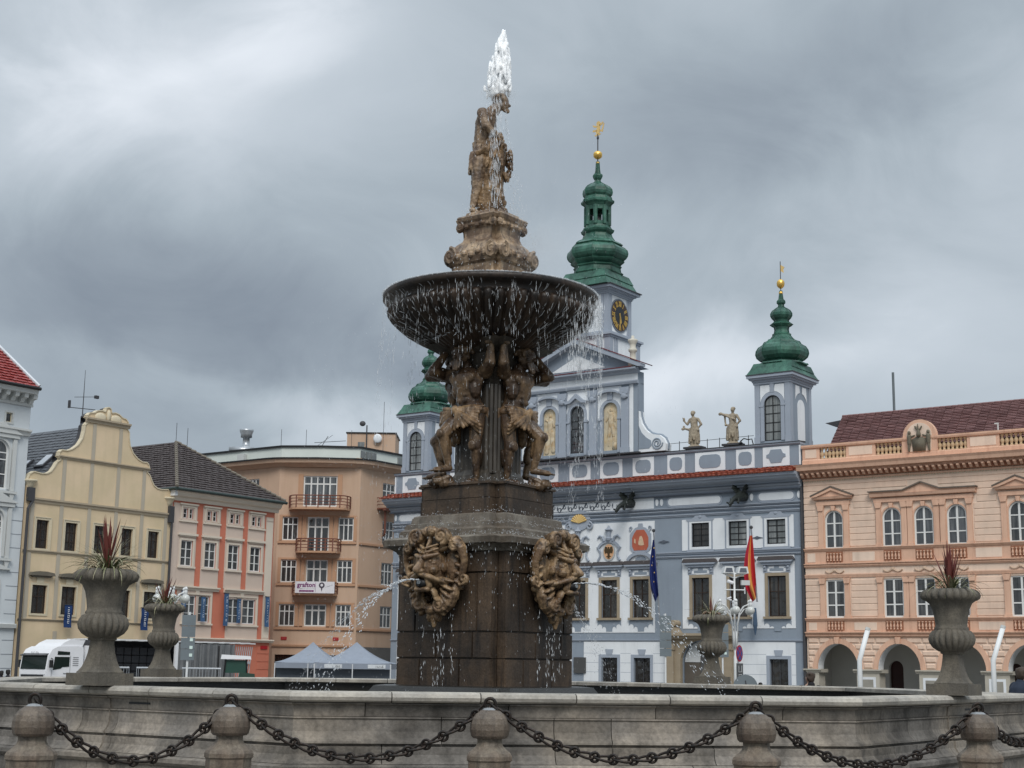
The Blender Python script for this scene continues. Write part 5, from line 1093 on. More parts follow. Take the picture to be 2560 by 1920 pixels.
for k, (a, b, c, d) in enumerate(ops):
    if d < 3.5: MB().box(a, b, .3, .34, c, d).build('shop_window', gl_d, OH); continue
    w3 = b - a
    if w3 > 2.4: window(OH, a, b, c, d, 5, (.74,), y=.12, fm=winw, gm=gl_g, fw=.1, bar=.12)
    elif w3 > 1.6: window(OH, a, b, c, d, 3, (.72,), y=.12, fm=winw, gm=gl_m, fw=.1, bar=.13)
    else: window(OH, a, b, c, d, 3, (.68,), y=.12, fm=winw, gm=gl_m, fw=.08, bar=.09)
m_ = MB()
for z0, z1 in rows:
    for a, b in ((fx(-19.45), fx(-17.7)), (fx(-14.5), fx(-12.85))): m_.box(a, b, -.12, 0, z0 - .28, z0 - .1)
    if z0 < 6: m_.box(fx(-19.45), fx(-12.85), -.14, 0, z0 - .3, z0 - .1)
    m_.box(fx(-19.35), fx(-19.12), -.06, 0, z0, z1 + .18); m_.box(fx(-13.12), fx(-12.85), -.06, 0, z0, z1 + .18); m_.box(fx(-19.35), fx(-12.85), -.05, 0, z1 + .03, z1 + .18)
    for a in (-17.78, -17.4, -15.15, -14.75): m_.box(fx(a), fx(a) + .3, -.12, 0, z0, z1 + .03)
m_.box(fx(-17.9), fx(-17.5), -.08, 0, 15.9, 18.0); m_.box(fx(-14.6), fx(-14.2), -.08, 0, 15.9, 18.0); build_each(m_, 'window_trim', orngt, OH)
m_ = MB()
for z in (rows[0][0] - .3, rows[1][0] - .3, rows[2][0] - .3): m_.box(0, 14, -.12, 0, z, z + .16)
m_.build('sill_band', orngt, RWG)
m_ = MB(); m_.box(0, 14, -.05, 0, 0, 3.7); m_.build('plinth_cladding', mat('dark grey shop cladding', (.12, .115, .11), .7), RWG)
m_ = MB(); m_.mould(X0, X1, [(0, 3.65), (-.15, 3.65), (-.18, 3.8), (0, 3.82)]); m_.build('ground_floor_band', orngt, OH)
# roof slab eaves following the plan, attic storey, penthouse
def plan(d):                                          # outline of the house pushed out by d
    e = d; lt = Vector((cos(TD), sin(TD))); rt = Vector((cos(LD), sin(LD)))
    nl = Vector((sin(TD), -cos(TD))); nr = Vector((sin(LD), -cos(LD)))
    p0 = Vector((X0, 0)) - lt * 12 + nl * e; p1 = Vector((X0, 0)) + nl * e - lt * .8; p2 = Vector((X0 + .6, -e)); p3 = Vector((X1 - .6, -e)); p4 = Vector((X1, 0)) + nr * e + rt * .8; p5 = Vector((X1, 0)) + rt * 14 + nr * e
    mid = [Vector((X0 - .15 + .1, 0)) + nl * e * .55 + Vector((0, -e * .45)), ]
    pts = [p0, p1, (p1 + p2) / 2 + (nl + Vector((0, -1))).normalized() * .15, p2, Vector(((X0 + X1) / 2, -e - .25)), p3, (p3 + p4) / 2 + (nr + Vector((0, -1))).normalized() * .15, p4, p5, Vector((0, 16))]
    return [(p.x, p.y) for p in pts]
m_ = MB(); m_.prismz(plan(.1), 18.6, 18.9, plan(.5)); m_.prismz(plan(.75), 18.9, 19.2, plan(.85)); m_.build('eaves', orng, OH)
m_ = MB(); m_.prismz(plan(.95), 19.2, 19.32); m_.prismz(plan(-.25), 20.35, 20.5); m_.build('roof_edge', black, OH)
m_ = MB(); m_.prismz(plan(-.4), 19.32, 20.35); at = m_.build('attic_storey', mat('white green attic boards', (.60, .64, .60), .7, .05, 1), OH)
for a in (.3, 1.0, 1.7, 5.2, 5.9, 6.6): MB().box(a, a + .6, .33, .38, 19.55, 20.15).build('attic_window', gl_b, at, False, (X1, 0, 0), LD)
m_ = MB(); m_.box(-5.2, -4.4, .0, .35, 19.5, 20.05); m_.build('air_conditioner', greyt, at, False, (X0, 0, 0), TD)
m_ = MB(); m_.box(1.2, 5.6, 8.6, 13, 20, 22.9); ph = m_.build('penthouse', orng, OH)
m_ = MB(); m_.box(1.1, 5.7, 8.5, 13.1, 22.9, 23.0); m_.build('penthouse_roof', black, ph)
m_ = MB(); m_.box(2.2, 2.8, 8.55, 8.6, 21.3, 22.1); m_.build('penthouse_window', gl_b, ph)
m_ = MB(); m_.ball((4.0, 8.3, 22.4), (.4, .12, .42), 12, 8); m_.build('satellite_dish', white, ph, True)
m_ = MB(); m_.tube([(3.0, 8.3, 20.5), (3.0, 8.3, 23.6)], .06, 6); m_.ball((2.6, 8.3, 23.75), (.28, .15, .25), 10, 6); m_.tube([(-1.2, 6, 20.5), (-.2, 6, 22.2)], .03, 4); m_.tube([(-1.4, 6, 21.6), (1.4, 6, 21.8)], .03, 4); m_.tube([(-1.3, 6, 21.2), (.2, 6, 22.3)], .02, 4)
for x, z in ((-4.2, 22.6), (-2.0, 22.6), (4.8, 25.2), (2.0, 22.6)): m_.tube([(x, 5, 20.4), (x, 5, z)], .025, 4)
build_each(m_, 'roof_aerials', darkm, OH)
m_ = MB(); m_.lathe([(.5, 20.4), (.5, 20.9), (.3, 20.95), (.3, 21.7), (.5, 21.75), (.5, 22.0), (.62, 22.3), (.62, 22.45), (.2, 22.5)], 14, (-7.2, 4.5)); m_.box(-8.6, -6.4, 4, 5.2, 20.4, 20.85); m_.build('steel_chimney', mat('galvanised flue', (.4, .42, .44), .35, .1, 3, metal=.6), OH, True)
# balconies
def balcony(xa, xb, z0, z1, depth, banner_=False):
    c_ = (xa + xb) / 2; hw = (xb - xa) / 2; P_ = [(c_ + hw * cos(a) * (1 if abs(cos(a)) < .999 else 1), -depth * min(1, sin(a) * 1.6)) for a in [pi - pi * i / 16 for i in range(17)]]
    m_ = MB(); m_.prismz(P_, z0 - .16, z0); b_ = m_.build('balcony', orngt, OH); m_ = MB()
    r_ = [(x, y) for x, y in P_]
    for z in (z0 + (z1 - z0) * f for f in (.25, .5, .75, 1)): m_.tube([(x, y, z) for x, y in r_], .035 if z < z1 - .01 else .05, 5)
    for i in range(0, 17, 2): m_.box(r_[i][0] - .05, r_[i][0] + .05, r_[i][1] - .03, r_[i][1] + .03, z0, z1)
    m_.build('railing', brown, b_); return b_
balcony(fx(-18.6), fx(-13.45), 15.1, 16.1, 1.3); b2 = balcony(fx(-17.9), fx(-14.15), 11.5, 12.5, 1.2); b3 = balcony(fx(-18.05), fx(-14.3), 8.0, 8.9, 1.2)
m_ = MB(); m_.tube([(2.0, -.9, 15.2), (4.6, -.9, 15.3), (4.6, 0, 15.3)], .08, 5); m_.tube([(2.6, -.6, 15.2), (2.6, -.6, 13.2)], .1, 5); m_.tube([(2.6, -.6, 13.2), (2.9, -.1, 13.0)], .08, 5); m_.box(2.2, 4.6, -1, 0, 15.3, 15.42)
for z in (15.7, 16.0, 16.3): m_.tube([(2.2, 0, z), (2.2, -1, z), (4.6, -1, z), (4.6, 0, z)], .035, 5)
m_.build('side_balcony', brown, RWG)
bn = thing('advertising_banner', 'white advertising banner with purple lettering hung on the lowest curved balcony of the orange house', 'banner', (-16.1, 125, 0), 0)
MB().box(fx(-17.65), fx(-14.4), -1.36, -1.33, 8.0, 8.95).build('banner_sheet', mat('white banner sheet', (.66, .65, .68), .6, .03), bn)
purp = mat('purple print', (.16, .02, .13), .6); dgr = mat('dark grey print', (.06, .05, .07), .6); wht2 = mat('white lettering', (.8, .8, .8), .6)
text('grafton', .52, purp, bn, (fx(-16.73), -1.375, 8.66), name='lettering', bold=.012)
print_marks(bn, dgr, (fx(-17.25), -1.375, 8.34), (1, 0, 0), (0, 0, 1), 16, 1.3, .07, 'print', 5)
MB().box(fx(-17.3), fx(-16.1), -1.372, -1.36, 8.1, 8.24).build('print_bar', purp, bn); print_marks(bn, wht2, (fx(-17.2), -1.38, 8.14), (1, 0, 0), (0, 0, 1), 14, 1.0, .06, 'print', 7); MB().box(fx(-15.98), fx(-15.96), -1.372, -1.36, 8.08, 8.88).build('print_rule', purp, bn)
m_ = MB(); m_.prism([(fx(-15.45) - .09, 8.5), (fx(-15.45), 8.12), (fx(-15.45) + .09, 8.5)], -1.372, -1.36); m_.prism(arc(fx(-15.45), 8.65, .24, 0, 2 * pi, 18)[:-1], -1.373, -1.36); m_.build('pin_mark', dgr, bn); MB().prism(arc(fx(-15.45), 8.66, .11, 0, 2 * pi, 14)[:-1], -1.378, -1.373).build('pin_hole', mat('white banner sheet', (.66, .65, .68)), bn)
print_marks(bn, dgr, (fx(-15.15), -1.375, 8.45), (1, 0, .35), (-.35, 0, 1), 7, .65, .08, 'print', 6)
for k, X in enumerate((-18.6, -14.3)): o = MB().box(fx(X) - .24, fx(X) + .24, -.06, 0, 4.2, 4.45).build('street_sign', mat('red enamel street sign', (.20, .012, .015), .4), OH); print_marks(o, mat('pale red print', (.5, .2, .18)), (fx(X) - .17, -.065, 4.3), (1, 0, 0), (0, 0, 1), 8, .34, .07, 'print', 11 + k)

# ================================================================== GREY BLUE HOUSE (left edge)
GH = thing('grey_house', 'tall pale grey blue house with red roof cut by the left edge of the picture', 'house', (*LO, 0), LD)
G1, G0 = -23.55, -38
gc = [-25.75 - 3.3 * k for k in range(4)]
gw = [(c - .75, c + .75, z0, z1, True) for c in gc for z0, z1 in ((13.3, 16.55), (8.9, 12.0))] + [(c - .7, c + .7, 5.2, 7.8, True) for c in gc] + [(c - .25 + .55, c + .25 + .55, 17.75, 18.4) for c in gc]
mb = wall(MB(), G0, G1, 0, 19.0, gw, 0, .3); body(mb, G0, G1, 0, 19.0, 12, 0, .3); mb.build('wall', greyb, GH)
m_ = MB()
for c in gc:
    for z0, z1 in ((13.3, 16.55), (8.9, 12.0)):
        surround(m_, c - .75, c + .75, z0, z1, .16, -.08, 0, arch=True)
        for s_ in (-1, 1): m_.box(c + s_ * 1.12 - .14, c + s_ * 1.12 + .14, -.14, 0, z0 - .1, z1 + .1)
        m_.box(c - 1.4, c + 1.4, -.2, 0, z1 + .15, z1 + .4); m_.prism([(c - 1.6, z1 + .42), (c + 1.6, z1 + .42), (c, z1 + 1.15)], -.28, 0); m_.prism([(c - 1.2, z1 + .5), (c + 1.2, z1 + .5), (c, z1 + .95)], -.2, .0)
        m_.box(c - 1.45, c + 1.45, -.24, 0, z0 - .28, z0 - .12); m_.prism([(c + .9, z0 - .28), (c + 1.3, z0 - .28), (c + 1.2, z0 - .65), (c + 1.1, z0 - .8), (c + 1.0, z0 - .65)][::-1], -.18, 0)
    surround(m_, c - .7, c + .7, 5.2, 7.8, .16, -.08, 0, arch=True); m_.prism([(c - 1.5, 8.05), (c + 1.5, 8.05), (c, 8.6)], -.22, 0)
    surround(m_, c + .3, c + .8, 17.75, 18.4, .1, -.05, 0, bottom=True)
m_.mould(G0, G1 + .0, [(0, 17.0), (-.15, 17.0), (-.2, 17.2), (-.35, 17.3), (-.35, 17.42), (0, 17.42)]); m_.mould(G0, G1, [(0, 4.3), (-.2, 4.3), (-.25, 4.55), (0, 4.6)])
m_.mould(G0, G1 + .1, [(0, 19.0), (-.12, 19.0), (-.12, 19.2), (0, 19.2)]); m_.mould(G0, G1 - .15, [(0.3, 19.75), (-.9, 19.75), (-.95, 19.95), (-1.05, 20.1), (0.3, 20.1)]); m_.box(G0, G1 + .02, -.03, .4, 19.0, 19.8)
build_each(m_, 'stucco_trim', greyt, GH)
bk = MB(); bk.mould(0, .3, [(0, 0), (-.25, .05), (-.35, .25), (-.7, .32), (-.75, .6), (0, .6)]); bk = bk.mesh('eaves_bracket', greyt)
u = G1 - .35
while u > -32: link('eaves_bracket', bk, GH, (u, -.02, 19.15)); u -= .72
for k, c in enumerate(gc):
    for z0, z1 in ((13.3, 16.55), (8.9, 12.0)): window(GH, c - .75, c + .75, z0, z1, 2, (.3, .6, .74), True, y=.14, fm=winw, gm=gl_g, fw=.1, bar=.07, mid=.12)
    window(GH, c - .7, c + .7, 5.2, 7.8, 2, (.33, .66), True, y=.14, fm=winw, gm=gl_g, fw=.1, bar=.07)
    window(GH, c + .3, c + .8, 17.75, 18.4, 1, (), y=.12, fm=yeld, gm=gl_d, fw=.06)
m_ = MB()
for z in (5.2, 6.1, 7.0, 7.9, 9.5, 10.4, 11.3, 12.2, .8, 1.7, 2.6, 3.5): m_.box(-24.45, G1, -.012, 0, z, z + .04)
build_each(m_, 'rustication_joint', mat('grey blue joint', (.2, .22, .25)), GH)
tiles('roof_tiles', GH, (G0, -1.0, 20.2), (G1 - .2, -1.0, 20.2), (G0, 3.6, 25.4), (-26.9, 3.6, 25.4), 24, .3, redg, .08)
m_ = MB(); m_.tube([(G0, -1.08, 20.12), (G1 - .12, -1.08, 20.12)], .12, 8); m_.build('gutter', black, GH)
m_ = MB(); m_.tube([(G1 - .2, -1.0, 20.3), (-26.9, 3.6, 25.45)], .14, 8); m_.build('hip_flashing', mat('bright metal flashing', (.55, .56, .58), .3, metal=.4), GH)
m_ = MB(); m_.add([(G1 - .2, -1.0, 20.2), (G1 - .2, 10, 20.2), (-26.9, 3.6, 25.4)], [(0, 1, 2)]); m_.build('roof_flank', redt, GH)
# ================================================================== FOUNTAIN BASIN
basm = mat('grey beige weathered sandstone', (.255, .22, .18), .85, .3, 1.1, c2=(.14, .128, .115), mixs_=.5, streak=(.045, .04, .035), sscale=(1.3, 1.3, .9), samt=.8, bump=.02, bscale=8, rnd=.24, fine=.22)
basc = mat('pale worn coping sandstone', (.42, .38, .32), .8, .2, 1.3, c2=(.29, .27, .24), mixs_=.5, streak=(.12, .11, .1), sscale=(2, 2, 1), samt=.4, bump=.01, bscale=12, rnd=.16, fine=.15)
wetm = mat('black wet inner stone', (.022, .021, .019), .25, .3, 1.5, bump=.01)
BA = thing('fountain_basin', 'large octagonal sandstone fountain basin with moulded wall and rounded coping in the foreground', 'fountain basin', FC)
T22 = math.tan(pi / 8); RI = 8.31
def seg_block(prof, xa, xb, ma, mb_):
    m_ = MB(); n = len(prof); vs = []
    for k, (x, mi) in enumerate(((xa, ma), (xb, mb_))):
        for y, z in prof: vs.append(((abs(y) * T22 * (-1 if k == 0 else 1)) if mi else x, y, z))
    return m_.add(vs, [tuple(range(n)), tuple(range(2 * n - 1, n - 1, -1))] + [(i, i + n, (i + 1) % n + n, (i + 1) % n) for i in range(n)])
def off(prof, d): return [(-(RI + o), z) for o, z in prof]
cop = [(-.42, 1.90), (-.42, 1.965), (-.36, 1.985), (.02, 1.985), (.075, 1.965), (.10, 1.925), (.085, 1.885), (.04, 1.865), (.0, 1.862), (-.2, 1.862)]
cA = [(-.3, 1.70), (-.3, 1.855), (.02, 1.855), (.02, 1.84), (-.03, 1.825), (-.045, 1.70)]
cB = [(-.3, 1.395), (-.3, 1.695), (-.02, 1.695), (-.015, 1.68), (-.035, 1.665), (-.03, 1.53), (.0, 1.46), (.04, 1.42), (.045, 1.395)]
cC = [(-.3, 1.17), (-.3, 1.39), (.0, 1.39), (.0, 1.365), (.055, 1.355), (.055, 1.27), (.09, 1.21), (.14, 1.17)]
cD = [(-.3, 1.05), (-.3, 1.165), (.15, 1.165), (.20, 1.14), (.20, 1.09), (.16, 1.05)]
cE = [(-.3, .45), (-.3, 1.045), (.13, 1.045), (.15, .7), (.25, .62), (.25, .45)]
HALF = RI * T22
def course(prof, cuts, name, mt_, gap=.005):
    xs = [-99] + cuts + [99]; out_ = []
    for i in range(len(xs) - 1):
        out_.append((name, seg_block(off(prof, 0), xs[i] + gap, xs[i + 1] - gap, i == 0, i == len(xs) - 2).mesh(name, mt_)))
    return out_
SIDE = course(cop, [-2.3, -1.25, -.1, 1.05, 2.2], 'coping_stone', basc, .007) + course(cA, [-2.6, -.9, .9, 2.5], 'wall_stone', basm) + course(cB, [-1.7, -.35, .35, 2.0], 'wall_stone', basm) + course(cC, [-2.4, -.35, .35, 1.6], 'wall_stone', basm) + course(cD, [-1.2, 1.3], 'wall_stone', basm) + course(cE, [-2, 0, 2], 'wall_stone', basm)
for k in range(8):
    rz = rad(234.12 + 45 * k + 90)
    for nm, me in SIDE:
        o = link(nm, me, BA, (0, 0, 0), rz)
    if k % 2 == 0:
        for pr_, nm in ((cA, 'pier_stone'), (cB, 'pier_stone'), (cC, 'pier_stone')):
            p2 = [(o_ + (.022 if o_ > -.2 else 0), z) for o_, z in pr_]; seg_block(off(p2, 0), -.2, .2, False, False).build(nm, basm, BA, False, (0, 0, 0), rz)
        MB().box(.55, .95, -(RI - .03), -(RI - .06), 1.765, 1.79).build('overflow_slot', black, BA, False, (0, 0, 0), rz)
m_ = MB(); n_ = 8; vs = []
for r, z in ((8.31 - .3, 1.9), (8.31 - .35, .3)):
    for i in range(8): a = rad(234.12 + 22.5 + 45 * i); vs.append((r / cos(pi / 8) * cos(a), r / cos(pi / 8) * sin(a), z))
m_.add(vs, [(i, (i + 1) % 8, (i + 1) % 8 + 8, i + 8) for i in range(8)]); m_.build('basin_lining', wetm, BA)
wat = bpy.data.materials.new('rippled dark water'); wat.use_nodes = True; b_ = wat.node_tree.nodes['Principled BSDF']; b_.inputs['Base Color'].default_value = (.02, .024, .022, 1); b_.inputs['Roughness'].default_value = .06
n_ = wat.node_tree.nodes.new('ShaderNodeTexNoise'); n_.inputs['Scale'].default_value = 6; n_.inputs['Detail'].default_value = 4; bm_ = wat.node_tree.nodes.new('ShaderNodeBump'); bm_.inputs['Distance'].default_value = .05; wat.node_tree.links.new(n_.outputs[0], bm_.inputs['Height']); wat.node_tree.links.new(bm_.outputs[0], b_.inputs['Normal'])
tcw = wat.node_tree.nodes.new('ShaderNodeTexCoord'); wat.node_tree.links.new(tcw.outputs['Object'], n_.inputs[0])
m_ = MB(); m_.add([(8.0 / cos(pi / 8) * cos(rad(256.62 + 45 * i)), 8.0 / cos(pi / 8) * sin(rad(256.62 + 45 * i)), 1.72) for i in range(8)], [tuple(range(8))]); m_.build('water', wat, None, False, FC)['kind'] = 'structure'

# ================================================================== FOUNTAIN PEDESTAL AND BOWL
pdm = mat('brown wet pedestal sandstone', (.036, .026, .019), .55, .35, 1.6, c2=(.066, .044, .028), mixs_=.45, streak=(.012, .010, .009), sscale=(5, 5, .5), samt=.85, bump=.012, bscale=10, rnd=.22, fine=.25)
pdl = mat('grey wet cornice sandstone', (.20, .18, .15), .5, .25, 2, c2=(.11, .09, .07), mixs_=.5, streak=(.05, .04, .03), sscale=(5, 5, .8), samt=.6, bump=.01, fine=.2)
bwm = mat('nearly black wet bowl stone', (.016, .012, .010), .4, .4, 2, c2=(.052, .033, .021), mixs_=.3, streak=(.012, .01, .009), sscale=(4, 4, .6), samt=.7, bump=.012, fine=.2)
uwm = mat('warm tan wet sandstone', (.47, .34, .22), .45, .25, 3, c2=(.13, .085, .055), mixs_=.5, streak=(.05, .036, .027), sscale=(9, 9, 1.2), samt=.8, bump=.01, bscale=14, fine=.2)
stm = mat('golden brown wet carved stone', (.33, .215, .115), .34, .35, 3, c2=(.11, .066, .036), mixs_=.45, streak=(.025, .017, .012), sscale=(8, 8, 1.4), samt=.85, bump=.012, bscale=16, fine=.2)
stb = mat('dark brown wet carved stone', (.27, .175, .095), .3, .35, 2.6, c2=(.055, .033, .02), mixs_=.6, streak=(.016, .011, .008), sscale=(8, 8, 1.2), samt=.9, bump=.012, bscale=16, fine=.2)
FP = thing('fountain_column', 'tall carved stone fountain column with spouting masks and wide gadrooned bowl', 'fountain', FC, TD)
def notch(h, n): return [(h - n, -h), (h - n, -h + n), (h, -h + n), (h, h - n), (h - n, h - n), (h - n, h), (-h + n, h), (-h + n, h - n), (-h, h - n), (-h, -h + n), (-h + n, -h + n), (-h + n, -h)]
def loft(prof):                                       # (h, z, n)
    m_ = MB(); k = 12; vs = []
    for h, z, n in prof: vs += [(x, y, z) for x, y in notch(h, n)]
    return m_.add(vs, [tuple(range(k - 1, -1, -1)), tuple((len(prof) - 1) * k + i for i in range(k))] + [(j * k + i, j * k + (i + 1) % k, (j + 1) * k + (i + 1) % k, (j + 1) * k + i) for j in range(len(prof) - 1) for i in range(k)])
loft([(1.15, 1.2, .2), (1.15, 4.2, .2)]).build('pedestal_core', pdm, FP)
loft([(1.55, 1.2, .2), (1.55, 1.8, .2), (1.45, 1.95, .2), (1.3, 1.97, .2)]).build('pedestal_foot', wetm, FP)
PSEG = [(1.85, 2.42, [-.99, -.5, .35, .99]), (2.42, 2.86, [-.99, -.15, .62, .99]), (2.86, 3.84, [-.99, -.62, .7, .99]), (3.84, 4.2, [-.99, .1, .99])]
pmesh = {}
for face in range(4):
    for z0, z1, xs in PSEG:
        for i in range(len(xs) - 1):
            a, b = xs[i], xs[i + 1]; key = (z0, i)
            if key not in pmesh:
                j = random.uniform(0, .012); m_ = MB(); e = .012
                m_.add([(a + .006, -1.13, z0 + .006), (b - .006, -1.13, z0 + .006), (b - .006, -1.13, z1 - .006), (a + .006, -1.13, z1 - .006), (a + .006 + e, -1.178 - j, z0 + .006 + e), (b - .006 - e, -1.178 - j, z0 + .006 + e), (b - .006 - e, -1.178 - j, z1 - .006 - e), (a + .006 + e, -1.178 - j, z1 - .006 - e)], [(0, 1, 5, 4), (1, 2, 6, 5), (2, 3, 7, 6), (3, 0, 4, 7), (4, 5, 6, 7)])
                if i in (0, len(xs) - 2):
                    s_ = -1 if i == 0 else 1; m_.box(min(s_ * .995, s_ * .93), max(s_ * .995, s_ * .93), -1.14, -1.0, z0 + .006, z1 - .006)
                pmesh[key] = m_.mesh('ashlar_block', pdm)
            link('ashlar_block', pmesh[key], FP, (0, 0, 0), face * pi / 2)
loft([(1.2, 4.2, .2), (1.22, 4.24, .2), (1.3, 4.3, .2), (1.38, 4.32, .2), (1.4, 4.42, .2), (1.34, 4.46, .2)]).build('cornice', pdl, FP)
loft([(1.19, 4.46, .2), (1.19, 4.58, .2), (1.13, 4.62, .2), (1.12, 4.7, .2), (1.05, 4.72, .2), (1.03, 4.84, .2), (.96, 4.87, .2)]).build('stepped_plinth', pdl, FP)
loft([(.93, 4.87, .2), (.93, 5.13, .2)]).build('statue_plinth', pdm, FP); loft([(.92, 5.14, .2), (.92, 5.36, .2), (.96, 5.37, .2), (.96, 5.41, .2)]).build('statue_plinth', pdm, FP)
m_ = loft([(.55, 5.41, .12), (.50, 5.6, .12), (.44, 5.7, .12), (.44, 7.3, .12), (.5, 7.4, .12), (.5, 7.5, .12), (.6, 7.75, .12), (.9, 7.95, .12)])
for q in range(4):
    M = Matrix.Rotation(q * pi / 2, 3, 'Z')
    for x, y in ((.40, -.46), (.46, -.40), (.30, -.47), (.47, -.30), (.34, -.36), (.4, -.4)):
        a = M @ Vector((x * .9, y * .9, 5.62)); b = M @ Vector((x * .9, y * .9, 7.2)); m_.tube([a, b], .045, 6)
m_.build('fluted_shaft', mat('dark grey wet fluted stone', (.06, .052, .043), .4, .3, 2, c2=(.03, .025, .02), streak=(.12, .105, .085), sscale=(12, 12, .5), samt=.5), FP)
PB_ = [(.5, 7.76), (.85, 7.86), (1.0, 7.93), (1.15, 8.0), (1.32, 8.07), (1.56, 8.21), (1.73, 8.35), (1.83, 8.45), (1.88, 8.53), (1.885, 8.58), (1.86, 8.625), (1.80, 8.64), (1.79, 8.68), (1.83, 8.745), (1.92, 8.775), (1.965, 8.80), (1.965, 8.875), (1.93, 8.905), (1.84, 8.91), (1.78, 8.86), (1.6, 8.84)]
lob = [None, None, (.03, 56), (.06, 56), (.08, 56), (.09, 56), (.09, 56), (.085, 56), (.08, 56), (.08, 56), (.075, 56)] + [None] * 10
m_ = MB(); m_.lathe(PB_, 448, (0, 0), 0, lob); m_.build('bowl', bwm, FP, True)
m_ = MB(); m_.lathe([(1.0, 8.87), (1.80, 8.875)], 64); m_.build('bowl_water', wat, FP)
UP = loft([(.56, 8.6, .1), (.62, 9.12, .1), (.62, 9.22, .1), (.56, 9.26, .1), (.56, 9.42, .1), (.6, 9.46, .1), (.63, 9.56, .1), (.62, 9.68, .12), (.54, 9.82, .14), (.46, 9.9, .14), (.42, 10.0, .12), (.42, 10.12, .1), (.47, 10.2, .1), (.47, 10.24, .1), (.5, 10.28, .1), (.52, 10.34, .1), (.5, 10.37, .1), (.4, 10.4, .08), (.38, 10.46, .08), (.36, 10.47, .05)])
for q in range(4):
    M = Matrix.Rotation(q * pi / 2, 4, 'Z'); t_ = MB()
    for s_ in (-1, 1):
        t_.tube([(s_ * .47 + x * .9, -.62, 9.62 + z) for x, z in spiral(0, 0, .15, pi / 2, s_ * 1.6, .8, 16)], .045, 6); t_.ball((s_ * .47, -.60, 9.62), (.13, .06, .13), 10, 6)
        t_.tube([(s_ * .38 + x, -.47, 10.2 + z) for x, z in spiral(0, 0, .09, pi / 2, s_ * 1.4, .8, 12)], .028, 5); t_.ball((s_ * .38, -.46, 10.2), (.07, .05, .07), 8, 5)
    for k in range(5): t_.ball(((k - 2) * .15, -.60, 9.58 + .04 * (k % 2)), (.08, .07, .07), 8, 5); t_.ball(((k - 2) * .12, -.44, 10.18 + .03 * (k % 2)), (.06, .06, .05), 8, 5)
    t_.cap((0, -.5, 9.86), (0, -.5, 9.74), .05, .1, 8)
    UP.add([M @ Vector(v) for v in t_.v], t_.f)
UP.build('statue_pedestal', uwm, FP)

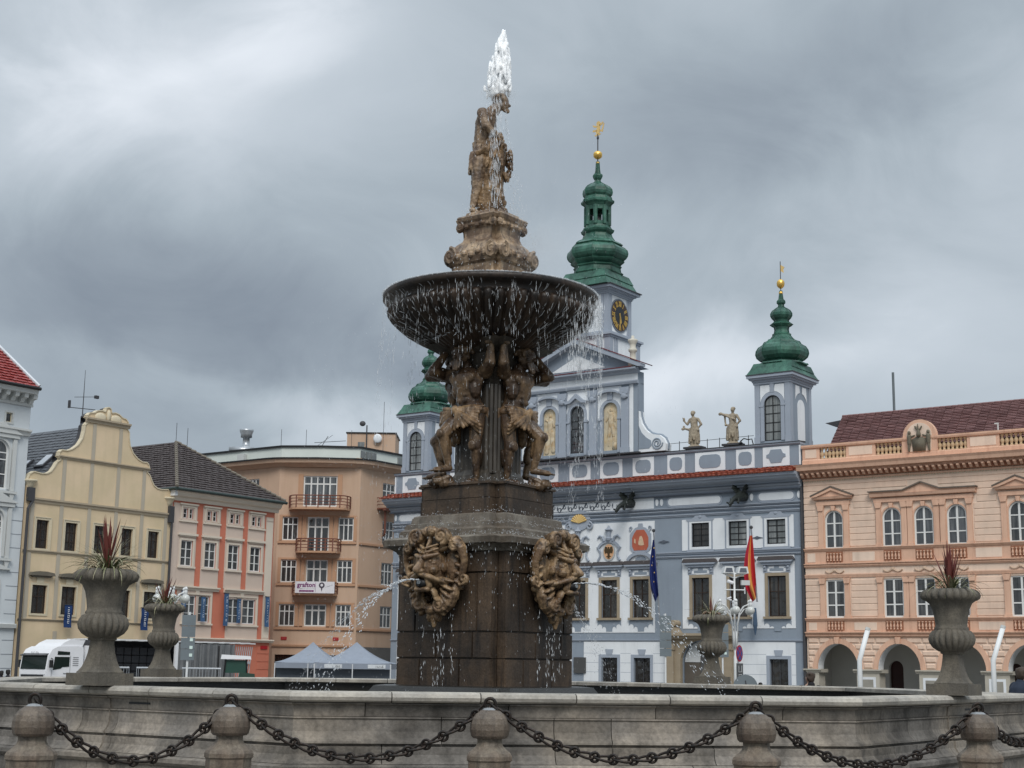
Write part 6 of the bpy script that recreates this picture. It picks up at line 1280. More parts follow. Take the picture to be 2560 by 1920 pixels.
# spouting masks
def mask_mesh():
    m_ = MB(); B = m_.ball; Cc = m_.cap
    def leaf(x, z, ang, l, w, y=-.1, th=.05): B((x + l / 2 * cos(ang), y, z + l / 2 * sin(ang)), (l / 2, th, w / 2), 12, 7, Matrix.Rotation(-ang, 3, 'Y'))
    B((0, .04, .08), (.47, .10, .64), 18, 12); B((0, -.14, .12), (.26, .25, .40), 18, 14)
    Cc((0, -.38, .27), (0, -.49, .06), .042, .072)
    for s_ in (-1, 1):
        A = (lambda d: rad(d)) if s_ > 0 else (lambda d: pi - rad(d))
        B((s_ * .062, -.45, .04), .046, 8, 6); Cc((s_ * .045, -.39, .29), (s_ * .235, -.30, .35), .052, .032); Cc((s_ * .05, -.36, .38), (s_ * .21, -.28, .45), .032, .022); Cc((s_ * .04, -.34, .46), (s_ * .19, -.26, .53), .03, .02)
        Cc((s_ * .08, -.34, .19), (s_ * .18, -.3, .19), .03, .026); B((s_ * .125, -.335, .225), .034, 8, 5); B((s_ * .165, -.31, .07), (.085, .075, .085), 10, 6)
        Cc((s_ * .02, -.44, -.01), (s_ * .18, -.39, -.07), .05, .055); Cc((s_ * .18, -.39, -.07), (s_ * .36, -.22, -.16), .055, .03); Cc((s_ * .11, -.39, -.08), (s_ * .13, -.36, -.22), .045, .05)
        for k in range(5): leaf(s_ * (.16 + .012 * k), -.06 - .085 * k, A(-14 - 13 * k), .36 - .012 * k, .085, -.22 + .012 * k, .06)      # beard swept outwards
        B((s_ * .35, -.10, .16), (.15, .07, .30), 12, 8); B((s_ * .27, -.2, .12), (.05, .06, .09), 8, 6)
        for k in range(3): leaf(s_ * (.15 + .015 * k), .40 + .06 * k, A(25 + 18 * k), .24, .08, -.2 + .01 * k, .05)
        for k in range(4): leaf(s_ * .44, .34 - .14 * k, A(-20 - 8 * k), .14, .07, -.14, .04)                     # hair
        for k in range(5): leaf(s_ * .12, -.22 - .09 * k, A(-70 + 6 * k), .22, .09, -.28 + .03 * k, .06)
        for k in range(9): d = -62 + 17 * k; leaf(s_ * .40 * cos(rad(d)), .08 + .52 * sin(rad(d)), A(d + 4 * (-1) ** k), .22, .13, -.05, .06)   # outer shell
        m_.tube([(s_ * .27 + x, -.26, .68 + z) for x, z in spiral(0, 0, .15, -pi / 2, s_ * 1.8, .85, 22)], .045, 8); B((s_ * .27, -.2, .68), (.13, .10, .13), 12, 8)
        m_.tube([(s_ * .34, -.12, .58), (s_ * .47, -.15, .60), (s_ * .58, -.15, .46), (s_ * .62, -.12, .24), (s_ * .58, -.11, .04), (s_ * .50, -.1, -.08)], [.08, .1, .085, .06, .055, .05], 9)
        m_.tube([(s_ * .5 + x, -.22, .5 + z) for x, z in spiral(0, 0, .10, pi / 2, s_ * 1.6, .85, 16)], .034, 7)
        m_.tube([(s_ * .48, -.1, -.1), (s_ * .55, -.13, -.2), (s_ * .63, -.13, -.17)] + [(s_ * .63 + x, -.13, -.09 + z) for x, z in spiral(0, 0, .085, -pi / 2, s_ * 1.4, .8, 12)], .032, 7)
        m_.tube([(s_ * .44, -.1, -.16), (s_ * .43, -.13, -.36), (s_ * .36, -.15, -.54), (s_ * .22, -.15, -.66)], [.06, .08, .085, .06], 9)
        m_.tube([(s_ * .21 + x, -.22, -.54 + z) for x, z in spiral(0, 0, .125, -pi * .2, -s_ * 1.9, .85, 20)], .038, 7); B((s_ * .21, -.17, -.54), (.1, .07, .1), 10, 6)
        leaf(s_ * .04, -.6, A(-75), .26, .12, -.12, .07)
    for k in range(4): Cc((0, -.32 + .03 * k, .36 + .09 * k), (0, -.27 + .02 * k, .5 + .08 * k), .035, .035)
    for k in range(5): a = rad(50 + 20 * k); leaf(.05 * cos(a), .68, a, .2, .10, -.24, .07)
    B((0, -.14, -.62), (.15, .12, .12), 10, 6); Cc((0, -.13, -.62), (0, -.12, -.92), .10, .03)
    Cc((-.11, -.38, -.28), (.11, -.38, -.28), .05, .05)
    return m_
mkm = mat('light ochre wet carved stone', (.42, .285, .16), .36, .35, 3, c2=(.13, .08, .045), mixs_=.55, streak=(.025, .017, .012), sscale=(7, 7, 1.8), samt=1.0, bump=.012, bscale=16, fine=.2)
mk = sculpt('mask', mask_mesh(), mkm, FP, .009, 1, .004, 20, (0, -1.2, 3.83)); mkd = mk.data
mouth = MB().ball((0, -.40, -.17), (.115, .05, .085), 12, 8).mesh('mouth', black, True); spout = MB().tube([(0, -.2, -.16), (0, -.46, -.16)], .034, 8).mesh('spout_pipe', mat('grey metal pipe', (.2, .22, .23), .4))  # solid black ball paints the shade inside the open mouth
for q in range(4):
    o = mk if q == 0 else link('mask', mkd, FP)
    o.scale = (1.0, 1.3, .93); o.rotation_euler = (0, 0, q * pi / 2); d = Matrix.Rotation(q * pi / 2, 3, 'Z') @ Vector((.12 if q == 1 else -.03, -1.24, 3.8)); o.location = d
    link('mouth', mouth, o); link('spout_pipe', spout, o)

# ================================================================== ATLANTES
def figure():
    m_ = MB(); W_ = lambda p: (p[0] * (1.16 if p[2] > .3 else 1.0), p[1] * 1.1, p[2]); th = lambda r: r * (1.2 if r > .045 else 1.08)
    def B(c, r, n=10, m=6): r = (r, r, r) if isinstance(r, float) else r; m_.ball(W_(c), tuple(th(q) if c[2] < 1.5 else q * 1.14 for q in r), n, m)
    def Cc(a, b, ra, rb, n=10): m_.cap(W_(a), W_(b), th(ra), th(rb), n)
    Cc((.10, 0, .92), (.115, -.06, .50), .09, .064); Cc((.115, -.05, .50), (.105, .0, .1), .062, .04); B((.115, -.115, .5), (.05, .035, .06)); Cc((.115, .03, .42), (.11, .02, .3), .05, .05)
    Cc((.105, .02, .06), (.115, -.16, .035), .045, .035); 
    for k in range(5): Cc((.085 + .018 * k, -.15, .025), (.075 + .024 * k, -.21 + .008 * k, .018), .014, .012, 6)
    Cc((-.11, 0, .93), (-.17, -.27, .64), .095, .068); Cc((-.17, -.27, .64), (-.155, -.2, .25), .064, .04); B((-.17, -.32, .64), (.046, .04, .055)); Cc((-.17, -.19, .55), (-.16, -.18, .42), .048, .046)
    Cc((-.155, -.19, .22), (-.22, -.36, .18), .042, .034)
    for k in range(5): Cc((-.225 + .018 * k, -.35, .175), (-.26 + .022 * k, -.42 - .004 * k, .165), .014, .012, 6)
    B((0, .01, .97), (.175, .125, .13)); Cc((0, 0, 1.0), (-.01, -.03, 1.15), .135, .125); Cc((-.01, -.03, 1.15), (-.01, -.045, 1.33), .13, .165); B((-.01, -.05, 1.33), (.20, .135, .15))
    for s_ in (-1, 1):
        B((s_ * .085 - .01, -.155, 1.36), (.085, .04, .065)); B((s_ * .12, -.08, 1.22), (.06, .07, .1)); B((s_ * .2, -.02, 1.44), (.085, .08, .08))
        for k in range(3): B((s_ * .04 - .01, -.15, 1.07 + .075 * k), (.036, .02, .034))
    Cc((-.01, -.02, 1.44), (-.02, -.09, 1.55), .075, .062); B((-.03, -.15, 1.63), (.082, .1, .115)); B((-.03, -.13, 1.69), (.095, .1, .08))
    Cc((-.03, -.24, 1.65), (-.03, -.27, 1.61), .016, .022); 
    for s_ in (-1, 1): Cc((-.03 + s_ * .012, -.235, 1.665), (-.03 + s_ * .06, -.22, 1.668), .014, .012); B((-.03 + s_ * .045, -.215, 1.62), (.025, .02, .02)); B((-.03 + s_ * .09, -.13, 1.63), (.015, .025, .035))
    random.seed(3)
    for k in range(40): a = random.uniform(0, 2 * pi); e_ = random.uniform(-.3, 1.4); B((-.03 + .115 * cos(a) * cos(e_), -.11 + .11 * sin(a) * cos(e_), 1.69 + .10 * sin(e_)), random.uniform(.02, .038), 7, 5)
    for k in range(4): Cc((-.01, -.155, 1.19 + .02 * k), ((-1) ** k * .14, -.12, 1.2 + .045 * k), .02, .014, 6)
    Cc((-.01, -.18, 1.44), (-.01, -.17, 1.3), .012, .01, 6)
    for k in range(14): x = random.uniform(-.07, .07); Cc((-.03 + x, -.22, 1.56), (-.03 + x * 1.1, -.24 + random.uniform(-.02, .02), 1.44 + abs(x) * .8), .026, .014, 7)
    for k in range(6): Cc((-.02, -.05, 1.76 + .0), (-.02 + random.uniform(-.06, .06), -.02 + random.uniform(-.05, .05), 1.87), .05, .035, 8)
    Cc((.2, -.02, 1.44), (.34, -.12, 1.53), .075, .06); Cc((.34, -.12, 1.53), (.35, -.13, 1.76), .058, .038); B((.31, -.1, 1.52), (.07, .06, .06)); B((.345, -.13, 1.62), (.05, .05, .08))
    B((.35, -.17, 1.815), (.060, .026, .062))
    for k in range(4): x = .302 + .032 * k; e_ = .006 * (k - 1.5); Cc((x, -.18, 1.86), (x + e_, -.21, 1.915), .0135, .012, 7); Cc((x + e_, -.21, 1.915), (x + 2 * e_, -.235 , 1.955 - .012 * abs(k - 1.5)), .012, .010, 7)
    Cc((.405, -.17, 1.80), (.435, -.2, 1.85), .017, .014, 7); Cc((.435, -.2, 1.85), (.44, -.225, 1.885), .014, .011, 7)
    Cc((-.2, -.02, 1.44), (-.54, -.04, 1.46), .078, .058); Cc((-.54, -.04, 1.46), (-.38, .02, 1.74), .06, .038); B((-.38, -.03, 1.47), (.08, .065, .065)); B((-.37, .02, 1.79), (.045, .03, .055))
    for k in range(4): Cc((-.37 + .018 * k, .01, 1.81), (-.33 + .02 * k, .0, 1.86), .014, .012, 6)
    random.seed(8)
    for k in range(14): m_.ball((-.18 + random.uniform(-.12, .1), -.26 + random.uniform(-.14, .16), random.uniform(.0, .08)), (random.uniform(.05, .10), random.uniform(.05, .10), random.uniform(.04, .075)), 5, 4, Matrix.Rotation(random.uniform(0, 3), 3, 'Z') @ Matrix.Rotation(random.uniform(-.5, .5), 3, 'X'))
    return m_
def drapery():
    m_ = MB(); W_ = lambda p: (p[0] * 1.22, p[1] * 1.28, p[2]); Cc = lambda a, b, ra, rb, n=8: m_.cap(W_(a), W_(b), ra * 1.05, rb * 1.05, n); m_.ball((0, .01, .95), (.245, .2, .11), 16, 10); m_.ball((-.085, -.21, .95), (.06, .035, .06)); random.seed(5)
    for k in range(9): Cc((-.05, -.155, .95), (.19 + .02 * cos(k), -.06 - .05 * sin(k * .35), .99 - .042 * k), .028, .02, 8)
    for k in range(8): Cc((-.05, -.155, .94), (-.06 + .04 * k, -.17 - .01 * (k % 2), .70 + .015 * (k % 3) + .006 * k), .03, .022, 8)
    for k in range(5): Cc((-.08, -.15, .95), (-.23, -.12, .98 - .05 * k), .03, .035, 8)
    Cc((-.2, -.08, .93), (-.34, -.02, .82), .07, .05); Cc((-.3, -.02, .84), (-.36, .06, .62), .06, .03); Cc((-.24, .06, .95), (-.28, .1, .6), .09, .06); Cc((.15, .08, .95), (.16, .12, .55), .08, .05)
    return m_
figd = sculpt('body', figure(), stb, None, .0085, 1, .004, 20)
drd = sculpt('loincloth', drapery(), stm, None, .0085, 1, .004, 22)
rk = MB()
SCL = 1.40
labs = ['carved atlas statue with raised hand facing front left under the bowl', 'carved atlas statue with one knee bent facing front right under the bowl', 'rear atlas statue mostly hidden behind the shaft on the right', 'rear atlas statue whose elbow shows left of the front figure']
for q in range(4):
    t = thing('atlas_statue', labs[q], 'statue', (0, 0, 0), 0, 'four atlas statues carrying the bowl')
    mir = -1 if q % 2 else 1
    v = Matrix.Rotation(TD + q * pi / 2, 3, 'Z') @ Vector((mir * -.02, -.52, 0)); t.location = (FC.x + v.x, FC.y + v.y, 5.39); t.rotation_euler = (0, 0, TD + q * pi / 2); t.scale = (1.42 * mir, 1.42, SCL)
    if q == 0: figd.parent = t; drd.parent = t
    else: link('body', figd.data, t); link('loincloth', drd.data, t)

# statue of the strong man with the lion on top (faces to the right of the picture)
SA = thing('lion_tamer_statue', 'weathered stone statue of a man wrestling a lion at the very top of the fountain', 'statue', (FC.x, FC.y, 10.46), rad(-6))
def S2(px, py, d=0.): return ((px - 1232) / 135 + (py - 530) * -.014 / 1 * 0 , d, (530 - py) / 127)
m_ = MB(); B = m_.ball; Cc = m_.cap; P = S2
Cc(P(1252, 246), P(1257, 257), .125, .105); B(P(1246, 241), (.155, .145, .13)); Cc(P(1265, 252), P(1271, 258), .03, .03); Cc(P(1258, 266), P(1266, 272), .05, .045); random.seed(9)
for k in range(24): a = random.uniform(0, 2 * pi); e_ = random.uniform(-.6, 1.4); c_ = P(1248, 242); B((c_[0] + .13 * cos(a) * cos(e_) - .01, .12 * sin(a) * cos(e_), c_[2] + .1 * sin(e_)), random.uniform(.03, .055), 7, 5)
for k in range(8): c_ = P(1236, 258); Cc(c_, (c_[0] - .03 - .02 * k % .06, -.1 + .03 * k, c_[2] - .2), .04, .025, 6)
Cc(P(1242, 258), P(1222, 280), .10, .14); B(P(1212, 296), (.19, .25, .19)); Cc(P(1213, 300), P(1205, 345), .205, .17); Cc(P(1205, 345), P(1200, 385), .14, .16); B(P(1200, 398), (.17, .19, .16))
for s_, sh in ((-1, (1206, 284)), (1, (1216, 282))):
    Cc(P(*sh, s_ * .2), P(1218, 320, s_ * .27), .105, .085); B(P(sh[0], sh[1], s_ * .2), .1); Cc(P(1218, 320, s_ * .27), P(1248, 342, s_ * .12), .082, .058); B(P(1252, 342, s_ * .1), (.06, .04, .05))
Cc(P(1200, 400, -.1), P(1196, 455, -.14), .15, .105); Cc(P(1196, 455, -.14), P(1186, 510, -.14), .105, .06); Cc(P(1184, 520, -.14), P(1198, 527, -.16), .055, .04)
Cc(P(1204, 400, .1), P(1226, 452, .12), .15, .1); Cc(P(1226, 452, .12), P(1212, 508, .13), .1, .06); Cc(P(1210, 518, .13), P(1226, 526, .12), .055, .04)
for k in range(10): a = 2 * pi * k / 10; c_ = P(1199, 384); Cc((c_[0] + .16 * cos(a), .18 * sin(a), c_[2] + .03), (c_[0] + .19 * cos(a), .21 * sin(a), c_[2] - .26 - .06 * (k % 2)), .05, .035, 7)
Cc(P(1186, 395), P(1184, 450), .07, .05); Cc(P(1184, 350, .05), P(1190, 392, .05), .05, .06)
sculpt('body', m_, uwm, SA, .010, 1, .008, 20)
m_ = MB(); B = m_.ball; Cc = m_.cap; P = lambda px, py, d=0.: S2(px - 19 * min(1, max(0, (560 - py) / 100)), py, d)
B(P(1250, 348), (.18, .16, .17)); Cc(P(1228, 310), P(1234, 500), .13, .17); Cc(P(1254, 338), P(1268, 330), .09, .05); Cc(P(1256, 350), P(1268, 352), .06, .04); Cc(P(1250, 365), P(1247, 470), .25, .21); Cc(P(1247, 470), P(1236, 520), .23, .2); Cc(P(1228, 385), P(1226, 500), .15, .19); Cc(P(1222, 330), P(1226, 385), .12, .15)
random.seed(12)
for k in range(70): a = random.uniform(0, 2 * pi); t_ = random.random(); c_ = P(1252 + 4 * sin(t_ * 3), 350 + 85 * t_); r_ = .24 + .06 * sin(t_ * pi); p_ = (c_[0] + r_ * cos(a), r_ * .9 * sin(a), c_[2]); Cc(p_, (p_[0] + .03 * cos(a), p_[1] + .03 * sin(a), p_[2] - .1), .045, .02, 7)
for s_ in (-1, 1):
    Cc(P(1250, 395, s_ * .16), P(1236, 372, s_ * .22), .07, .06); Cc(P(1236, 372, s_ * .22), P(1216, 384, s_ * .2), .06, .06); Cc(P(1250, 470, s_ * .12), P(1268, 492, s_ * .16), .11, .08); Cc(P(1268, 492, s_ * .16), P(1252, 520, s_ * .16), .08, .06); Cc(P(1250, 524, s_ * .16), P(1266, 528, s_ * .17), .06, .05)
Cc(P(1236, 515), P(1220, 490, .1), .05, .04); Cc(P(1220, 490, .1), P(1228, 468, .1), .04, .05)
B(P(1228, 533), (.42, .34, .10), 14, 8); B(P(1252, 520), (.2, .2, .12), 12, 8); B(P(1236, 505), (.16, .2, .2), 12, 8)
sculpt('lion', m_, stm, SA, .010, 1, .010, 20)
# ================================================================== STONE VASES WITH PLANTS
vam = mat('brown grey vase sandstone', (.155, .135, .105), .85, .22, 3, c2=(.10, .09, .075), mixs_=.5, streak=(.06, .053, .045), sscale=(5, 5, .8), samt=.6, bump=.012, bscale=16, fine=.2)
def vase_meshes():
    pl = MB().box(-.30, .30, -.30, .30, 0, .155).mesh('plinth', vam)
    ft = MB(); ft.lathe([(.30, .157), (.30, .168), (.275, .19), (.235, .24), (.20, .32), (.172, .42), (.156, .52), (.152, .57), (.18, .578), (.188, .60), (.16, .612)], 4, (0, 0), pi / 4); 
    ft = ft.mesh('foot', vam)
    m_ = MB(); L1 = (.15, 20)
    pr = [(.16, .60), (.2, .615), (.27, .66), (.315, .72), (.33, .78), (.315, .84), (.275, .895), (.235, .91), (.24, .925), (.235, .945), (.222, .96), (.222, 1.0), (.235, 1.1), (.255, 1.2), (.30, 1.29), (.35, 1.325), (.375, 1.33), (.41, 1.355), (.425, 1.395), (.415, 1.435), (.375, 1.47), (.33, 1.49), (.29, 1.47), (.27, 1.40)]
    lb = [None, None, L1, L1, L1, L1, L1] + [None] * 9 + [(.08, 22), (.15, 22), (.17, 22), (.17, 22), (.16, 22), (.10, 22), None, None]
    m_.lathe(pr, 220, (0, 0), 0, lb); return pl, ft, m_.mesh('bowl', vam, True), MB().lathe([(.02, 1.44), (.3, 1.44)], 20).mesh('soil', mat('dark soil', (.02, .015, .01), .95))
VM = vase_meshes()
redl = mat('dark red cordyline leaf', (.12, .03, .024), .5, .3, 5); paleg = mat('pale variegated grass blade', (.42, .38, .26), .6, .3, 6, c2=(.10, .11, .045), mixs_=.5)
def blade(m_, p0, az, el, L_, w, droop, n=6, kink=0):
    d = Vector((cos(az), sin(az), 0)); side = Vector((-sin(az), cos(az), 0)); pts = []; p = Vector(p0); e = el
    for i in range(n + 1): pts.append(p.copy()); p = p + (d * cos(e) + Vector((0, 0, 1)) * sin(e)) * (L_ / n); e -= droop / n
    vs = []
    for i, q in enumerate(pts): t = i / n; ww = w * (.55 + .9 * t) if t < .35 else w * 1.1 * (1 - ((t - .35) / .65) ** 1.6) + .0006; vs += [q - side * ww / 2, q + Vector((0, 0, -ww * .18)), q + side * ww / 2]
    m_.add(vs, [(3 * i, 3 * i + 1, 3 * i + 4, 3 * i + 3) for i in range(n)] + [(3 * i + 1, 3 * i + 2, 3 * i + 5, 3 * i + 4) for i in range(n)])
def plant(x, y, z, nr, hr, ng, seed, label, flowers=0):
    random.seed(seed); t = thing('potted_plant', label, 'plant', (x, y, z), 0, 'plants in the stone vases')
    m_ = MB()
    for k in range(nr): blade(m_, (random.uniform(-.02, .02), random.uniform(-.02, .02), 0), random.uniform(0, 2 * pi), rad(random.choice((random.uniform(76, 89), random.uniform(60, 80)))), hr * random.uniform(.55, 1.05), .045, random.uniform(-.05, .25))
    m_.build('spiky_leaves', redl, t)
    m_ = MB()
    for k in range(ng): a = random.uniform(0, 2 * pi); r_ = random.uniform(0, .15); blade(m_, (r_ * cos(a), r_ * sin(a), 0), a + random.uniform(-.5, .5), rad(random.uniform(25, 75)), random.uniform(.28, .62), .022, random.uniform(1.2, 2.6), 7)
    for k in range(ng // 3): a = random.uniform(0, 2 * pi); blade(m_, (0, 0, 0), a, rad(random.uniform(45, 70)), random.uniform(.35, .75), .009, random.uniform(.2, 1.2), 6)
    m_.build('trailing_grass', paleg, t)
    if flowers:
        m_ = MB()
        for k in range(flowers): a = random.uniform(0, 2 * pi); r_ = random.uniform(.05, .22); m_.ball((r_ * cos(a), r_ * sin(a), random.uniform(.02, .14)), (.04, .04, .025), 7, 5)
        m_.build('blossoms', mat('faded pink blossom', (.30, .2, .15), .7, .3, 9), t)
vlab = ['largest carved stone vase on the basin coping, left, before the white lorry', 'smaller carved stone vase on the far side of the basin before the dark trailer', 'smaller carved stone vase on the far side of the basin before the stone portal', 'large carved stone vase on the right of the basin in front of the pink arcade']
plab = ['red spiky plant with pale trailing grass in the largest vase at left', 'red spiky plant with pale grass in the smaller left vase', 'low flowering plant with one dark red leaf tuft in the smaller right vase', 'tall red spiky plant in the large right vase before the pink house']
for k, (ang, pl_) in enumerate(((234.12, (20, .76, 120, 0)), (144.12, (16, .62, 90, 0)), (54.12, (5, .5, 70, 16)), (324.12, (24, .76, 60, 0)))):
    x, y = FC.x + 8.32 * cos(rad(ang)), FC.y + 8.32 * sin(rad(ang))
    t = thing('stone_vase', vlab[k], 'vase', (x, y, 1.985), TD + rad([3, -4, 2, 1][k]), 'carved stone vases on the fountain basin')
    for nm, me in zip(('plinth', 'foot', 'vase_bowl', 'soil'), VM): link(nm, me, t)
    plant(x, y, 1.985 + 1.44, pl_[0], pl_[1], pl_[2], 20 + k, plab[k], pl_[3])

# ================================================================== BOLLARDS AND CHAINS
bom = mat('reddish brown bollard stone', (.13, .092, .066), .6, .3, 2.5, c2=(.16, .135, .105), mixs_=.45, streak=(.04, .03, .026), sscale=(6, 6, .8), samt=.6, bump=.014, bscale=14, fine=.2)
boc = mat('dark weathered bollard cap', (.07, .05, .038), .5, .3, 3, c2=(.12, .095, .072), mixs_=.4, streak=(.03, .024, .02), sscale=(8, 8, 1), samt=.6, bump=.012, bscale=18, fine=.2)
irn = mat('rusty black chain iron', (.014, .012, .011), .5, .3, 20, c2=(.03, .02, .015), mixs_=.3, metal=.5)
bsh = MB().lathe([(.23, .45), (.235, 1.33), (.252, 1.345), (.252, 1.385), (.235, 1.415), (.19, 1.45), (.152, 1.485), (.138, 1.52), (.138, 1.57)], 8, (0, 0), pi / 8).mesh('shaft', bom)
bcp = MB().lathe([(.14, 1.56), (.175, 1.565), (.195, 1.59), (.207, 1.65), (.203, 1.71), (.185, 1.765), (.15, 1.81), (.10, 1.845), (.05, 1.86)], 16, (0, 0), pi / 8).mesh('cap', boc, False)
bst = MB().lathe([(.09, 1.845), (.06, 1.87), (.035, 1.875)], 10).mesh('iron_seat', mat('grey lead seat', (.22, .23, .24), .5))
brg = MB(); brg.tube([(.055 * cos(a) , 0, 1.91 + .058 * sin(a)) for a in [2 * pi * i / 16 for i in range(16)]], .018, 7, True); brg = brg.mesh('ring', irn, True)
bpos = []
for k, (px, Y, lb) in enumerate(((100, 15.0, 'leftmost stone bollard, dark wet head, at the left edge'), (588, 15.75, 'second stone bollard from the left, with light grey seat under its ring'), (1232, 15.85, 'middle stone bollard in front of the fountain column'), (1893, 15.75, 'fourth stone bollard from the left, right of the fountain column'), (2446, 16.9, 'rightmost stone bollard below the large right vase'))):
    x = (px - 1275) / 3785 * Y; bpos.append(Vector((x, Y, 0)))
    t = thing('bollard', lb, 'bollard', (x, Y, 0), k * .35 + .1, 'stone bollards around the fountain')
    for nm, me in (('shaft', bsh), ('cap', bcp), ('seat', bst)): link('iron_seat' if nm == 'seat' else nm, me, t)
    r_ = link('ring', brg, t); r_.rotation_euler = (0, 0, -(k * .35 + .1))
rg = MB().tube([(.047 * cos(a), 0, .047 * sin(a)) for a in [2 * pi * i / 14 for i in range(14)]], .0155, 7, True).mesh('link', irn, True)
lk = MB().tube([(.105 * cos(a) , .036 * sin(a), .01 * sin(2 * a)) for a in [2 * pi * i / 14 for i in range(14)]], .0145, 7, True).mesh('link', irn, True)
def chain(p, q, sag, label):
    t = thing('chain', label, 'chain', (p.x, p.y, 0), 0, 'iron chains between the bollards'); o = Vector((p.x, p.y, 0))
    p = p + Vector((0, 0, 1.915)); q = q + Vector((0, 0, 1.915)); N_ = 200; pts = [p.lerp(q, i / N_) - Vector((0, 0, sag * (1 - (2 * i / N_ - 1) ** 2))) for i in range(N_ + 1)]
    L_ = sum((pts[i + 1] - pts[i]).length for i in range(N_)); n = round(L_ / .205); st = L_ / n; acc = 0; nodes = [pts[0]]
    for i in range(N_):
        acc += (pts[i + 1] - pts[i]).length
        if acc >= st * len(nodes) and len(nodes) < n: nodes.append(pts[i + 1])
    nodes.append(pts[-1])
    for i in range(n):
        a, b = nodes[i], nodes[i + 1]; d = (b - a); e = link('link', lk, t, (a + b) / 2 - o); e.rotation_mode = 'QUATERNION'; e.rotation_quaternion = d.to_track_quat('X', 'Z')
        e.rotation_quaternion = e.rotation_quaternion @ Matrix.Rotation(rad(35 + (i * 37) % 40 - 20), 3, 'X').to_quaternion()
        if i: r_ = link('link', rg, t, a - o); r_.rotation_euler = (0, (i * 1.3) % 1, (i * .9) % .7 - .35)
sg = [.60, .57, .55, .60]
cl = ['leftmost chain, between the first and second bollards', 'second chain from the left, ending at the middle bollard', 'third chain from the left, starting at the middle bollard', 'fourth chain from the left, ending at the rightmost bollard']
for k in range(4): chain(bpos[k], bpos[k + 1], sg[k], cl[k])
chain(bpos[4], Vector((7.0, 19.4, 0)), .42, 'chain running out of the picture behind the rightmost bollard')

# ================================================================== LORRY
def frameL(u, v): return facP(LO, LD, u, v)
lx, ly = -26.8, 88.0
TR = thing('lorry', 'white lorry with high roof cab and dark opened trailer parked before the yellow house', 'lorry', (lx, ly, 0), LD)   # local x runs back along the lorry, y to its far side
wpm = mat('white lorry paint', (.72, .72, .74), .3, .03, 1, spec=.5); glk = mat('dark tinted cab glass', (.012, .02, .018), .06, .05, 1)
m_ = MB(); m_.prism([(.05, .9), (2.6, .9), (2.6, 3.1), (2.55, 3.5), (2.2, 3.55), (.75, 3.5), (.35, 3.3), (.12, 2.9), (.0, 1.9)][::-1], 0, 2.5)
cab = m_.build('cab', wpm, TR); 
m_ = MB(); m_.add([(.085, .14, 2.05), (.085, 2.36, 2.05), (.2, 2.36, 2.92), (.2, .14, 2.92)], [(0, 1, 2, 3)]); 
me = MB(); me.add([(-.03, .12, 2.0), (-.03, 2.38, 2.0), (.10, 2.38, 2.9), (.10, .12, 2.9), (.2, .12, 2.0), (.2, 2.38, 2.0), (.3, 2.38, 2.9), (.3, .12, 2.9)], [(0, 3, 2, 1), (0, 4, 7, 3), (1, 2, 6, 5), (3, 7, 6, 2), (0, 1, 5, 4)]); me.build('windscreen', glk, TR)
m_ = MB(); m_.prism([(.45, 1.95), (1.0, 2.05), (1.12, 2.15), (1.6, 2.18), (1.6, 2.82), (.55, 2.82)], -.02, .03); m_.prism([(.72, 2.95), (1.6, 2.95), (1.6, 3.15), (.74, 3.2)], -.02, .03); m_.build('side_window', glk, TR)
m_ = MB(); m_.box(.35, 1.68, -.012, 0, 1.05, 1.07); m_.box(1.66, 1.68, -.014, 0, 1.05, 2.9); m_.box(.35, .37, -.014, 0, 1.05, 1.95)
for k in range(5): m_.box(1.85, 2.25, -.02, 0, 2.25 + k * .13, 2.29 + k * .13)
m_.box(1.2, 1.45, -.03, 0, 1.72, 1.76); m_.build('door_lines', mat('grey door gap', (.2, .2, .21)), TR)
m_ = MB(); m_.prism([(.9, 3.5), (2.55, 3.5), (2.75, 3.95), (1.7, 3.98), (1.2, 3.75)][::-1], .1, 2.4); m_.build('roof_deflector', wpm, TR)
m_ = MB(); m_.box(-.06, .0, .25, 2.25, 1.35, 1.62); m_.box(-.05, 0, .2, 2.3, .7, 1.2); m_.build('grille', mat('black plastic grille', (.02, .02, .022), .5), TR)
m_ = MB(); m_.box(-.02, .1, .12, 2.38, 1.66, 1.95); m_.build('front_panel', wpm, TR)
m_ = MB()
for y in (-.28, 2.6): m_.box(.12, .25, y, y + .2, 2.1, 2.6); m_.tube([(.3, y + .1, 2.65), (.3, .1 if y < 0 else 2.4, 2.75)], .03, 5)
m_.build('mirror', black, TR)
for i, (a, b) in enumerate(((.4, 1.4),)): pass
print_marks(TR, mat('grey lettering', (.12, .12, .13)), (.13, 1.7, 3.05), (0, -1, 0), (.3, 0, 1), 5, .75, .14, 'print', 3)
TR.scale = (1, 1, .88)
whl = MB().tube([(0, 0, 0), (0, .35, 0)], .5, 20); 
for x in (1.2, 4.5, 12.0, 13.3, 14.6):
    w_ = MB().tube([(x, -.02, .5), (x, .33, .5)], .5, 20).build('wheel', black, TR); MB().tube([(x, -.05, .5), (x, .0, .5)], .27, 16).build('rim', mat('grey steel rim', (.3, .3, .31), .4), w_)
MB().prism([(-.12, 2.92), (.22, 3.05), (.24, 2.98), (-.06, 2.86)][::-1], .1, 2.4).build('sun_visor', mat('dark visor plastic', (.05, .05, .055), .3), TR)
m_ = MB(); m_.ball((.5, 1.5, 2.12), (.1, .22, .12), 8, 5); m_.build('safety_vest', mat('acid green vest', (.35, .6, .02), .8), TR); m_ = MB(); m_.box(2.8, 3.15, .1, 2.4, 1.0, 3.6); m_.build('air_deflector_side', wpm, TR)
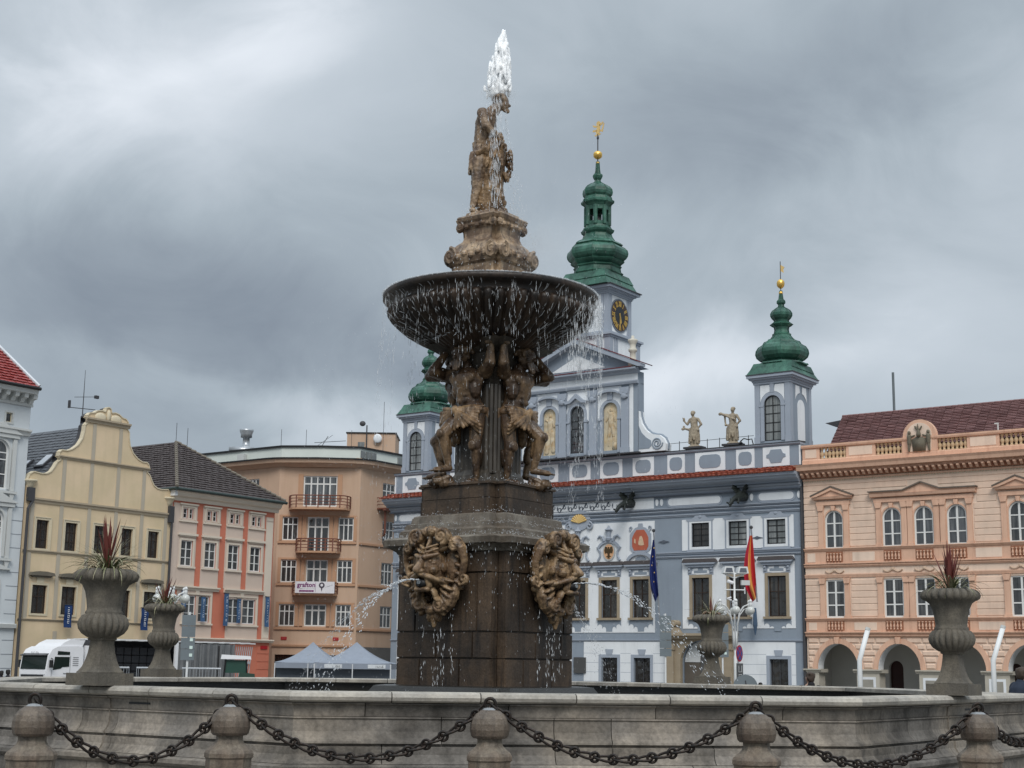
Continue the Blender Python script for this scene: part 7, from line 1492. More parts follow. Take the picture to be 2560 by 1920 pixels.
# trailer: floor, roof, posts, open dark side then grey curtain
m_ = MB(); m_.box(3.3, 16.8, 0, 2.5, 1.05, 1.25); m_.box(3.3, 3.42, 0, 2.5, 1.25, 4.0); m_.box(3.3, 16.8, 2.42, 2.5, 1.25, 4.0); m_.box(2.9, 16, .6, 1.9, .7, 1.05); m_.build('trailer_body', darkm, TR)
m_ = MB(); n_ = 28
for i in range(n_): a, b = 3.3 + 13.5 * i / n_, 3.3 + 13.5 * (i + 1) / n_; m_.box(a, b, -.04, 2.54, 4.0 - .02 * (i % 2), 4.1 - .03 * (i % 3 == 0))
m_.build('trailer_roof', mat('white trailer roof edge', (.62, .62, .62), .6, .1, 2), TR)
m_ = MB()
for r in range(4):
    for c in range(9): x = 3.7 + c * .62; m_.box(x, x + .55, .6, .9, 1.4 + r * .55, 1.4 + r * .55 + .48)
o = m_.build('dark_cases', mat('black flight case', (.018, .02, .024), .4, .2, 3), TR)
m_ = MB(); m_.box(9.75, 10.0, -.03, .1, 1.0, 4.0); m_.build('trailer_post', wpm, TR)
m_ = MB(); vs = []; n_ = 60
for i in range(n_ + 1): x = 10.0 + 4.9 * i / n_; y = -.03 + .05 * sin(i * .9) + .03 * sin(i * 2.3); vs += [(x, y, 1.1), (x, y, 3.92)]
m_.add(vs, [(2 * i, 2 * i + 2, 2 * i + 3, 2 * i + 1) for i in range(n_)]); m_.build('side_curtain', mat('grey tarpaulin curtain', (.13, .135, .14), .6, .2, 1.5, fine=.15), TR)
m_ = MB()
for i in range(9): x = 15.1 + i * .18; m_.tube([(x, .3, 1.3), (x + .1, .1, 3.8)], .035, 5)
m_.box(15.2, 16.5, .1, .5, 2.5, 2.7); m_.build('load_poles', mat('pale grey aluminium poles', (.4, .4, .42), .4), TR)
# forklift behind the trailer end
FK = thing('forklift', 'small dark green forklift with white roof at the rear end of the trailer', 'forklift', (-17.2, 96, 0), rad(10))
m_ = MB(); m_.prism([(-1.0, .3), (1.1, .3), (1.2, .9), (1.15, 1.6), (.2, 1.7), (.1, 1.2), (-1.0, 1.1)], -.6, .6); m_.build('chassis', mat('dark green machine paint', (.02, .05, .035), .5), FK)
m_ = MB()
for x, y in ((-.8, -.55), (-.8, .55), (.7, -.55), (.7, .55)): m_.tube([(x, y, 1.0), (x * .85, y, 2.5)], .05, 5)
m_.build('cab_frame', black, FK); m_ = MB(); m_.prism([(-1.0, 2.5), (.9, 2.5), (.85, 2.7), (-.95, 2.78)][::-1], -.7, .7); m_.build('cab_roof', wpm, FK)
m_ = MB(); m_.box(-.75, .65, -.5, .5, 1.65, 2.45); m_.build('cab_glass', mat('green tinted glass', (.03, .07, .055), .1), FK)
m_ = MB()
for y in (-.3, .3): m_.box(-1.2, -1.1, y - .05, y + .05, .2, 3.3); m_.box(-2.2, -1.2, y - .06, y + .06, .25, .3)
m_.build('mast', black, FK)
for x in (-.7, .75):
    for y in (-.68, .5): MB().tube([(x, y, .38), (x, y + .18, .38)], .38, 16).build('wheel', black, FK)

# ================================================================== TENTS
tcl = mat('grey tent cloth', (.21, .235, .28), .75, .08, 1.2, streak=(.17, .19, .23), sscale=(2, 2, .5), samt=.3); tsd = mat('dark grey tent wall', (.095, .11, .13), .75, .1, 1.5)
for k, (xa, xb, yf, lb) in enumerate(((-14.9, -10.6, 96.5, 'left grey pop-up market tent with pointed roof, partly behind the other tent'), (-12.05, -7.25, 94, 'right grey pop-up market tent with pointed roof beside the fountain column'))):
    t = thing('market_tent', lb, 'tent', ((xa + xb) / 2, yf, 0), 0, 'grey pop-up tents'); h = (xb - xa) / 2; pk = (h + (0 if k else .15), 3.65 - .05 * k)
    m_ = MB(); n_ = 12; rings = []
    for j in range(8):
        s_ = j / 7; hh = h * (1 - s_) + .02; z = 2.32 + (1.35) * (s_ ** 1.9 * .75 + s_ * .25); rr = []
        for e in range(4):
            for i in range(n_):
                q = -1 + 2 * i / n_; x, y = ((q, -1), (1, q), (-q, 1), (-1, -q))[e]; rr.append((x * hh, 2.2 + y * min(hh, 2.2) , z + .05 * (1 - s_) * abs(q) ** 2))
        rings.append(rr)
    vs = [v for r_ in rings for v in r_]; N4 = 4 * n_; m_.add(vs, [(j * N4 + i, j * N4 + (i + 1) % N4, (j + 1) * N4 + (i + 1) % N4, (j + 1) * N4 + i) for j in range(7) for i in range(N4)]); m_.build('roof_canopy', tcl, t)
    m_ = MB(); m_.box(-h, h, 0, .02, 2.0, 2.34); m_.box(-h, -h + .02, 0, 4.4, 2.0, 2.34); m_.box(h - .02, h, 0, 4.4, 2.0, 2.34); m_.build('valance', tcl, t)
    m_ = MB(); m_.box(-h + .05, h - .05, .6, .63, 0, 2.05); m_.build('tent_wall', tsd, t)
    m_ = MB()
    for x in (-h + .04, 0, h - .04): m_.box(x - .03, x + .03, -.02, .04, 0, 2.3)
    m_.box(h - .06, h, -.03, 0, 0, 2.3); m_.build('leg', mat('white tent pole', (.5, .51, .52), .5), t)
    for x in ((.9,) if k == 0 else (-1.2, 1.5)): o = MB().box(x - .55, x + .55, -.02, -.005, 2.05, 2.28).build('name_plate', mat('white sign patch', (.50, .52, .54)), t); print_marks(o, mat('dark sign lettering', (.05, .05, .06)), (x - .05, -.03, 2.1), (1, 0, 0), (0, 0, 1), 5, .5, .13, 'print', int(x * 10) + 20)
# low metal crowd barriers in front of them
bar = mat('galvanised barrier', (.38, .40, .42), .4, .1, 4, metal=.4)
def barrier():
    q = MB(); q.tube([(-1.1, 0, .1), (-1.1, 0, 1.1), (1.1, 0, 1.1), (1.1, 0, .1), (-1.1, 0, .1)], .03, 6)
    for i in range(12): q.tube([(-1.0 + i * .18, 0, .1), (-1.0 + i * .18, 0, 1.1)], .012, 4)
    q.box(-1.0, -.9, -.3, .3, 0, .05); q.box(.9, 1.0, -.3, .3, 0, .05); return q.mesh('crowd_barrier', bar)
bmesh_ = barrier()
for k, (x, y) in enumerate(((-22.6, 86), (-20.2, 87), (-17.8, 88), (-15.0, 88.5), (-12.6, 88.5), (-10.2, 88.5), (-7.8, 88.5))):
    o = link('crowd_barrier', bmesh_, None, (x, y, 1.0 if False else 0), .05 * (k % 3)); o.scale = (1, 1, 1.75 if k < 3 else 1.0)
    tag(o, ['crowd barrier nearest the large left vase, before the trailer', 'crowd barrier just right of the smaller left vase', 'crowd barrier before the forklift', 'crowd barrier at the left end of the tents', 'crowd barrier before the left tent', 'crowd barrier where the two tents meet', 'crowd barrier at the right end of the tents beside the column'][k], 'barrier', 'crowd barriers before the trailer and tents')

# ================================================================== STREET LAMPS
lpm = mat('white lamp post paint', (.62, .63, .63), .5, .08, 3); glb = mat('clear milky lamp globe', (.50, .51, .49), .12, .1, 3, spec=.6)
def lamp(loc, rz, label, S_, extras, F_=.74):
    t = thing('street_lamp', label, 'street lamp', loc, rz, 'white street lamps with hanging globes'); t.scale = (S_, S_, S_)
    m_ = MB(); m_.tube([(0, 0, 0), (0, 0, 2.9), (0, 0, 3.0), (0, 0, 7.25 if extras else 5.2)], [.11, .09, .06, .05], 10); m_.tube([(0, 0, 3.4), (0, 0, 4.2)], .13, 10); m_.build('post', lpm, t, True)
    for k in range(6):
        a = 2 * pi * k / 6 + .35; d = Vector((cos(a), sin(a), 0)); pts = [d * .1 + Vector((0, 0, 3.3)), d * .16 + Vector((0, 0, 4.6)), d * .4 * F_ + Vector((0, 0, 5.2)), d * .75 * F_ + Vector((0, 0, 5.5)), d * 1.15 * F_ + Vector((0, 0, 5.6))]
        m_ = MB(); m_.tube(pts, .035, 6); m_.tube([p * 1.0 + Vector((0, 0, -.16)) for p in pts[1:]], .02, 5); c_ = d * 1.22 * F_ + Vector((0, 0, 5.3))
        m_.lathe([(.08, c_.z + .13), (.08, c_.z + .36), (.06, c_.z + .4), (.1, c_.z + .42), (.07, c_.z + .5), (.02, c_.z + .55)], 10, (c_.x, c_.y)); ar_ = m_.build('lamp_arm', lpm, t, True)
        MB().ball((c_.x, c_.y, c_.z - .03), .215, 16, 10).build('globe', glb, ar_, True)
    if extras:
        m_ = MB(); m_.tube([(-.55, 0, 6.35), (.55, 0, 6.35)], .035, 5); m_.tube([(-.55, 0, 6.15), (-.55, 0, 6.5)], .03, 5); m_.tube([(.55, 0, 6.15), (.55, 0, 6.5)], .03, 5); m_.tube([(-.5, 0, 7.15), (0, 0, 6.95), (.5, 0, 7.15)], .035, 5); m_.tube([(-.6, 0, 7.18), (.6, 0, 7.18)], .035, 5); m_.build('cross_arm', lpm, t)
        for x, r_ in ((-.35, .25), (.4, -.2)):
            m_ = MB(); m_.prism([(x - .3, 7.2), (x + .3, 7.2), (x + .24, 7.55), (x - .2, 7.55)], -.3, .25); f_ = m_.build('floodlight', lpm, t); MB().prism([(x - .2, 7.26), (x + .2, 7.26), (x + .16, 7.47), (x - .14, 7.47)], -.33, -.3).build('floodlight_glass', mat('dark floodlight glass', (.1, .11, .13), .2), f_)
        MB().box(.35, .8, -.12, .1, 6.6, 6.85).build('box', greyt, t)
        m_ = MB(); m_.tube([(-.4, -.1, 6.8), (-.1, -.1, 6.7)], .09, 8); m_.tube([(-.2, 0, 5.95), (-.45, -.1, 5.88), (-.2, -.1, 5.8)], .05, 6); m_.build('camera', wpm, t)
    return t
Yl = 80; lamp(((1844 - 1275) / 3785 * Yl, Yl, 0), .1, 'white street lamp with hanging globes and floodlights before the town hall portal', 1.02, True)
Yl = 76; lamp(((424 - 1275) / 3785 * Yl, Yl, 0), .5, 'white street lamp whose globes show behind the smaller left vase', 1.03, False, .62)

# ================================================================== FLAGS
def flag(px0, py0, px1, py1, Y, cols, name, label, w, zt, zb, lean, stars=False, seed=1):
    a = atY(px0, py0, Y); b = atY(px1, py1, Y); t = thing(name, label, 'flag', (a.x, a.y, b.z), 0); o = Vector((a.x, a.y, b.z))
    m_ = MB(); m_.tube([a - o, b - o], .05, 8); m_.build('flag_pole', mat('grey flag pole', (.22, .23, .25), .4), t)
    MB().ball((a - o) + Vector((0, 0, .1)), .12, 8, 6).build('finial', darkm, t)
    d = (b - a); L_ = d.length; d.normalize(); n, m = 14, 10; random.seed(seed); secs_ = len(cols)
    for c in range(secs_):
        q = MB(); vs = []
        for j in range(n + 1):
            tt = j / n; wj = w * (.25 + .95 * sin(min(1, tt * 1.25) * pi * .62)) * (1 if tt < .8 else (1 - (tt - .8) * 2.6))
            for i in range(m + 1):
                s_ = (c + i / m) / secs_; base = (a - o) + d * (.15 + zt + (zb - zt) * tt); fold = .16 * sin(s_ * 9 + tt * 3 + seed) * (.4 + tt)
                vs.append(base + Vector((-wj * s_ * (1 - .1 * tt), fold - .15, -.35 * s_ * tt * 1.2)))
        q.add(vs, [(j * (m + 1) + i, j * (m + 1) + i + 1, (j + 1) * (m + 1) + i + 1, (j + 1) * (m + 1) + i) for j in range(n) for i in range(m)])
        o2 = q.build('flag_cloth', mat(cols[c][0], cols[c][1], .7, .1, 2), t, True)
        if stars:
            s_ = MB()
            for k in range(5): v = vs[(2 + 2 * k) * (m + 1) + 3 + (k % 3) * 2]; s_.prism([(v.x + (.07 if i % 2 == 0 else .028) * cos(pi / 2 + i * pi / 5), v.z + (.07 if i % 2 == 0 else .028) * sin(pi / 2 + i * pi / 5)) for i in range(10)], v.y - .03, v.y - .02)
            s_.build('star', goldp, o2)
flag(1634, 1330, 1650, 1560, 102.5, [('deep blue flag cloth', (.008, .018, .11))], 'european_flag', 'dark blue flag with yellow stars hanging limp on the town hall', .42, .4, 4.2, 0, True, 2)
flag(1878, 1322, 1893, 1505, 96.5, [('red flag cloth', (.42, .02, .025)), ('yellow orange flag cloth', (.60, .26, .06)), ('crimson flag cloth', (.38, .012, .03))], 'town_flag', 'red and yellow flag hanging on its pole behind the street lamp', .62, .3, 4.2, 0, False, 4)
t = thing('furled_flag', 'small furled blue flag hanging below the lamp globe between two windows', 'flag', facP(TO, TD, 31.72, -.5, 4.9), TD); m_ = MB(); m_.tube([(0, 0, -.35), (.02, 0, .3), (0, 0, 1.4)], [.03, .16, .1], 7); m_.build('flag_cloth', mat('slate blue flag cloth', (.06, .1, .16), .7), t)

# ================================================================== SIGNS, POSTS, PEOPLE
sgm = mat('grey back of a traffic sign', (.15, .175, .19), .45, .1, 2, metal=.2)
def tsign(px, Y, z0, z1, w, label, dots=0, turn=0):
    t = thing('direction_sign', label, 'sign', ((px - 1275) / 3785 * Y, Y, 0), turn); n = max(1, int((z1 - z0) / .42))
    m_ = MB(); m_.tube([(0, 0, 0), (0, 0, z1 + .1)], .045, 8); m_.build('post', lpm, t)
    for i in range(n): a = z0 + (z1 - z0) * i / n; MB().box(-w, w, -.09, -.05, a + .015, a + (z1 - z0) / n - .015).build('sign_board', sgm, t)
    if dots:
        m_ = MB()
        for i in range(dots): m_.box(.08, .2, -.11, -.09, z0 + .15 + i * .3, z0 + .27 + i * .3)
        m_.build('reflective_patch', mat('pale reflective patch', (.55, .66, .62)), t)
tsign(473, 60, 2.35, 4.15, .27, 'narrow grey sign boards on a post behind the smaller left vase', 3); tsign(1669, 78, 2.9, 5.0, .30, 'tall stack of grey direction boards left of the town hall portal', 0); tsign(1812, 78, 2.9, 4.6, .30, 'grey direction boards on a post right of the stone vase before the portal', 2)
t = thing('no_parking_sign', 'round red and blue no parking sign above a grey panel, seen at an angle', 'sign', ((1851 - 1275) / 3785 * 62, 62, 0), rad(58)); MB().tube([(0, 0, 0), (0, 0, 3.3)], .04, 8).build('post', lpm, t)
def disc(r, y, m__, nm, par, z=0, x=0, n=24): return MB().prism(arc(x, z, r, 0, 2 * pi, n)[:-1], y - .012, y).build(nm, m__, par)
d_ = disc(.34, -.05, mat('red sign enamel', (.30, .02, .05), .4), 'sign_disc', t, 2.95); disc(.26, -.065, mat('blue sign enamel', (.04, .05, .22), .4), 'sign_field', d_, 2.95)
m_ = MB(); m_.prism([(-.21, 3.13), (-.18, 3.17), (.21, 2.78), (.17, 2.74)], -.085, -.078); m_.prism([(.21, 3.13), (.18, 3.17), (-.21, 2.78), (-.17, 2.74)][::-1], -.085, -.078); m_.build('sign_cross', mat('red sign enamel', (.30, .02, .05)), d_)
o = MB().box(-.32, .32, -.07, -.05, 1.85, 2.55).build('sign_panel', mat('dark grey sign panel', (.07, .075, .08), .5), t); m_ = MB(); m_.tube([(-.14, -.08, 2.46), (-.14, -.08, 2.2), (.14, -.08, 2.2), (.14, -.08, 2.46)], .02, 4); m_.tube([(.14, -.08, 1.98), (-.14, -.08, 1.98), (-.14, -.08, 2.1), (.14, -.08, 2.1)], .02, 4); m_.build('sign_outline', mat('pale sign outline', (.35, .36, .36)), o)
t = thing('round_sign', 'grey back of a large round traffic sign low behind the basin rim', 'sign', ((1867 - 1275) / 3785 * 50, 50, 0), .1); MB().tube([(0, 0, 0), (0, 0, 1.8)], .04, 8).build('post', lpm, t); disc(.42, -.05, sgm, 'sign_disc', t, 1.72)
m_ = MB(); m_.tube([(.0, -.07, 1.95), (.02, -.07, 1.8), (-.05, -.07, 1.74)], .02, 5); m_.build('clamp', darkm, t)
wst = mat('white enamelled steel post', (.68, .69, .69), .45, .05, 4)
for k, (px, Y, lb) in enumerate(((2150, 42, 'bent white steel post leaning right, left of the large right vase'), (2484, 42, 'bent white steel post leaning right, right of the large right vase'))):
    a = atY(px - 1, 1650 if k == 0 else 1652, Y); top = atY(px + 20 if k == 0 else px + 24, 1572 if k == 0 else 1567, Y); t = thing('bent_post', lb, 'post', (a.x, Y, 0), 0, 'bent white steel posts')
    m_ = MB(); m_.tube([(.0, 0, 0), (0, 0, a.z), (top.x - a.x, 0, top.z)], .068, 12); m_.build('tube', wst, t, True); 
    m_ = MB(); m_.tube([(top.x - a.x - .02, 0, top.z - .04), (top.x - a.x + .01, 0, top.z + .03)], .072, 12); m_.build('end_cap', greyt, t)
def person(px, Y, H, label, jacket, hair, turn=0, skin=(.42, .26, .19), build=1.0, voxel=.02, z0=0):
    t = thing('person', label, 'person', ((px - 1275) / 3785 * Y, Y, z0), turn); s = H / 1.75; t.scale = (s, s, s)
    m_ = MB(); B = m_.ball; Cc = m_.cap
    for s_ in (-1, 1):
        Cc((s_ * .1, 0, .92), (s_ * .1, -.01, .5), .1, .068); Cc((s_ * .1, -.01, .5), (s_ * .1, .02, .09), .066, .042); Cc((s_ * .1, .03, .05), (s_ * .12, -.14, .04), .045, .04)
        Cc((s_ * .2, 0, 1.42), (s_ * .25, .01, 1.14), .065, .05); Cc((s_ * .25, .01, 1.14), (s_ * .2, -.16, .98), .048, .034); B((s_ * .19, -.2, .96), (.035, .05, .03))
        for k in range(4): Cc((s_ * (.175 + .012 * k), -.23, .96 - .01 * k), (s_ * (.165 + .012 * k), -.27, .93 - .012 * k), .011, .009, 6)
        B((s_ * .075, .0, 1.62), (.014, .022, .03))
    B((0, 0, .98), (.17, .12, .13)); Cc((0, 0, 1.0), (0, .0, 1.38), .14, .155); B((0, 0, 1.38), (.2, .12, .1)); Cc((0, .01, 1.42), (0, -.01, 1.55), .06, .055); B((0, -.02, 1.64), (.078, .095, .115)); Cc((0, -.11, 1.64), (0, -.125, 1.61), .012, .017)
    Cc((-.02, -.1, 1.575), (.02, -.1, 1.575), .014, .014)
    for s_ in (-1, 1): B((s_ * .03, -.1, 1.645), .013)
    sculpt('body', m_, mat('skin', skin, .6, .1, 5), t, voxel, 1)
    m_ = MB(); B = m_.ball; Cc = m_.cap
    for s_ in (-1, 1): Cc((s_ * .2, 0, 1.41), (s_ * .26, .01, 1.14), .09 * build, .075); Cc((s_ * .26, .01, 1.14), (s_ * .21, -.13, 1.0), .07, .05)
    Cc((0, 0, .92), (0, 0, 1.3), .19 * build, .19 * build); B((0, 0, 1.38), (.23 * build, .15, .12)); Cc((0, .04, 1.45), (0, .06, 1.5), .1, .08)
    sculpt('jacket', m_, mat('jacket cloth ' + str(jacket), jacket, .85, .15, 4), t, voxel, 1, .006)
    m_ = MB(); B = m_.ball; Cc = m_.cap
    for s_ in (-1, 1): Cc((s_ * .1, 0, .92), (s_ * .1, -.01, .5), .12, .085); Cc((s_ * .1, -.01, .5), (s_ * .1, .02, .12), .083, .07)
    sculpt('trousers', m_, mat('dark trousers cloth', (.025, .027, .035), .9), t, voxel, 1)
    m_ = MB(); B = m_.ball; B((0, .015, 1.685), (.092, .105, .09)); B((0, .05, 1.63), (.085, .075, .1)); random.seed(int(px))
    for k in range(12): a = random.uniform(0, pi); B((.08 * cos(a), .05 + .05 * sin(a), 1.62 + random.uniform(0, .12)), .03, 7, 5)
    sculpt('hair', m_, mat('hair ' + str(hair), hair, .7, .2, 12), t, voxel, 1, .006)
    return t
person(2029, 33, 1.80, 'person with short dark brown hair seen from behind between town hall and arcade', (.012, .012, .014), (.045, .03, .022), pi + .3, build=1.05, z0=.45)
person(2562, 28.5, 1.95, 'person in navy hooded jacket cut by the right edge of the picture', (.018, .025, .042), (.05, .035, .025), pi / 2 + .3, build=1.35, z0=.45)
for px, Y, H, lb in ((11, 62, 1.83, 'dark haired person leftmost before the white lorry'), (28, 64, 1.86, 'dark haired person next to the bonnet of the white lorry'), (1820, 60, 1.88, 'person whose dark head shows beside the stone vase before the portal'), (1905, 62, 1.78, 'person in a flat dark cap before the white ground floor wall'), (2068, 52, 1.75, 'person bending near the left arcade pier')):
    person(px, Y, H, lb, (.02, .02, .025), (.012, .011, .01), pi + .2, voxel=.035)
# ================================================================== WATER IN THE AIR
def water_mat(name, alpha, c=(.80, .83, .86), rough=.25):
    m = bpy.data.materials.new(name); m.use_nodes = True; b = m.node_tree.nodes['Principled BSDF']; b.inputs['Base Color'].default_value = (*c, 1); b.inputs['Roughness'].default_value = rough; b.inputs['Alpha'].default_value = alpha; b.inputs['Transmission Weight'].default_value = .25; b.inputs['IOR'].default_value = 1.33; b.inputs['Specular IOR Level'].default_value = .6
    return m
foam = water_mat('white foaming water', .96, (.93, .945, .96), .55); _b = foam.node_tree.nodes['Principled BSDF']; _b.inputs['Subsurface Weight'].default_value = .7; _b.inputs['Subsurface Radius'].default_value = (.12, .12, .12); _b.inputs['Subsurface Scale'].default_value = .6; _b.inputs['Transmission Weight'].default_value = 0; thin = water_mat('thin falling water', .42); drop = water_mat('spray drops', .62)
def tear(m_, p, l, w, d=(0, 0, -1)):
    d = Vector(d).normalized(); s_ = d.orthogonal().normalized() * w; t_ = d.cross(s_).normalized() * w; p = Vector(p); e = p + d * l; q = p + d * l * .6
    m_.add([p, q + s_, q + t_, q - s_, q - t_, e], [(0, 2, 1), (0, 3, 2), (0, 4, 3), (0, 1, 4), (5, 1, 2), (5, 2, 3), (5, 3, 4), (5, 4, 1)])
random.seed(42)
def stuffw(mb_, name, m__, label, cat='water', smooth=True):
    o = mb_.build(name, m__, None, smooth); tag(o, label, cat, None, 'stuff'); return o
# top jet
m_ = MB(); base = Vector((FC.x + .06, FC.y, 12.85)); 
m_.cap(base, base + Vector((.07, 0, .85)), .15, .06, 10)
for k in range(620):
    t = random.random() ** .85; w = .26 * (1 - t) ** .6 + .02; a = random.uniform(0, 2 * pi); r_ = w * random.random() ** .6
    p = base + Vector((.10 * t + r_ * cos(a), r_ * sin(a), 1.18 * t)); m_.ball(p, (random.uniform(.012, .03) * (1.3 - t * .6), random.uniform(.014, .03), random.uniform(.05, .14)), 7, 5)
o = sculpt('spouting_water', m_, foam, None, .011, 2, .006, 24); tag(o, 'white foaming water jet rising above the head of the topmost statue', 'water jet', None, 'stuff')
m_ = MB()
for k in range(150): t = random.random(); a = random.uniform(0, 2 * pi); r_ = .22 * (1 - t) + random.uniform(.02, .12); tear(m_, base + Vector((.08 * t + r_ * cos(a), r_ * sin(a), 1.25 * t)), random.uniform(.02, .06), random.uniform(.005, .011))
# water pouring over statue: head, chest, lion, then spray to the right
for k in range(260):
    t = random.random(); p = Vector((FC.x + random.gauss(.03 + .02 * t, .07), FC.y - .26 - random.uniform(0, .08), 12.75 - 2.1 * t)); tear(m_, p, random.uniform(.06, .22), random.uniform(.006, .013), (random.uniform(-.05, .12), 0, -1))
stuffw(m_, 'falling_water', thin, 'thin streaks of water running down over the topmost statue')
m_ = MB()
for k in range(900):
    t = random.random(); side = 1 if random.random() < .8 else -1; x = (side * (.2 + t * (.85 if side > 0 else .7) * random.uniform(.3, 1.1))); z = 12.6 - 3.7 * t ** .8; a = random.uniform(-.6, .6)
    tear(m_, (FC.x + x, FC.y + random.uniform(-.6, .6), z), random.uniform(.01, .07), random.uniform(.003, .0075), (side * .25, 0, -1))
for k in range(500):                                   # splash on top of the statue pedestal and on the bowl
    a = random.uniform(0, 2 * pi); r_ = random.choice((.45, .65)) + random.uniform(-.05, .12); z = 10.45 if r_ < .6 else 9.3 + random.uniform(-.3, .4); tear(m_, (FC.x + r_ * cos(a), FC.y + r_ * sin(a), z + random.uniform(-.05, .12)), random.uniform(.01, .05), random.uniform(.004, .01), (cos(a) * .6, sin(a) * .6, -1))
stuffw(m_, 'water_spray', drop, 'fine spray drops drifting beside the upper statue and its pedestal')
# sheet of water lying on rim
m_ = MB()
for k in range(240):
    a = 2 * pi * k / 240 + random.uniform(-.01, .01); r_ = 1.955; m_.ball((FC.x + r_ * cos(a), FC.y + r_ * sin(a), 8.895), (random.uniform(.02, .045), random.uniform(.02, .04), random.uniform(.008, .02)), 6, 4)
stuffw(m_, 'spilling_water', thin, 'white water film spilling over the rim of the upper bowl')
# curtain of drops round bowl
m_ = MB()
col = [(random.uniform(0, 2 * pi), random.uniform(.4, 1)) for _ in range(90)]
for k in range(1700):
    a, wgt = random.choice(col); a += random.gauss(0, .012); t = random.random() ** 1.3; z = 8.78 - t * (3.5 if random.random() < .55 else 1.3); hug = random.random() < .45
    z0 = 8.78 - z; r_ = 1.97 + random.gauss(0, .012) + .03 * z0
    if hug and z > 8.0: r_ = 1.90 - max(0, 8.75 - z) ** 1.7 * 1.0
    tear(m_, (FC.x + r_ * cos(a), FC.y + r_ * sin(a), z), random.uniform(.03, .2) * (1.2 - t * .5), random.uniform(.0025, .0065) * (1 - t * .35), (0, 0, -1))
for k in range(900):                                   # heavier fall at the right hand side
    a = rad(random.gauss(352, 14)); t = random.random() ** 1.2; z = 8.78 - t * (1.0 if random.random() < .5 else 3.6); r_ = 1.97 + random.gauss(0, .02) - (.9 * t * .5 if random.random() < .5 else -.05)
    tear(m_, (FC.x + r_ * cos(a), FC.y + r_ * sin(a), z), random.uniform(.04, .2) * (1 - t * .4), random.uniform(.004, .012) * (1 - t * .4))
for s0 in ((-18, 7.9), (-30, 8.0), (-5, 7.8)):           # thick strands that leave the gadroons
    a = rad(s0[0]); 
    for k in range(60): t = random.random(); tear(m_, (FC.x + (1.75 - .1 * t) * cos(a) + random.gauss(0, .03), FC.y + (1.75 - .1 * t) * sin(a), 8.45 - t * .9), random.uniform(.06, .25), random.uniform(.006, .016), (random.uniform(-.1, .1), 0, -1))
stuffw(m_, 'falling_water', thin, 'curtain of thin water streaks falling from the rim of the upper bowl')
# runs of water on the underside of the bowl, clinging to the gadroons
m_ = MB()
for k in range(300):
    a = random.uniform(pi, 2 * pi) + rad(5); z = random.uniform(8.0, 8.85); 
    prof_ = sorted(PB_, key=lambda q: abs(q[1] - z))[0][0]; r_ = min(prof_, 1.95) + .015; l = random.uniform(.03, .12)
    p2 = sorted(PB_[4:16], key=lambda q: abs(q[1] - (z - l)))[0][0] + .012
    m_.tube([(FC.x + r_ * cos(a), FC.y + r_ * sin(a), z), (FC.x + (r_ + p2) / 2 * cos(a + .006), FC.y + (r_ + p2) / 2 * sin(a + .006), z - l / 2), (FC.x + p2 * cos(a + random.uniform(-.01, .01)), FC.y + p2 * sin(a), z - l)], [.003, .007, .002], 4)
stuffw(m_, 'clinging_water', thin, 'water runs clinging to the gadroons under the bowl')
# jets from the mask mouths
def jet(q, v0, label, n=300):
    m_ = MB(); M = Matrix.Rotation(TD + q * pi / 2, 3, 'Z'); d = M @ Vector((0, -1, 0)); s_ = M @ Vector((1, 0, 0)); o_ = Vector((FC.x, FC.y, 3.68)) + d * 1.78; random.seed(100 + q)
    T_ = sqrt(2 * 1.9 / 9.8) + .06
    for k in range(n):
        t = random.random() ** .8 * T_; sp_ = .01 + .16 * (t / T_) ** 1.6; v = v0 * (1 + random.gauss(0, .05 * (t / T_) + .01)); p = o_ + d * (v * t) + Vector((0, 0, .5 * t - 4.9 * t * t)) + s_ * random.gauss(0, sp_ * .6) + Vector((0, 0, random.gauss(0, sp_ * .4)))
        vel = d * v + Vector((0, 0, .5 - 9.8 * t)); tear(m_, p, random.uniform(.03, .10) * (1.3 - .7 * t / T_), random.uniform(.006, .014) * (1.3 - .7 * t / T_), vel)
    stuffw(m_, 'spouting_water', thin if q > 1 else water_mat('spouting water', .58), label)
jet(0, 3.6, 'water spouting in an arc from the mouth of the left mask'); jet(1, 4.4, 'water spouting in an arc from the mouth of the right mask'); jet(3, 3.9, 'water spouting from the hidden rear left mask'); jet(2, 3.6, 'water spouting from the hidden rear right mask')
# drips below the masks, on the pedestal, splash over cornices
m_ = MB()
for q in (0, 1):
    M = Matrix.Rotation(TD + q * pi / 2, 3, 'Z')
    for x0 in (-.3, -.06, .02, .1, .16, .33):
        for k in range(17): t = random.random(); p = M @ Vector((x0 + random.gauss(0, .012 + .02 * t), -1.34 - .03 * random.random(), 0)); tear(m_, (FC.x + p.x, FC.y + p.y, 3.0 + (.3 if abs(x0) > .2 else 0) - t * 1.2), random.uniform(.03, .13), random.uniform(.003, .009))
    for k in range(200): x = random.uniform(-1.3, 1.3); p = M @ Vector((x, -1.42, 0)); tear(m_, (FC.x + p.x, FC.y + p.y, 4.36 - abs(random.gauss(0, .5))), random.uniform(.02, .08), random.uniform(.002, .0055))
for k in range(1700):
    lay = random.choice(((1.36, 4.46), (1.36, 4.46), (1.2, 4.66), (1.02, 4.87), (.95, 5.42))); s_ = random.uniform(-1, 1) * lay[0]; e = random.choice((0, 1, 2, 3)); v = Matrix.Rotation(TD + e * pi / 2, 3, 'Z') @ Vector((s_, -lay[0] + random.uniform(-.02, .12), 0)); h = abs(random.gauss(0, .05))
    tear(m_, (FC.x + v.x, FC.y + v.y, lay[1] + h), random.uniform(.008, .035), random.uniform(.003, .008), (random.uniform(-1, 1), random.uniform(-1, 1), -.6))
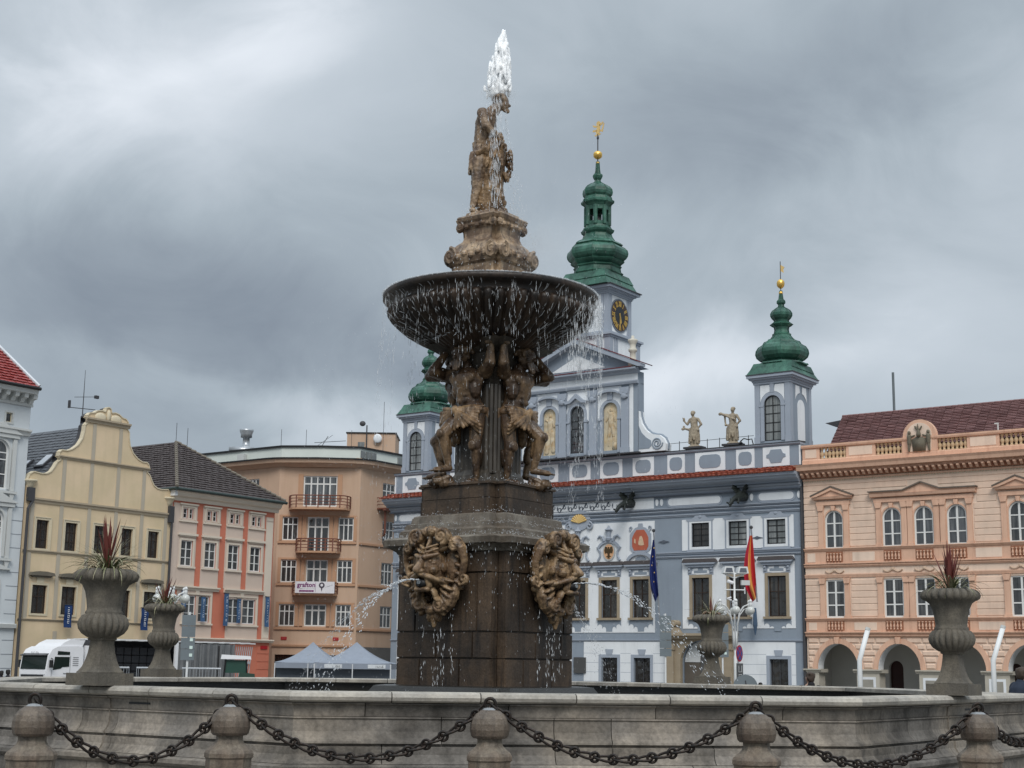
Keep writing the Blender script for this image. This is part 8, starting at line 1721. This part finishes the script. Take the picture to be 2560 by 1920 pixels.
stuffw(m_, 'dripping_water', drop, 'drips and splashes on the pedestal cornices and below the masks')
# faint mist of finest drops around column
m_ = MB()
for k in range(2600):
    a = random.uniform(0, 2 * pi); r_ = random.uniform(1.2, 3.4); z = random.uniform(1.9, 7.5) if random.random() < .7 else random.uniform(7, 11.5); tear(m_, (FC.x + r_ * cos(a), FC.y + r_ * sin(a) * .7, z), random.uniform(.01, .05), random.uniform(.0015, .0035))
stuffw(m_, 'water_drops', drop, 'scattered fine drops falling around the fountain column')

# drifting mist of atomised water: small closed bodies of thin scattering air
def mist(loc, r, dens, label, nsc=2.5):
    m = bpy.data.materials.new('water mist'); m.use_nodes = True; t = m.node_tree; t.nodes.clear(); n = t.nodes.new; k = t.links.new
    o = n('ShaderNodeOutputMaterial'); v = n('ShaderNodeVolumeScatter'); v.inputs['Color'].default_value = (.97, .98, 1, 1); v.inputs['Anisotropy'].default_value = .2; k(v.outputs[0], o.inputs['Volume'])
    c = n('ShaderNodeTexCoord'); ln = n('ShaderNodeVectorMath'); ln.operation = 'LENGTH'; k(c.outputs['Object'], ln.inputs[0]); q = n('ShaderNodeMapRange'); q.inputs[1].default_value = 1; q.inputs[2].default_value = .1; q.inputs[3].default_value = 0; q.inputs[4].default_value = 1; k(ln.outputs['Value'], q.inputs[0])
    z = n('ShaderNodeTexNoise'); z.inputs['Scale'].default_value = nsc; z.inputs['Detail'].default_value = 3; k(c.outputs['Object'], z.inputs[0]); w = n('ShaderNodeMapRange'); w.inputs[1].default_value = .42; w.inputs[2].default_value = .68; k(z.outputs[0], w.inputs[0])
    a = n('ShaderNodeMath'); a.operation = 'MULTIPLY'; k(q.outputs[0], a.inputs[0]); k(w.outputs[0], a.inputs[1]); b = n('ShaderNodeMath'); b.operation = 'MULTIPLY'; b.inputs[1].default_value = dens; k(a.outputs[0], b.inputs[0]); k(b.outputs[0], v.inputs['Density'])
    o_ = MB().ball((0, 0, 0), 1, 16, 12).build('water_mist', m); o_.location = loc; o_.scale = r; return tag(o_, label, 'mist', None, 'stuff')
mist((FC.x + .75, FC.y - .1, 9.75), (.75, .6, 1.0), 1.1, 'white mist of spray drifting right of the upper pedestal')
mist((FC.x + .1, FC.y - .1, 12.75), (.42, .35, .32), 2.2, 'mist where the top jet breaks over the statue')

bpy.data.scenes.remove(WS)
